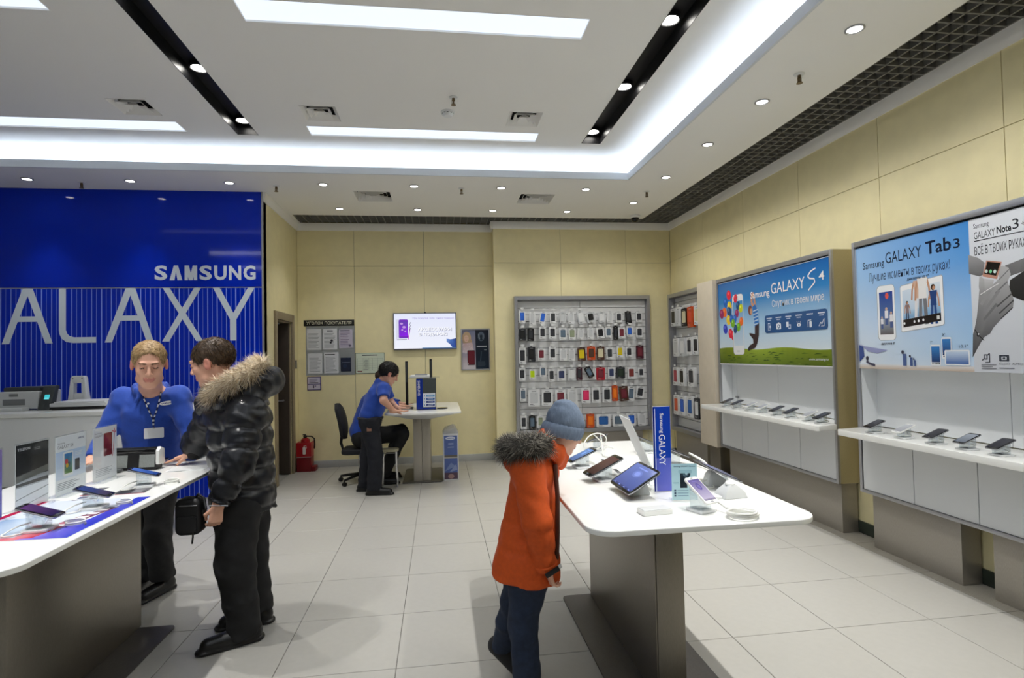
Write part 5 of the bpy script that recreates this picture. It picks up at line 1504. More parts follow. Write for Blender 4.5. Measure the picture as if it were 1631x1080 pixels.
def fur_ring(pts, r, n, length, cols, parent, dirf, rad=.0014, closed=False):
    """fur trim: a core roll plus hairs standing off it"""
    pts = [np.array(p, float) for p in pts]
    dens = []
    for a, b in zip(pts[:-1], pts[1:]):
        for i in range(8): dens.append(a + (b - a) * i / 8)
    dens = np.array(dens)
    F = Field(dens.min(0) - r - .03, dens.max(0) + r + .03, 0.007)
    for a, b in zip(pts[:-1], pts[1:]): F.cap(a, b, r, None, 0.01)
    F.wrinkle(0.004, 120)
    o = F.mesh('fur_trim', [M_HAIR], parent, cols=[tuple(np.array(cols).mean(0))])
    P = F.P
    i = rng.integers(0, len(P), n)
    root = P[i]
    j = np.argmin(((root[:, None, :] - dens[None, ::4, :]) ** 2).sum(2), axis=1)
    nr = root - dens[::4][j]
    nr /= np.linalg.norm(nr, axis=1, keepdims=True) + 1e-6
    dr = nr * 0.8 + np.array([dirf]) + 0.35 * rng.normal(size=root.shape)
    strands('fur_hairs', root, dr, length, rad, cols, M_HAIR, o, bend=0.25, kind='stuff')
    return o

def jacket_man():
    C_ = (-1.15, 3.38, 0)
    t = thing('person', 'man in a black puffer jacket with fur trimmed hood standing at the left table', 'person', C_)
    f = (-0.97, 0.06, -0.20)
    hc = np.array((-1.298, 3.420, 1.546))
    F = Field((-1.75, 2.95, -0.01), (-0.75, 3.95, 1.76), 0.0055)
    q = head(F, hc, f, 1.13)
    nb = np.array((-1.234, 3.420, 1.367))
    F.cap(hc + np.array((.02, 0, -.05)), nb, .064, .068, 0.02)
    shL, elL, wrL = np.array((-1.065, 3.260, 1.279)), np.array((-1.079, 3.180, 1.008)), np.array((-1.161, 3.140, 0.808))
    shR, elR, wrR = np.array((-1.346, 3.600, 1.255)), np.array((-1.499, 3.700, 1.044)), np.array((-1.523, 3.660, 0.956)); wrR[0] = -1.50; wrR[2] = 1.005
    hip = np.array((-1.138, 3.400, 0.746))
    F.cap(shL, shR, .06, None, 0.05)
    F.cap((shL + shR) / 2 + np.array((.04, 0, -.1)), hip, .09, .10, 0.04, sq=((0.1, 1, 0), 1.2))
    for a, b, c in ((shL, elL, wrL), (shR, elR, wrR)):
        F.cap(a, b, .045, .038, 0.03); F.cap(b, c, .038, .027, 0.02)
    hand(F, np.array((-1.171, 3.140, 0.796)), (-0.14, 0.0, -0.95), (-0.6, 0.75, 0), 0.98, 0.75, 1, 0.8)
    hand(F, wrR + np.array((-.015, 0, -.008)), (-0.93, 0.06, -0.30), (0, 0, -1), 1.0, -.2, -1)
    kL, aL = np.array((-1.127, 3.270, 0.419)), np.array((-1.103, 3.320, 0.097))
    kR, aR = np.array((-1.121, 3.500, 0.387)), np.array((-1.105, 3.520, 0.128))
    hL, hR = hip + np.array((0, -.08, -.04)), hip + np.array((0, .09, -.04))
    for h_, k_, a_ in ((hL, kL, aL), (hR, kR, aR)):
        F.cap(h_, k_, .075, .05, 0.04); F.cap(k_, a_, .05, .036, 0.02); F.cap(a_, a_ + np.array((-.01, 0, -.05)), .03, .025, 0.02)
    fmesh(F, 'body', M_SKIN, t, cols=SKIN)
    fb, lb, ub = basis(f)
    R = [lb, fb, ub]
    H = Field(hc - .2, hc + .22, 0.005)
    H.ell(q(0, -.014, .042), np.array((.083, .104, .088)) * 1.13, 0.01, 0, R)
    H.carve(q(0, .088, -.055), np.array((.072, .072, .115)) * 1.13, 0.012, R)
    H.carve(q(0, -.01, -.135), np.array((.12, .13, .095)) * 1.13, 0.01, R)
    for s_ in (-1, 1): H.carve(q(s_ * .088, .012, -.03), np.array((.026, .032, .046)) * 1.13, 0.01, R)
    H.wrinkle(0.002, 170)
    hair_on(H, t, 'hair', rgb(70, 54, 40), [rgb(70, 54, 40), rgb(104, 82, 58), rgb(52, 40, 30), rgb(120, 96, 70)], 2400, .024, .0015,
            lambda r: -ub[None, :] * 0.8 - fb[None, :] * 0.3 + 0 * r, 0.2)
    # puffer jacket
    S = Field((-1.75, 2.90, 0.62), (-0.70, 4.0, 1.50), 0.008)
    top = np.array((-1.152, 3.420, 1.241)); bot = np.array((-1.131, 3.420, 0.712))
    S.cap(shL + (0, .02, -.02), shR + (0, -.02, -.02), .115, None, 0.06)
    S.cap(top, bot, .170, .174, 0.06, sq=((0.1, 1, 0), 1.15))
    S.cap(nb - (0, 0, .06), nb + (-.03, 0, -.01), .115, .10, 0.04)
    S.zripple(bot[2] + 0.015, 0.112, 0.017, 1.30)
    for a, b, c in ((shL, elL, wrL), (shR, elR, wrR)):
        S.cap(a, b, .108, .092, 0.025, rip=(0.105, 0.018)); S.cap(b, c, .090, .058, 0.015, rip=(0.10, 0.015), flat=True)
    S.cut(np.array((-1.169, 3.420, 0.721)), (-0.10, 0, -1))
    S.carve(nb + (-.03, 0, .07), (.085, .085, .085), 0.01)
    S.wrinkle(0.0035, 42, 0.7)
    jk = fmesh(S, 'puffer_jacket', M_PUFF, t)
    G = Field(np.array((-1.165, 3.420, 1.321)) - .4, np.array((-1.165, 3.420, 1.321)) + .45, 0.008)
    G.ell((-1.046, 3.420, 1.420), (.135, .165, .085), 0.03, 0, [(0.86, 0, 0.5), (0, 1, 0), (-0.5, 0, 0.86)])
    G.ell((-0.976, 3.420, 1.433), (.065, .12, .075), 0.04)
    G.cap((-1.193, 3.280, 1.334), (-1.302, 3.580, 1.312), .055, None, 0.03); G.cap((-1.051, 3.300, 1.342), (-1.130, 3.550, 1.325), .07, None, 0.05)
    G.cap((-1.373, 3.460, 1.306), (-1.314, 3.380, 1.358), .038, .045, 0.02, sq=((0, 0, 1), 1.5)); G.cap((-1.373, 3.460, 1.306), (-1.338, 3.580, 1.340), .038, .045, 0.02, sq=((0, 0, 1), 1.5))
    G.carve(hc + np.array((.0, 0, -.02)), (.118, .105, .15), 0.01)
    G.wrinkle(0.004, 40, 2.0)
    fmesh(G, 'hood', M_PUFF, jk)
    fur_ring([(-1.260, 3.300, 1.369), (-1.198, 3.250, 1.412), (-1.123, 3.240, 1.452), (-1.057, 3.260, 1.484), (-1.021, 3.340, 1.523), (-1.043, 3.460, 1.536), (-1.131, 3.580, 1.521), (-1.254, 3.620, 1.454), (-1.338, 3.580, 1.382)], .034, 5200, .055,
             [rgb(226, 210, 180), rgb(190, 166, 130), rgb(244, 234, 214), rgb(140, 116, 88), rgb(214, 194, 160)], jk, (-.30, -.25, -.10))
    b = B(M_SILVER); p = Vector((-1.150, 3.100, 0.805)); b.tube([p + Vector((-.05, 0, .004)), p + Vector((.045, -.004, .0))], .003, 6); b.build('zip', jk)
    K = Field(wrR - .16, wrR + .16, 0.006)
    K.cap(wrR + (wrR - elR) * (-0.16), wrR + (wrR - elR) * 0.16, .046, .040, 0.01); K.wrinkle(0.002, 140)
    fmesh(K, 'knit_cuff', M_BLKCL, jk)
    T = Field((-1.55, 3.0, 0.02), (-0.80, 3.85, 0.95), 0.007)
    T.cap(hL + (0, 0, .03), hR + (0, 0, .03), .125, None, 0.04)
    for h_, k_, a_ in ((hL, kL, aL), (hR, kR, aR)):
        T.cap(h_, k_, .118, .098, 0.03); T.cap(k_, a_ + (0, 0, -.045), .098, .090, 0.02, flat=True)
    T.wrinkle(0.0065, 19, 0.2); T.wrinkle(.0025, 40)
    fmesh(T, 'trousers', M_BLKCL, t)
    for a_, hl, to in ((aL, (-1.03, 3.335, 0), (-1.295, 3.19, 0)), (aR, (-1.03, 3.53, 0), (-1.30, 3.47, 0))):
        G = Field((-1.5, 2.95, -.02), (-.85, 3.75, .22), 0.006)
        shoe(G, hl, to, .050, .085); G.cut((0, 0, .002), (0, 0, -1))
        fmesh(G, 'shoe', M_LEATHER, t)
jacket_man()
# the bag in his left hand
t = thing('bag', 'black soft zipped bag hanging from the hand of the man in the puffer jacket', 'bag', tuple((-1.273, 3.200, 0.678)))
c_ = np.array((-1.335, 3.215, .735))
b = B(mat('black_bag_cloth', rgb(24, 24, 26), .6, noise=.1, bump=.2))
b.ring([[tuple(c_ + (u, w_ * (1 - 1.2 * abs(u)), v)) for u, v in rrect(.128 * k_, .190 * k_, .03, 4)] for w_, k_ in ((-.052, .86), (-.040, 1.0), (.040, 1.0), (.052, .86))])
bb = b.build('bag_body', t, bevel=.006)
b = B(mat('bag_pocket_cloth', rgb(30, 30, 33), .55)); b.prism(rrect(.10, .085, .015, 3, 0, -.035), -.058, -.046, f=lambda u, v, w_: tuple(c_ + (u, w_, v))); b.build('front_pocket', t, bevel=.004)
b = B(M_SILVER); b.tube([Vector(c_) + Vector((-.06, -.042, .062)), Vector(c_) + Vector((0, -.055, .064)), Vector(c_) + Vector((.05, -.048, .062))], .003, 6); b.build('zip', t)
b = B(M_LEATHER); b.tube([Vector(c_) + Vector((.02, 0, .08)), Vector(c_) + Vector((.045, -.02, .115)), Vector(c_) + Vector((.085, -.05, .10)), Vector(c_) + Vector((.105, -.075, .05)), Vector(c_) + Vector((.09, -.06, .01)), Vector(c_) + Vector((.06, -.01, .03))], .007, 8); b.build('handle', t)
b = B(M_LEATHER); b.tube([Vector(c_) + Vector((.03, -.05, -.07)), Vector(c_) + Vector((.032, -.056, -.10)), Vector(c_) + Vector((.028, -.056, -.135))], .0045, 6); b.build('strap_end', t)

def child():
    C_ = (0.36, 2.50, 0)
    t = thing('person', 'child in an orange hooded parka and knitted beanie bending over the tablets', 'person', C_)
    f = (0.93, 0.05, -0.40)
    hc = np.array((0.555, 2.470, 1.213))
    F = Field((0.0, 2.05, -0.01), (0.90, 2.95, 1.38), 0.005)
    q = head(F, hc, f, 0.80)
    F.rs = .9
    nb = np.array((0.461, 2.470, 1.118))
    F.cap(hc + np.array((-.02, 0, -.04)), nb, .05, .052, 0.02)
    shN, elN, wrN = np.array((0.366, 2.344, 1.083)), np.array((0.391, 2.299, 0.866)), np.array((0.430, 2.317, 0.673))
    shF, elF, wrF = np.array((0.441, 2.596, 1.038)), np.array((0.439, 2.610, 0.821)), np.array((0.475, 2.600, 0.643))
    hip = np.array((0.362, 2.452, 0.622))
    F.cap(shN, shF, .045, None, 0.04)
    F.cap((shN + shF) / 2 - (0, 0, .06), hip, .085, .09, 0.04)
    for a, b, c in ((shN, elN, wrN), (shF, elF, wrF)):
        F.cap(a, b, .034, .028, 0.02); F.cap(b, c, .028, .02, 0.02)
    hand(F, np.array((0.437, 2.317, 0.657)), (0.25, 0, -0.95), (0.9, 0.3, .2), 0.68, 0.85, 1, 0.8)
    hand(F, np.array((0.481, 2.600, 0.631)), (0.25, 0, -0.95), (0.9, -0.3, .2), 0.68, 0.6, -1, 0.8)
    kN, aN = np.array((0.338, 2.400, 0.376)), np.array((0.354, 2.400, 0.138))
    kF, aF = np.array((0.311, 2.620, 0.330)), np.array((0.283, 2.720, 0.169))
    hN, hF = hip + np.array((0, -.06, -.03)), hip + np.array((0, .06, -.03))
    for h_, k_, a_ in ((hN, kN, aN), (hF, kF, aF)):
        F.cap(h_, k_, .055, .04, 0.03); F.cap(k_, a_, .04, .03, 0.02); F.cap(a_, a_ + np.array((.0, 0, -.03)), .025, .02, 0.02)
    fmesh(F, 'body', M_SKIN, t, cols=[rgb(222, 176, 152)] + SKIN[1:])
    fb, lb, ub = basis(f)
    R = [lb, fb, ub]
    # short hair under the hat
    H = Field(hc - .16, hc + .16, 0.005)
    H.ell(q(0, -.02, .012), np.array((.078, .090, .082)) * .80, 0.01, 0, R); H.carve(q(0, .09, -.04), np.array((.09, .085, .12)) * .80, 0.01, R); H.carve(q(0, 0, -.14), np.array((.12, .13, .10)) * .80, 0.01, R)
    H.mesh('hair', [M_HAIR], t, cols=[rgb(62, 46, 36)])
    # beanie with a turned-up brim
    K = Field(hc - .22, hc + .26, 0.005)
    K.ell(q(0, -.016, .055), np.array((.094, .112, .092)) * .81, 0.01, 0, R)
    K.ell(q(-0.0, -.045, .128), np.array((.05, .056, .035)) * .81, 0.05, 0, R)
    K.cut(q(0, .09, -.010), -ub * 0.97 - fb * 0.0 + fb * 0.10, None)
    K.wrinkle(0.0018, 60, 0.3)
    ht = fmesh(K, 'knitted_beanie', M_HAT, t)
    K = Field(hc - .22, hc + .22, 0.005)
    n_ = 26
    bp = [q(math.sin(2 * PI * i / n_) * .089, -.014 + math.cos(2 * PI * i / n_) * .107, .000 + .020 * math.cos(2 * PI * i / n_)) for i in range(n_ + 1)]
    for a, b in zip(bp[:-1], bp[1:]): K.cap(a, b, .011, None, 0.004, sq=(ub, 2.8))
    fmesh(K, 'hat_brim', M_HAT, ht)
    # parka
    S = Field((0.0, 2.05, 0.42), (0.85, 2.95, 1.26), 0.007); S.rs = .9
    top, bot = np.array((0.413, 2.470, 1.042)), np.array((0.365, 2.452, 0.619))
    S.cap(shN + (0, .03, -.02), shF + (0, -.03, -.02), .078, None, 0.05)
    S.cap(top, bot, .100, .170, 0.06, sq=((0, 1, 0), 1.02))
    S.cap(nb - (0.02, 0, .07), nb + (-.02, 0, -.03), .09, .07, 0.04)
    for a, b, c in ((shN, elN, wrN), (shF, elF, wrF)):
        S.cap(a, b, .078, .072, 0.03); S.cap(b, c + (c - b) * .05, .072, .052, 0.02, flat=True)
    S.zripple(0.52, 0.106, 0.006, 0.92)
    S.cut(np.array((0.370, 2.452, 0.586)), (-.10, 0, -1))
    S.carve(nb + (0.01, 0, .07), (.068, .068, .075), 0.01)
    S.wrinkle(0.0030, 36, 0.5)
    pk = fmesh(S, 'parka', M_ORANGE, t)
    # stand-up collar, open at the front
    K = Field(nb - .25, nb + .25, 0.006); K.rs = .9
    cp = [(0.442, 2.416, 1.216), (0.480, 2.389, 1.175), (0.527, 2.416, 1.133), (0.556, 2.470, 1.114), (0.550, 2.551, 1.118), (0.506, 2.578, 1.156)]
    for a, b in zip(cp[:-1], cp[1:]): K.cap(np.array(a) + (-.008, 0, -.022), np.array(b) + (-.008, 0, -.022), .023, None, 0.01, sq=((.3, 0, 1), 2.3))
    K.wrinkle(0.002, 60)
    fmesh(K, 'collar', M_ORANGE, pk)
    G = Field(np.array((0.365, 2.470, 1.142)) - .26, np.array((0.365, 2.470, 1.142)) + .26, 0.007); G.rs = .9
    G.ell((0.352, 2.470, 1.087), (.085, .13, .075), 0.03); G.cap((0.370, 2.362, 1.125), (0.400, 2.380, 1.136), .04, None, 0.03); G.cap((0.403, 2.578, 1.084), (0.430, 2.560, 1.104), .04, None, 0.03); G.wrinkle(0.003, 40)
    fmesh(G, 'hood', M_ORANGE, pk)
    fur_ring([(0.436, 2.362, 1.181), (0.378, 2.308, 1.176), (0.327, 2.326, 1.173), (0.299, 2.398, 1.162), (0.302, 2.488, 1.147), (0.341, 2.587, 1.138), (0.413, 2.632, 1.140), (0.467, 2.596, 1.149)], .034, 5600, .042,
             [rgb(66, 62, 56), rgb(38, 35, 32), rgb(110, 104, 94), rgb(176, 170, 156), rgb(84, 78, 70)], pk, (-.15, -.2, 0.05))
    b = B(M_LINING)
    zl = [Vector(p) for p in ((0.494, 2.398, 1.080), (0.494, 2.362, 0.953), (0.487, 2.344, 0.799), (0.481, 2.344, 0.694))]
    b.tube(zl, .010, 8); b.build('front_lining', pk)
    K = Field(wrN - .12, wrN + .12, 0.005); K.rs = .92
    dd = (wrN - elN) / np.linalg.norm(wrN - elN)
    K.cap(wrN - dd * .012, wrN + dd * .004, .057, .054, 0.005); K.cut(wrN + dd * .006, dd, 0.12); K.cut(wrN - dd * .02, -dd, 0.12)
    fmesh(K, 'cuff_band', M_ORANGE, pk)
    b = B(M_BLACK); p = Vector(wrN) + Vector((.012, -.062, .0)); b.box(-.03, -.004, -.010, .034, .003, .010, M=Matrix.Translation(p) @ Matrix.Rotation(-0.5, 4, 'Y')); b.build('cuff_strap', pk, bevel=.002)
    b = B(M_LGREY); p = Vector(wrN) + Vector((.040, -.052, .012)); b.box(-.018, -.004, -.008, .018, .003, .008, M=Matrix.Translation(p) @ Matrix.Rotation(-0.5, 4, 'Y') @ Matrix.Rotation(.5, 4, 'Z')); b.build('cuff_tab', pk, bevel=.002)
    T = Field((0.0, 2.1, 0.02), (0.72, 2.95, 0.72), 0.006); T.rs = .92
    M_JB = mat('navy_jeans', rgb(28, 40, 62), 0.85, noise=0.2, nscale=50, bump=0.08)
    T.cap(hN, hF, .085, None, 0.03)
    for h_, k_, a_ in ((hN, kN, aN), (hF, kF, aF)):
        T.cap(h_, k_, .084, .068, 0.03); T.cap(k_, a_ + (a_ - k_) * .06, .068, .062, 0.02, flat=True)
    T.wrinkle(0.0045, 26, 0.9); T.wrinkle(.002, 50)
    fmesh(T, 'jeans', M_JB, t)
    M_SNEAK = mat('black_sneaker', rgb(24, 24, 26), 0.6)
    G = Field((0.15, 2.15, -.02), (0.75, 2.75, .2), 0.005)
    shoe(G, (aN[0] - .05, aN[1], 0), (aN[0] + .155, aN[1] - .03, 0), .038, .06); G.cut((0, 0, .002), (0, 0, -1))
    s1 = fmesh(G, 'shoe', M_SNEAK, t)
    b = B(M_LGREY)
    for i in range(3): b.tube([(aN[0] + .045 + .018 * i, aN[1] - .032, .078 - .009 * i), (aN[0] + .05 + .018 * i, aN[1] - .006, .086 - .009 * i), (aN[0] + .05 + .018 * i, aN[1] + .018, .078 - .009 * i)], .004, 5)
    b.build('laces', s1)
    # the far foot stands on its toes
    G = Field((0.0, 2.4, -.02), (0.65, 3.0, .3), 0.005)
    h0, t0 = aF + np.array((-.035, 0, -.01)), np.array((aF[0] + .085, aF[1] - .03, 0.030))
    G.cap(h0, t0, .038, .032, .02); G.cap(h0 + (.01, 0, .01), aF + (.01, 0, .03), .036, .038, .02); G.cap(t0, t0 + (.035, -.01, .002), .031, .027, .02)
    G.cut((0, 0, .002), (0, 0, -1))
    fmesh(G, 'shoe', M_SNEAK, t)
child()

def desk_man():
    t = thing('person', 'dark haired man in a short sleeved blue polo bending over the rear desk', 'person', (-0.73, 6.6, 0))
    f = (0.86, 0.30, -0.42)
    hc = np.array((-0.585, 6.620, 1.360))
    F = Field((-1.15, 6.1, -0.01), (-0.25, 7.05, 1.58), 0.0065)
    q = head(F, hc, f, 1.08)
    nb = np.array((-0.660, 6.640, 1.273))
    F.cap(hc + np.array((-.02, 0, -.04)), nb, .058, .06, 0.02)
    shN, elN, wrN = np.array((-0.629, 6.460, 1.196)), np.array((-0.621, 6.360, 1.075)), np.array((-0.526, 6.440, 0.953)); wrN[2] = .956
    shF, elF, wrF = np.array((-0.650, 6.830, 1.189)), np.array((-0.589, 6.860, 1.019)), np.array((-0.511, 6.800, 0.947)); wrF[2] = .956
    hip, chest = np.array((-0.801, 6.640, 0.841)), np.array((-0.712, 6.640, 1.100))
    F.cap(shN, shF, .055, None, 0.05)
    F.cap(chest, hip, .10, .11, 0.05, sq=((0, 1, 0), 1.25))
    for a, b, c in ((shN, elN, wrN), (shF, elF, wrF)):
        F.cap(a, b, .047, .042, 0.02); F.cap(b, c, .042, .028, 0.02)
    hand(F, wrN + (wrN - elN) * 0.1, (0.95, .1, -.02), (0, 0, -1), 1.0, -.25, -1); hand(F, wrF + (wrF - elF) * 0.1, (0.9, -.2, -.02), (0, 0, -1), 1.0, -.25, 1)
    kN, aN, kF, aF = np.array((-0.736, 6.520, 0.467)), np.array((-0.755, 6.520, 0.085)), np.array((-0.845, 6.720, 0.437)), np.array((-0.885, 6.720, 0.074))
    hN, hF = hip + np.array((0, -.09, -.05)), hip + np.array((0, .09, -.05))
    for h_, k_, a_ in ((hN, kN, aN), (hF, kF, aF)):
        F.cap(h_, k_, .07, .05, 0.04); F.cap(k_, a_, .05, .036, 0.02); F.cap(a_, a_ + np.array((.01, 0, -.04)), .03, .026, 0.02)
    fmesh(F, 'body', M_SKIN, t, cols=SKIN)
    fb, lb, ub = basis(f); R = [lb, fb, ub]
    H = Field(hc - .2, hc + .22, 0.006)
    H.ell(q(0, -.014, .040), np.array((.086, .108, .094)) * 1.08, 0.01, 0, R); H.carve(q(0, .090, -.055), np.array((.075, .075, .11)) * 1.08, 0.012, R); H.carve(q(0, .0, -.13), np.array((.12, .13, .085)) * 1.08, 0.01, R); H.wrinkle(0.003, 120)
    hair_on(H, t, 'hair', rgb(18, 16, 16), [rgb(18, 16, 16), rgb(36, 32, 30)], 900, .03, .0025, lambda r: -ub[None, :] + 0 * r, 0.2)
    S = Field((-1.15, 6.1, 0.80), (-0.25, 7.1, 1.42), 0.008)
    S.cap(shN + (0, .03, 0), shF + (0, -.03, 0), .08, None, 0.05)
    S.cap(chest, hip + (0, 0, .04), .132, .128, 0.05, sq=((0, 1, 0), 1.25)); S.cap(chest, nb + (-.02, 0, -.03), .11, .08, 0.04)
    for a, b in ((shN, elN), (shF, elF)):
        S.cap(a, a + (b - a) * 0.74, .07, .068, 0.03, flat=True)
    S.carve(nb + (.03, 0, .06), (.065, .07, .07), .01); S.cut(hip + (0, 0, -.005), (0, 0, -1)); S.wrinkle(0.003, 28)
    fmesh(S, 'polo_shirt', M_POLO, t)
    T = Field((-1.15, 6.2, 0.03), (-0.35, 7.0, 1.0), 0.008)
    T.cap(hN + (0, 0, .05), hF + (0, 0, .05), .125, None, 0.04)
    for h_, k_, a_ in ((hN, kN, aN), (hF, kF, aF)):
        T.cap(h_, k_, .108, .085, 0.03); T.cap(k_, a_ + (0, 0, -.03), .085, .08, 0.02, flat=True)
    T.cut(hip + (0, 0, .035), (0, 0, 1)); T.wrinkle(0.004, 34)
    tr = fmesh(T, 'jeans', M_JEAN, t)
    b = B(M_LEATHER)
    rings = []
    for i in range(24):
        an = 2 * PI * i / 24
        rings.append((hip[0] + .138 * math.cos(an), hip[1] + .178 * math.sin(an), hip[2] + .018))
    b.tube(rings, .014, 6, closed=True); b.build('belt', t)
    b = B(mat('hip_patch', rgb(150, 110, 90), .7)); p = Vector((-0.793, 6.450, 0.763)); b.box(p.x - .025, p.y - .012, p.z - .035, p.x + .025, p.y - .004, p.z + .035); b.build('pocket_patch', tr, bevel=.002)
    for a_ in (aN, aF):
        G = Field(a_ - (.2, .2, .14), a_ + (.34, .2, .12), 0.007)
        shoe(G, (a_[0] - .07, a_[1], 0), (a_[0] + .21, a_[1] - .03, 0), .048, .075); G.cut((0, 0, .002), (0, 0, -1))
        fmesh(G, 'shoe', M_LEATHER, t)
desk_man()

def seated_person():
    t = thing('person', 'person in a long sleeved blue top sitting at the rear desk, mostly hidden', 'person', (-0.9, 7.2, 0))
    F = Field((-1.25, 6.7, -0.01), (-0.15, 7.65, 1.48), 0.008)
    hc = np.array((-.71, 7.22, 1.27))
    q = head(F, hc, (0.9, -.1, -.4), 1.0)
    nb = np.array((-.80, 7.22, 1.13))
    F.cap(hc + np.array((-.02, 0, -.04)), nb, .055, .058, .02)
    shN, elN, wrN = np.array((-.84, 7.04, 1.05)), np.array((-.70, 6.96, .99)), np.array((-.52, 7.05, .958))
    shF, elF, wrF = np.array((-.84, 7.40, 1.05)), np.array((-.70, 7.46, .99)), np.array((-.52, 7.37, .958))
    hip = np.array((-.98, 7.22, .58))
    F.cap(shN, shF, .055, None, .05); F.cap((shN + shF) / 2 - (.02, 0, .08), hip, .11, .12, .05, sq=((0, 1, 0), 1.2))
    for a, b, c in ((shN, elN, wrN), (shF, elF, wrF)): F.cap(a, b, .045, .04, .02); F.cap(b, c, .04, .028, .02)
    hand(F, wrN + (.02, 0, -.008), (1, .1, -.02), (0, 0, -1), 1.0, -.25, -1); hand(F, wrF + (.02, 0, -.008), (1, -.1, -.02), (0, 0, -1), 1.0, -.25, 1)
    legs = (((-.95, 7.12, .56), (-.47, 7.06, .60), (-.71, 7.02, .12)), ((-.95, 7.32, .56), (-.50, 7.36, .60), (-.71, 7.38, .12)))
    for h_, k_, a_ in legs: F.cap(h_, k_, .07, .055, .03); F.cap(k_, a_, .05, .035, .02); F.cap(a_, np.array(a_) + (.01, 0, -.05), .03, .026, .02)
    fmesh(F, 'body', M_SKIN, t, cols=SKIN)
    H = Field(hc - .2, hc + .2, .007)
    fb, lb, ub = basis((0.9, -.1, -.4)); R = [lb, fb, ub]
    H.ell(q(0, -.014, .040), (.084, .105, .09), .01, 0, R); H.carve(q(0, .09, -.055), (.075, .075, .11), .012, R); H.carve(q(0, 0, -.13), (.12, .13, .085), .01, R); H.wrinkle(.003, 120)
    H.mesh('hair', [M_HAIR], t, cols=[rgb(58, 44, 34)])
    S = Field((-1.25, 6.7, .5), (-.2, 7.7, 1.25), .009)
    S.cap(shN + (0, .03, 0), shF + (0, -.03, 0), .08, None, .05); S.cap((shN + shF) / 2 - (.02, 0, .08), hip + (0, 0, .05), .14, .15, .05, sq=((0, 1, 0), 1.2))
    for a, b, c in ((shN, elN, wrN), (shF, elF, wrF)): S.cap(a, b, .068, .058, .03); S.cap(b, c, .058, .043, .02, flat=True)
    S.carve(nb + (.02, 0, .07), (.065, .065, .07), .01); S.cut((0, 0, .56), (0, 0, -1)); S.wrinkle(.003, 30)
    fmesh(S, 'sweater', M_POLO, t)
    T = Field((-1.25, 6.75, .05), (-.25, 7.65, .80), .009)
    T.cap((-.98, 7.12, .56), (-.98, 7.32, .56), .115, None, .04)
    for h_, k_, a_ in legs: T.cap(h_, k_, .10, .085, .03); T.cap(k_, np.array(a_) + (0, 0, -.02), .085, .072, .02, flat=True)
    T.wrinkle(.004, 34)
    fmesh(T, 'trousers', M_BLKCL, t)
    for h_, k_, a_ in legs:
        G = Field(np.array(a_) - (.2, .15, .16), np.array(a_) + (.3, .15, .1), .008)
        shoe(G, (a_[0] - .07, a_[1], 0), (a_[0] + .2, a_[1], 0), .047, .07); G.cut((0, 0, .002), (0, 0, -1)); fmesh(G, 'shoe', M_LEATHER, t)
seated_person()

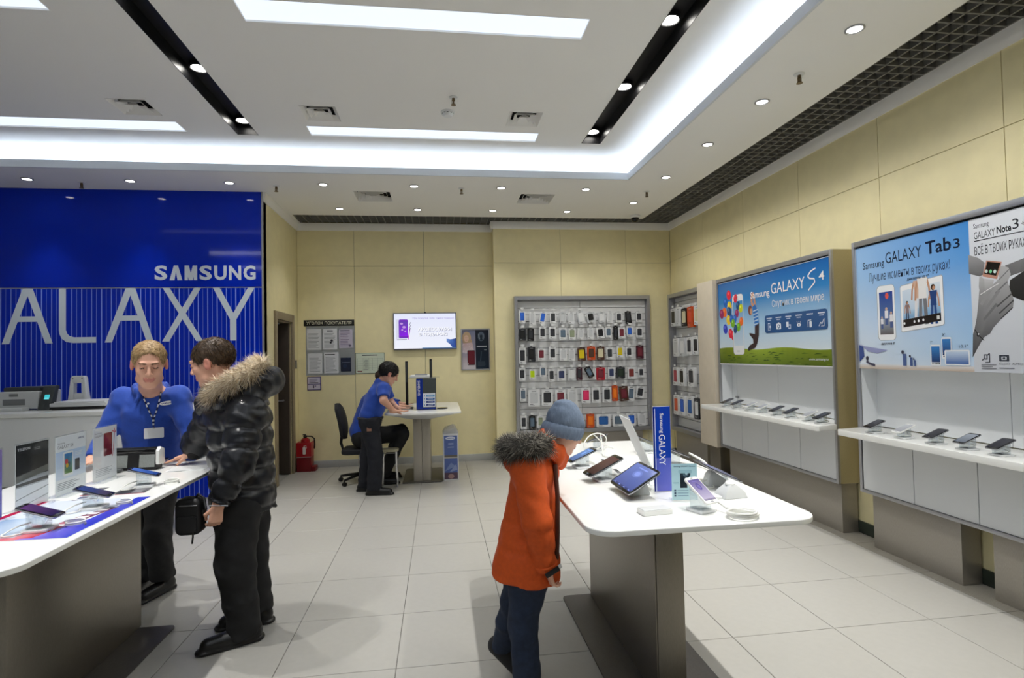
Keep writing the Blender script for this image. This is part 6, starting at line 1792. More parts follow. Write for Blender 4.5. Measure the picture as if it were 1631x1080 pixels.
# ------------------------------------------------------------------ devices on stands
def device(name, label, cat, group, at_, yaw, L, W, tilt, th=0.009, body=None, scr=None, hz=0.055, white=False, stand='block', lit=True, cable=True, wedge=0.0):
    """a phone or tablet on a clear stand; built about the origin, its long way rising towards local +X"""
    t = thing(name, label, cat, (0, 0, 0), group)
    ct, st = math.cos(math.radians(tilt)), math.sin(math.radians(tilt))
    ux, uy, n = Vector((ct, 0, st)), Vector((0, 1, 0)), Vector((-st, 0, ct))
    c = Vector((0, 0, hz + L / 2 * st * 0.55))
    f = lambda u, v, w_: c + ux * u + uy * v + n * w_
    q = B(body or (M_WHITE if white else M_BLACKG)); q.prism(rrect(L, W, min(W, L) * 0.13, 4), 0, th, f=f); q.build('body', parent=t, bevel=0.0018, segs=2)
    if not white:
        q = B(M_SILVER); q.prism(rrect(L + .002, W + .002, min(W, L) * 0.135, 4), th * .25, th * .7, f=f); q.build('edge_band', parent=t)
    a = Art(f(-L / 2, -W / 2, th + 0.0003), ux, uy)
    m = min(L, W)
    e, g = (0.10 * L, 0.055 * m) if L / W > 1.6 else (0.07 * L, 0.07 * L)
    c0, c1 = scr or (rgb(24, 28, 40), rgb(60, 66, 84))
    a.poly([(e, g), (L - e, g), (L - e, W - g), (e, W - g)], [c0, c1, tuple(v * 1.12 for v in c1), c0])
    if lit:
        hi = tuple(min(1, v * 1.5 + .05) for v in c1)
        a.rect(e, g, e + 0.06 * L, W - g, tuple(v * .55 for v in c0))
        for i in range(4):
            v = g + (W - 2 * g) * (i + .5) / 4
            a.rr(e + .02 * L, v - .035 * W, e + .05 * L, v + .035 * W, .002, hi); a.k -= 1
        a.k += 1
        a.disc(L * .62, W * .5, L * .13, W * .17, tuple(v * 1.18 for v in c1)); a.disc(L * .62, W * .5, L * .08, W * .10, hi)
        a.rect(L * .80, W * .3, L * .84, W * .7, hi)
    a.disc(L - e * .5, W * .5, .002, .008, rgb(120, 122, 126), 8)
    if e > .006: a.rr(e * .25, W * .38, e * .72, W * .62, .003, rgb(190, 192, 196) if white else rgb(70, 72, 76))
    a.build('screen', M_SCREEN if lit else M_PRINTG, t)
    # stand
    if stand == 'block':
        bw = min(W * 0.85, .075)
        q = B(M_BLOCK); q.prism([(-.024, 0), (.030, 0), (.030, c.z + .024 * st), (-.024, c.z - .026 * st - .001)], -bw / 2, bw / 2, f=lambda u, v, w_: (u, w_, max(v, .0) + .010)); q.build('stand_block', parent=t, bevel=.0015)
        q = B(M_WHITEM); q.prism(rrect(.088, bw + .03, .012, 4), 0, .010); q.build('stand_base', parent=t, bevel=.002)
    else:
        q = B(M_LGREY); q.ring([[(-.05, -.042, 0), (.055, -.042, 0), (.055, .042, 0), (-.05, .042, 0)], [(-.03, -.034, .03), (.045, -.034, .045), (.045, .034, .045), (-.03, .034, .03)], [(.004, -.024, c.z - .006), (.030, -.024, c.z + .012 * st), (.030, .024, c.z + .012 * st), (.004, .024, c.z - .006)]]); q.build('stand_wedge', parent=t, bevel=.004)
        q = B(M_BLOCK); q.prism([(-.045, 0), (-.040, 0), (-.030, c.z - .02), (-.036, c.z - .02)], -.05, .05, f=lambda u, v, w_: (u, w_, v + .001)); q.build('stand_lip', parent=t)
    if cable:
        q = B(M_CABLE)
        p = [Vector((.03, 0, .03))]
        for i in range(18):
            an = i / 17 * 1.55 * PI
            p.append(Vector((.062 + .030 * math.sin(an) * 1.0, .012 + .036 * (1 - math.cos(an)), .005 + .018 * max(0, 1 - i / 5))))
        q.tube(p, .0032, 6); q.build('cable', parent=t)
    t.location = at_
    t.rotation_euler = (0, 0, yaw)
    return t

TB = 0.9302
G1 = 'devices on stands along the front of the right table'
device('display_phone', 'blue screened phone on a clear stand under the face of the child', 'phone', G1, (.775, 3.03, TB), .10, .165, .088, 22, scr=(rgb(60, 92, 150), rgb(96, 138, 200)), hz=.045)
device('display_tablet', 'slim tablet with a dark brown screen between the child and the large tablet', 'tablet', G1, (.80, 2.70, TB), .12, .195, .108, 24, scr=(rgb(58, 36, 34), rgb(92, 64, 60)), hz=.045, th=.010, lit=False)
device('display_tablet', 'large black tablet with a violet blue screen, nearest corner of the right table', 'tablet', G1, (.862, 2.42, TB), .02, .172, .252, 31, scr=(rgb(70, 84, 150), rgb(104, 122, 190)), hz=.042, th=.010, stand='wedge')
device('display_phone', 'white phone with colourful lit screen before the pale blue camera card', 'phone', G1, (1.02, 2.11, TB), 1.95, .138, .070, 34, scr=(rgb(206, 196, 220), rgb(96, 84, 150)), hz=.055, white=True, cable=False)
device('display_phone', 'black phone at the far end of the right table, ringed by white cable', 'phone', G1, (1.02, 3.56, TB), -.5, .14, .074, 22, lit=False)
G2 = 'devices facing the wall on the right table'
device('display_tablet', 'tablet seen edge on, tilted away toward the wall at the near right of the table', 'tablet', G2, (1.29, 2.50, TB), PI - .12, .16, .25, 24, scr=(rgb(50, 56, 90), rgb(80, 88, 130)), hz=.045, stand='wedge')
device('display_phone', 'phone seen edge on behind the blue tower sign, facing the wall', 'phone', G2, (1.29, 2.98, TB), PI - .1, .165, .085, 22, lit=False)
device('display_phone', 'phone seen edge on beside the leaning sign holder, facing the wall', 'phone', G2, (1.29, 3.38, TB), PI + .05, .15, .08, 22, lit=False)
G3 = 'phones on stands on the left table'
device('display_phone', 'phone with a dark violet screen nearest the camera on the left table mat', 'phone', G3, (-1.52, 2.36, TB), PI + .05, .142, .075, 18, scr=(rgb(34, 26, 60), rgb(74, 40, 90)), lit=False)
device('display_phone', 'navy screened phone in the middle of the left table, above the blue mat corner', 'phone', G3, (-1.50, 2.66, TB), PI + .12, .142, .075, 18, scr=(rgb(26, 36, 74), rgb(44, 60, 110)), lit=False)
device('display_phone', 'blue screened phone in front of the dark docking speaker on the left table', 'phone', G3, (-1.50, 3.08, TB), PI + .25, .142, .075, 18, scr=(rgb(40, 70, 140), rgb(70, 104, 180)), lit=False)
device('display_phone', 'navy phone by the pointing hand at the far end of the left table', 'phone', G3, (-1.745, 3.702, TB), PI + .1, .14, .066, 12, scr=(rgb(40, 48, 110), rgb(60, 70, 140)), lit=False, hz=.03, cable=False)
# phones along the two wall shelves
ZS = 0.9302
names = ('first', 'second', 'third', 'fourth', 'fifth', 'sixth', 'seventh', 'eighth')
for i, (y, wh) in enumerate(((5.84, 0), (5.63, 0), (5.375, 1), (5.155, 1), (4.925, 0), (4.715, 0), (4.455, 1), (4.30, 0))):
    device('display_phone', '%s phone, %s from the far end, on the shelf under the balloon poster' % ('white' if wh else 'black', names[i]), 'phone', 'phones on the far wall shelf', (3.165, y, ZS), .04, .14, .072, 20, white=bool(wh), lit=False, scr=(rgb(150, 152, 158), rgb(176, 180, 188)) if wh else None, hz=.048)
for i, (y, wh) in enumerate(((3.735, 0), (3.475, 1), (3.225, 0), (3.01, 2), (2.805, 0))):
    device('display_phone', '%s phone, %s from the far end, on the shelf under the tablet poster' % (('black', 'white', 'grey screened')[wh], names[i]), 'phone', 'phones on the near wall shelf', (3.17, y, ZS), .04, .142, .074, 20, white=wh == 1, lit=False, scr=((rgb(30, 30, 40), rgb(54, 54, 66)), (rgb(150, 152, 158), rgb(176, 180, 188)), (rgb(96, 104, 118), rgb(140, 148, 160)))[wh], hz=.048)
t = thing('wall_sensor', 'tiny grey sensor on the niche wall at the far end of the balloon poster shelf', 'sensor', (3.40, 6.10, 1.02))
q = B(M_GREY); q.box(3.425, 6.09, 1.0, 3.4515, 6.13, 1.022); q.build('body', parent=t, bevel=.003)

# blue tower sign
t = thing('tower_sign', 'tall narrow blue acrylic tower sign with white lettering on the right table', 'sign', (.992, 2.46, .93))
q = B(M_ACRYL); q.box(.948, 2.432, .9301, 1.044, 2.482, 1.318); q.build('acrylic_block', parent=t, bevel=.002)
q = B(M_WHITEM); q.box(.954, 2.4245, .932, 1.036, 2.4305, 1.314); q.build('insert', parent=t)
a = Art((.954, 2.424, .932), (1, 0, 0), (0, 0, 1))
a.rect(0, 0, .082, .382, rgb(18, 62, 176)); a.rect(0, 0, .082, .15, rgb(96, 100, 196), rgb(82, 96, 196)); a.rect(.008, 0, .011, .372, rgb(214, 222, 240)); a.rect(0, 0, .006, .382, rgb(12, 34, 120))
a.text('Samsung', .028, .262, .050, .352, WHITE, .01, rot=-90); a.text('GALAXY', .026, .118, .056, .255, WHITE, 0, rot=-90)
a.build('printed_face', M_PRINTG, t)
# leaning sign holder seen from behind
t = thing('leaning_sign_holder', 'leaning translucent white sign holder seen from behind, beside the blue tower sign', 'sign holder', (1.03, 2.78, .93))
p0, p1 = Vector((1.06, 2.66, .9305)), Vector((1.075, 2.86, .9305)); up_ = Vector((-.135, .0, .30))
nn = (p1 - p0).cross(up_).normalized() * .003
q = B(mat('frosted_sheet', rgb(226, 228, 226), .5))
q.ring([[p0, p1, p1 + up_, p0 + up_], [p0 + nn, p1 + nn, p1 + up_ + nn, p0 + up_ + nn]]); q.build('sheet', parent=t)
q = B(M_ACRYL); q.ring([[p0 + nn * 1.4, p1 + nn * 1.4, p1 + up_ * 1.03 + nn * 1.4, p0 + up_ * 1.03 + nn * 1.4], [p0 + nn * 2.0, p1 + nn * 2.0, p1 + up_ * 1.03 + nn * 2.0, p0 + up_ * 1.03 + nn * 2.0]]); q.build('cover', parent=t)
q = B(M_ACRYL); q.box(1.0, 2.66, .9302, 1.10, 2.86, .9335); q.build('foot', parent=t)
# camera info card
t = thing('info_card', 'pale blue standing info card with a camera picture on the right table', 'info card', (0, 0, 0))
q = B(M_ACRYL); q.box(-.056, -.001, .0005, .056, .003, .158); q.box(-.056, .003, .0005, .056, .045, .004); q.build('stand', parent=t, local=True)
a = Art((-.054, -.0014, .004), (1, 0, 0), (0, 0, 1))
a.rect(0, 0, .108, .152, rgb(186, 218, 226), rgb(170, 208, 222)); a.rect(.036, .05, .066, .112, rgb(24, 34, 44)); a.disc(.060, .108, .020, .018, rgb(30, 46, 58)); a.disc(.060, .108, .012, .011, rgb(70, 96, 110)); a.disc(.063, .110, .005, .005, rgb(170, 200, 210))
a.rr(.030, .112, .086, .126, .003, rgb(150, 190, 204)); a.text('Samsung GALAXY Camera', .010, .136, .100, .144, rgb(60, 84, 110), .01)
for i in range(3): a.rect(.010, .014 + i * .011, .018, .021 + i * .011, rgb(40, 60, 90)); a.rect(.024, .016 + i * .011, .07, .019 + i * .011, rgb(120, 150, 170))
a.rect(.006, .070, .03, .073, rgb(120, 160, 180))
a.build('printed_card', M_PRINTG, t)
t.location = (1.022, 2.262, .9302); t.rotation_euler = (0, 0, -.14)
# white box, cable coils
t = thing('power_bank', 'flat white box lying in front of the large tablet', 'box', (.83, 2.115, .9302))
q = B(M_WHITE); q.prism(rrect(.125, .066, .006, 3), 0, .018); o = q.build('body', parent=t, bevel=.003, local=True)
q = B(M_LGREY); q.prism(rrect(.118, .060, .006, 3), .0182, .0205); q.build('lid', parent=t, bevel=.001, local=True)
t.location = (.83, 2.115, .9302); t.rotation_euler = (0, 0, .10)
def coil(label, c, r, turns, rr=.0045, group=None, tail=None):
    p = []
    n_ = int(26 * turns)
    for i in range(n_ + 1):
        an = 2 * PI * i / 26
        p.append((c[0] + r * (1 + .05 * math.sin(an * 1.7)) * math.cos(an), c[1] + r * .86 * math.sin(an), c[2] + rr + .0042 * i / 26 * 1.6))
    for tp in (tail or []): p.append(tp)
    q = B(M_CABLE); q.tube(p, rr, 8)
    return setprops(q.build('coiled_cable'), label, 'cable', group)
coil('white cable coiled in a ring on the near right corner of the table', (1.13, 1.995, TB), .056, 2.9, .0048, 'loose white cables', [(1.10, 2.06, .95), (1.075, 2.13, .975), (1.05, 2.155, .985)])
q = B(M_CABLE)
pts = [(1.05, 3.50, .965)]
for i in range(22):
    an = i / 21 * 2.2 * PI
    pts.append((1.02 + .075 * math.sin(an) - .05, 3.46 + .02 * math.cos(an * 2), .992 + .055 * math.sin(an * 1.0 + 1.2)))
pts += [(1.0, 3.38, .945), (.98, 3.30, .937), (1.02, 3.22, .937)]
q.tube(pts, .004, 8)
setprops(q.build('looped_cable'), 'white cable looping up above the far end of the right table', 'cable', 'loose white cables')
q = B(M_CABLE)
q.tube([(1.385, 2.74, .937), (1.40, 2.78, .945), (1.405, 2.86, .966), (1.40, 2.90, .975), (1.385, 2.99, .988)], .006, 8)
setprops(q.build('loose_cable'), 'short white cable end sticking up at the wall side edge of the right table', 'cable', 'loose white cables')
t = thing('display_stand', 'bulky empty white display stand behind the coiled cable', 'display stand', (1.24, 2.29, .93))
q = B(M_LGREY); q.ring([[(-.052, -.045, .0), (.062, -.045, .0), (.062, .045, .0), (-.052, .045, .0)], [(-.036, -.036, .028), (.052, -.036, .028), (.052, .036, .028), (-.036, .036, .028)], [(-.008, -.020, .055), (.022, -.020, .055), (.022, .020, .055), (-.008, .020, .055)]]); q.build('body', parent=t, bevel=.004, local=True)
q = B(M_WHITE); q.lathe([(.020, .05), (.022, .058), (.016, .066), (0, .068)], (.006, 0, 0), 18); q.build('cap', parent=t, local=True)
q = B(M_WHITEM); q.box(-.12, -.03, 0, -.054, .03, .012); q.build('alarm_box', parent=t, bevel=.002, local=True)
t.location = (1.235, 2.285, .9302); t.rotation_euler = (0, 0, .1)
def price_card(label, x, y, z, w_, d_, yaw, dark=.0, group='price cards lying on the tables', c0=None, draw=None):
    t = thing('price_card', label, 'price card', (0, 0, 0), group)
    q = B(M_WHITEM); q.box(-w_ / 2, -d_ / 2, 0, w_ / 2, d_ / 2, .0016); q.build('card', parent=t, smooth=0)
    a = Art((-w_ / 2, -d_ / 2, .0017), (1, 0, 0), (0, 1, 0))
    if c0: a.rect(0, 0, w_, d_, c0)
    if draw: draw(a, w_, d_)
    else:
        a.rect(0, d_ * .86, w_, d_, rgb(40, 44, 56)); a.lines(w_ * .1, d_ * .15, w_ * .7, d_ * .75, 4, rgb(120, 124, 134)); a.text('GALAXY', w_ * .1, d_ * .88, w_ * .5, d_ * .98, WHITE)
    a.build('printed_face', M_PRINT, t)
    t.location = (x, y, z); t.rotation_euler = (0, 0, yaw)
    return t
price_card('small white price card with a dark edge behind the blue screened phone', 1.0, 3.17, TB, .10, .13, 1.5)
price_card('small white price card with a dark edge behind the brown screened tablet', .99, 2.88, TB, .10, .14, 1.5)
price_card('small white price card tucked between the brown tablet and large tablet', .95, 2.60, TB, .10, .12, 1.5)

# ------------------------------------------------------------------ left table
def mat_art(a, W, D):
    n = 24
    def mix(c, d, k): return tuple(x * (1 - k) + y * k for x, y in zip(c, d))
    red, vio, blu, pal = rgb(186, 20, 62), rgb(150, 60, 150), rgb(40, 52, 190), rgb(214, 222, 236)
    a.rect(0, 0, W, D, pal)
    a.rect(0, 0, W * .07, D, red); a.poly([(0, 0), (W * .75, 0), (W * .75, D * .055), (0, D * .075)], [red, rgb(214, 120, 130), rgb(214, 120, 130), red])
    a.poly([(W * .62, 0), (W, 0), (W, D), (W * .88, D), (W * .86, D * .4)], [rgb(150, 130, 220), blu, blu, blu, rgb(60, 60, 200)])
    a.poly([(W * .55, D * .03), (W * .72, D * .03), (W * .90, D * .72), (W * .80, D * .72)], [rgb(226, 130, 140), red, rgb(60, 40, 80), rgb(30, 26, 40)])
    for i in range(6): a.rect(W * (.66 + .022 * i), D * (.18 + .09 * i), W * (.74 + .022 * i), D * (.225 + .09 * i), WHITE)
    a.poly([(W * .12, D * .15), (W * .5, D * .12), (W * .45, D * .55), (W * .12, D * .5)], [rgb(160, 186, 214), rgb(196, 212, 230), rgb(206, 218, 234), rgb(150, 180, 214)])
    a.text('GALAXY', W * .14, D * .62, W * .42, D * .70, rgb(180, 190, 206))
t = thing('promo_mat', 'large glossy red, white and blue printed mat under the left table phones', 'mat', (0, 0, 0))
q = B(M_WHITEM); q.prism(rrect(.47, .60, .03, 4), 0, .0016); q.build('sheet', parent=t, smooth=0)
a = Art((-.232, -.297, .0017), (1, 0, 0), (0, 1, 0)); mat_art(a, .464, .594); a.build('printed_face', M_PRINTG, t)
t.location = (-1.585, 2.535, .9302)
# stands on the mat have to sit on it
for o in list(bpy.data.objects):
    if o.get('group') == G3 and 2.2 < o.location.y < 2.85: o.location.z = .9302 + .0022
def holder(label, y0, y1, z1, draw, x=-1.80, group='standing acrylic sign holders on the left table'):
    t = thing('sign_holder', label, 'sign holder', (x, (y0 + y1) / 2, .93), group)
    q = B(M_ACRYL); q.box(x + .0012, y0, .9302, x + .0035, y1, z1 + .006); q.build('front_sheet', parent=t)
    q = B(M_ACRYL); q.box(x - .0035, y0, .9302, x - .0014, y1, z1 + .006); q.build('back_sheet', parent=t)
    q = B(M_ACRYL); q.box(x + .0035, y0, .9302, x + .05, y1, .9325); q.box(x - .05, y0, .9302, x - .0035, y1, .9325); q.build('foot', parent=t)
    q = B(M_WHITEM); q.box(x - .0012, y0 + .004, .936, x + .0004, y1 - .004, z1); q.build('insert', parent=t, smooth=0)
    a = Art((x + .0005, y0 + .004, .936), (0, 1, 0), (0, 0, 1)); draw(a, y1 - y0 - .008, z1 - .936); a.build('printed_face', M_PRINT, t)
def d_tel(a, W, H):
    a.rect(0, 0, W, H, rgb(206, 212, 216), rgb(30, 32, 34)); a.rect(0, H * .48, W, H, rgb(22, 24, 25), rgb(38, 41, 43))
    a.poly([(0, H * .42), (W, H * .50), (W, H * .60), (0, H * .52)], rgb(96, 98, 92)); a.poly([(0, H * .36), (W, H * .36), (W, H * .42), (0, H * .40)], rgb(40, 42, 42))
    a.rect(W * .40, H * .55, W * .405, H * .95, rgb(60, 62, 64))
    a.rect(0, 0, W, H * .34, rgb(236, 240, 241))
    a.text('TELEFON', W * .05, H * .905, W * .42, H * .945, WHITE, .01); a.lines(W * .55, H * .88, W * .8, H * .93, 2, rgb(150, 150, 150))
    a.line([(0, H * .16), (W, H * .26)], .004, rgb(140, 146, 148)); a.line([(W * .2, H * .05), (W, H * .12)], .003, rgb(170, 176, 178))
def d_s4(a, W, H):
    a.rect(0, 0, W, H, rgb(238, 242, 246)); a.rect(0, H * .26, W, H * .74, rgb(214, 226, 242), rgb(190, 212, 240))
    a.text('Samsung', W * .06, H * .86, W * .30, H * .90, rgb(60, 66, 80)); a.text('GALAXY S4', W * .06, H * .79, W * .56, H * .85, rgb(60, 66, 80)); a.text('SAMSUNG', W * .72, H * .90, W * .94, H * .935, rgb(40, 60, 110), .02)
    a.rr(W * .24, H * .30, W * .56, H * .72, .006, rgb(236, 238, 240)); a.rect(W * .27, H * .34, W * .53, H * .69, rgb(96, 140, 40), rgb(40, 120, 190)); a.disc(W * .34, H * .55, .011, .014, rgb(200, 60, 70)); a.disc(W * .42, H * .50, .010, .012, rgb(60, 80, 100)); a.disc(W * .36, H * .48, .010, .011, rgb(220, 180, 40))
    a.rr(W * .62, H * .36, W * .78, H * .56, .004, rgb(50, 56, 72)); a.lines(W * .62, H * .62, W * .92, H * .70, 3, rgb(226, 232, 240)); a.lines(W * .06, H * .08, W * .8, H * .22, 5, rgb(150, 156, 164))
def d_red(a, W, H):
    a.rect(0, 0, W, H, rgb(238, 239, 242), rgb(226, 228, 236)); a.text('Samsung', W * .06, H * .88, W * .34, H * .915, rgb(110, 100, 116)); a.text('GALAXY', W * .06, H * .83, W * .40, H * .87, rgb(110, 100, 116))
    a.rr(W * .38, H * .42, W * .78, H * .86, .008, rgb(226, 226, 230)); a.rr(W * .43, H * .44, W * .80, H * .88, .008, rgb(128, 26, 46)); a.rect(W * .47, H * .50, W * .76, H * .82, rgb(108, 16, 40), rgb(146, 40, 62))
    a.line([(W * .82, H * .40), (W * .92, H * .9)], .004, rgb(196, 50, 90)); a.line([(W * .78, H * .90), (W * .95, H * .86), (W * .88, H * .95)], .006, rgb(206, 90, 120)); a.lines(W * .1, H * .08, W * .8, H * .24, 5, rgb(176, 180, 188))
def d_pur(a, W, H):
    a.rect(0, 0, W, H, rgb(60, 70, 180), rgb(150, 130, 190)); a.text('SAMSUNG', W * .1, H * .85, W * .6, H * .9, WHITE)
holder('acrylic sign holder with a violet blue sheet, cut by the left edge of the photo', 2.37, 2.575, 1.215, d_pur)
holder('acrylic sign holder with a mostly black sheet reading TELEFON', 2.642, 2.852, 1.216, d_tel)
holder('acrylic sign holder showing a white phone on a pale blue sheet', 2.893, 3.125, 1.214, d_s4)
holder('acrylic sign holder showing a dark red phone, nearest the shop assistant', 3.18, 3.40, 1.216, d_red)
# docking speaker with rolled top
t = thing('docking_speaker', 'black and grey docking speaker with a rolled top in front of the shop assistant', 'speaker', (-1.775, 3.60, .93))
y0, y1 = 3.525, 3.605
f = lambda u, v, w_: (w_, u, v)
q = B(M_BLACK); q.prism([(y0, .931), (y1, .931), (y1 - .01, 1.035), (y0 + .012, 1.035)], -1.895, -1.655, f=f); q.build('body', parent=t, bevel=.004)
q = B(M_BLACKG); q.cyl((-1.90, y0 + .030, 1.040), (-1.665, y0 + .030, 1.040), .022, n=20); q.build('rolled_top', parent=t)
M_MESH = mat('speaker_mesh', rgb(128, 132, 130), .6, noise=.25, nscale=400)
for x0, x1 in ((-1.89, -1.812), (-1.748, -1.664)):
    q = B(M_MESH); q.add([(x0, y0 - .0015, .948), (x1, y0 - .0015, .948), (x1, y0 + .0095, 1.020), (x0, y0 + .0095, 1.020), (x0, y0 + .003, .948), (x1, y0 + .003, .948), (x1, y0 + .014, 1.020), (x0, y0 + .014, 1.020)], [(0, 1, 2, 3), (4, 7, 6, 5), (0, 4, 5, 1), (1, 5, 6, 2), (2, 6, 7, 3), (3, 7, 4, 0)]); q.build('speaker_grille', parent=t)
q = B(M_WHITE); q.prism([(y0 + .004, .96), (y1, .955), (y1 - .006, 1.045), (y0 + .03, 1.062), (y0 + .006, 1.04)], -1.660, -1.640, f=f); q.build('end_cap', parent=t, bevel=.004)
q = B(M_DGREY); q.ball((-1.845, 3.49, .943), (.030, .022, .0125), nu=18, nv=10); setprops(q.build('computer_mouse'), 'small dark grey mouse lying beside the docking speaker', 'mouse')
def d_mag(a, W, D):
    a.rect(0, 0, W, D, rgb(60, 60, 64), rgb(96, 96, 100)); a.rect(W * .1, D * .2, W * .5, D * .8, rgb(30, 30, 34)); a.lines(W * .55, D * .2, W * .92, D * .8, 5, rgb(170, 170, 172)); a.rect(0, 0, W, D * .07, rgb(170, 40, 60))
def d_leaf(a, W, D):
    a.rect(0, 0, W, D, rgb(216, 218, 222)); a.rect(0, 0, W, D * .12, rgb(60, 20, 44)); a.rect(W * .1, D * .3, W * .4, D * .8, rgb(60, 70, 110)); a.lines(W * .5, D * .3, W * .9, D * .8, 5, rgb(140, 144, 150))
price_card('dark printed leaflet lying beyond the mat on the left table', -1.50, 2.965, TB, .14, .115, .15, group='leaflets on the left table', draw=d_mag)
price_card('pale leaflet with a dark plum stripe beside the mat on the left table', -1.64, 2.88, TB, .12, .09, .25, group='leaflets on the left table', draw=d_leaf)
price_card('narrow black and white price strip in front of the TELEFON sign holder', -1.70, 2.72, TB + .0001, .05, .20, .02, group='leaflets on the left table', draw=d_mag) if False else None
price_card('narrow dark price strip in front of the pale blue phone sign holder', -1.69, 3.0, TB, .045, .17, .02, group='leaflets on the left table', draw=d_mag)
price_card('small white card with a grey square by the left edge of the left table', -1.86, 2.60, TB, .08, .06, .0, group='leaflets on the left table', draw=lambda a, W, D: a.rect(W * .2, D * .3, W * .8, D * .9, rgb(150, 150, 146)))
t = thing('papers', 'thin stack of white papers under the pointing hand at the far table end', 'papers', (0, 0, 0))
q = B(M_WHITEM); q.box(-.10, -.07, 0, .10, .07, .0016); q.build('sheet', parent=t, smooth=0)
q = B(M_LGREY); q.box(-.10, -.07, .0018, .10, .07, .0032, M=Matrix.Rotation(.2, 4, 'Z')); q.build('sheet', parent=t, smooth=0)
t.location = (-1.47, 3.52, TB)
coil('white cable coil beside the nearest phone on the promo mat', (-1.42, 2.40, .9322), .032, 2.6, .0032, 'loose white cables')
coil('white cable coil beside the navy phone on the promo mat', (-1.40, 2.70, .9322), .030, 2.4, .0032, 'loose white cables')
coil('white cable coil near the table edge beyond the blue screened phone', (-1.39, 3.12, TB), .034, 2.4, .0032, 'loose white cables')

# ------------------------------------------------------------------ on the counter
ZC1 = 1.1352
t = thing('printer', 'light grey laser printer at the left end of the white counter', 'printer', (-3.86, 5.85, ZC1))
q = B(M_LGREY); q.box(-4.03, 5.70, ZC1 + .012, -3.69, 6.02, ZC1 + .175); q.build('body', parent=t, bevel=.012, segs=3)
q = B(M_DGREY); q.box(-4.01, 5.74, ZC1 + .176, -3.70, 6.02, ZC1 + .212); q.build('top_cover', parent=t, bevel=.010)
q = B(M_GREY); q.box(-3.985, 5.6965, ZC1 + .05, -3.80, 5.704, ZC1 + .105); q.build('paper_slot', parent=t, bevel=.002)
q = B(M_LGREY); q.box(-4.04, 5.60, ZC1, -3.76, 5.70, ZC1 + .03); q.build('paper_tray', parent=t, bevel=.006)
q = B(M_GREY); q.box(-3.93, 5.6945, ZC1 + .13, -3.86, 5.702, ZC1 + .155); q.build('brand_plate', parent=t)
t = thing('payment_terminal', 'dark grey upright terminal with a cyan display on the counter', 'terminal', (-3.62, 5.70, ZC1))
q = B(M_DGREY); q.prism([(5.66, 0), (5.74, 0), (5.80, .22), (5.775, .225), (5.745, .215)], -3.672, -3.567, f=lambda u, v, w_: (w_, u, ZC1 + v)); q.build('body', parent=t, bevel=.006)
a = Art((-3.650, 5.660 + .0, ZC1), (1, 0, 0), (0, .085 / .215, 1)); h_ = math.hypot(.085, .215)
a.rect(.012, .105, .055, .150, rgb(60, 190, 200)); a.rect(.016, .112, .05, .12, rgb(150, 226, 230)); a.build('display', M_SCREEN, t)
t.location.y -= .006
t = thing('document_stand', 'white arch shaped stand rising behind the dark terminal on the counter', 'stand', (-3.54, 6.03, ZC1))
arch_ = [(-.098, 0), (.098, 0), (.080, .12), (.062, .285), (.048, .30), (-.048, .30), (-.062, .285), (-.080, .12)]
f = lambda u, v, w_: (-3.54 + u, 6.01 + w_, ZC1 + v)
q = B(M_WHITEM)
q.prism([(-.098, 0), (-.040, 0), (-.036, .23), (-.062, .285), (-.080, .12)], 0, .06, f=f); q.prism([(.040, 0), (.098, 0), (.080, .12), (.062, .285), (.036, .23)], 0, .06, f=f); q.prism([(-.062, .285), (-.036, .23), (.036, .23), (.062, .285), (.048, .30), (-.048, .30)], 0, .06, f=f); q.prism([(-.045, 0), (.045, 0), (.041, .13), (-.041, .13)], .02, .06, f=f)
q.build('arch', parent=t, bevel=.004)
q = B(M_DGREY)
for u in (-.042, .042): q.cyl((-3.54 + u, 6.0085, ZC1 + .275), (-3.54 + u, 6.0115, ZC1 + .275), .006, n=10)
o = q.build('screw', parent=t, smooth=0); o['kind'] = 'stuff'
t = thing('flatbed_scanner', 'flat light grey scanner with black base on the counter left of the assistant', 'scanner', (-3.3, 5.8, ZC1))
q = B(M_BLACK); q.box(-3.53, 5.62, ZC1, -3.08, 5.98, ZC1 + .028); q.build('base', parent=t, bevel=.004)
q = B(M_LGREY); q.box(-3.54, 5.61, ZC1 + .0285, -3.07, 5.99, ZC1 + .062); q.build('lid', parent=t, bevel=.008)
q = B(M_WHITEM); q.box(-3.52, 5.64, ZC1 + .0625, -3.09, 5.97, ZC1 + .074); q.build('pad', parent=t, bevel=.003)

# ------------------------------------------------------------------ back wall
def on_wall(name, label, cat, group=None): return thing(name, label, cat, (0, YB, 0), group)
YW = YB - .0005
t = on_wall('television', 'flat wall television showing a white advert with a purple phone', 'television')
q = B(mat('tv_bezel', rgb(112, 114, 132), .3, metal=.4)); q.box(-.654, YW - .05, 1.654, .262, YW, 2.194); q.build('housing', parent=t, bevel=.006)
q = B(M_BLACK); q.box(-.205, YW - .052, 2.190, -.18, YW - .03, 2.205); q.build('sensor', parent=t)
a = Art((-.640, YW - .0508, 1.672), (1, 0, 0), (0, 0, 1)); W, H = .888, .508
a.rect(0, 0, W, H, rgb(238, 240, 250), rgb(226, 230, 250)); a.rect(W * .03, H * .28, W * .20, H * .84, rgb(212, 214, 232))
a.rr(W * .075, H * .30, W * .225, H * .84, .02, rgb(110, 40, 180)); a.poly([(W * .085, H * .36), (W * .215, H * .36), (W * .215, H * .78), (W * .085, H * .78)], [rgb(130, 10, 220), rgb(140, 20, 230), rgb(96, 60, 170), rgb(96, 60, 170)])
for u, v, s_ in ((.12, .72, .022), (.16, .62, .026), (.13, .54, .016), (.18, .50, .014)): a.disc(W * u, H * v, s_, s_ * .7, rgb(190, 150, 220), 10)
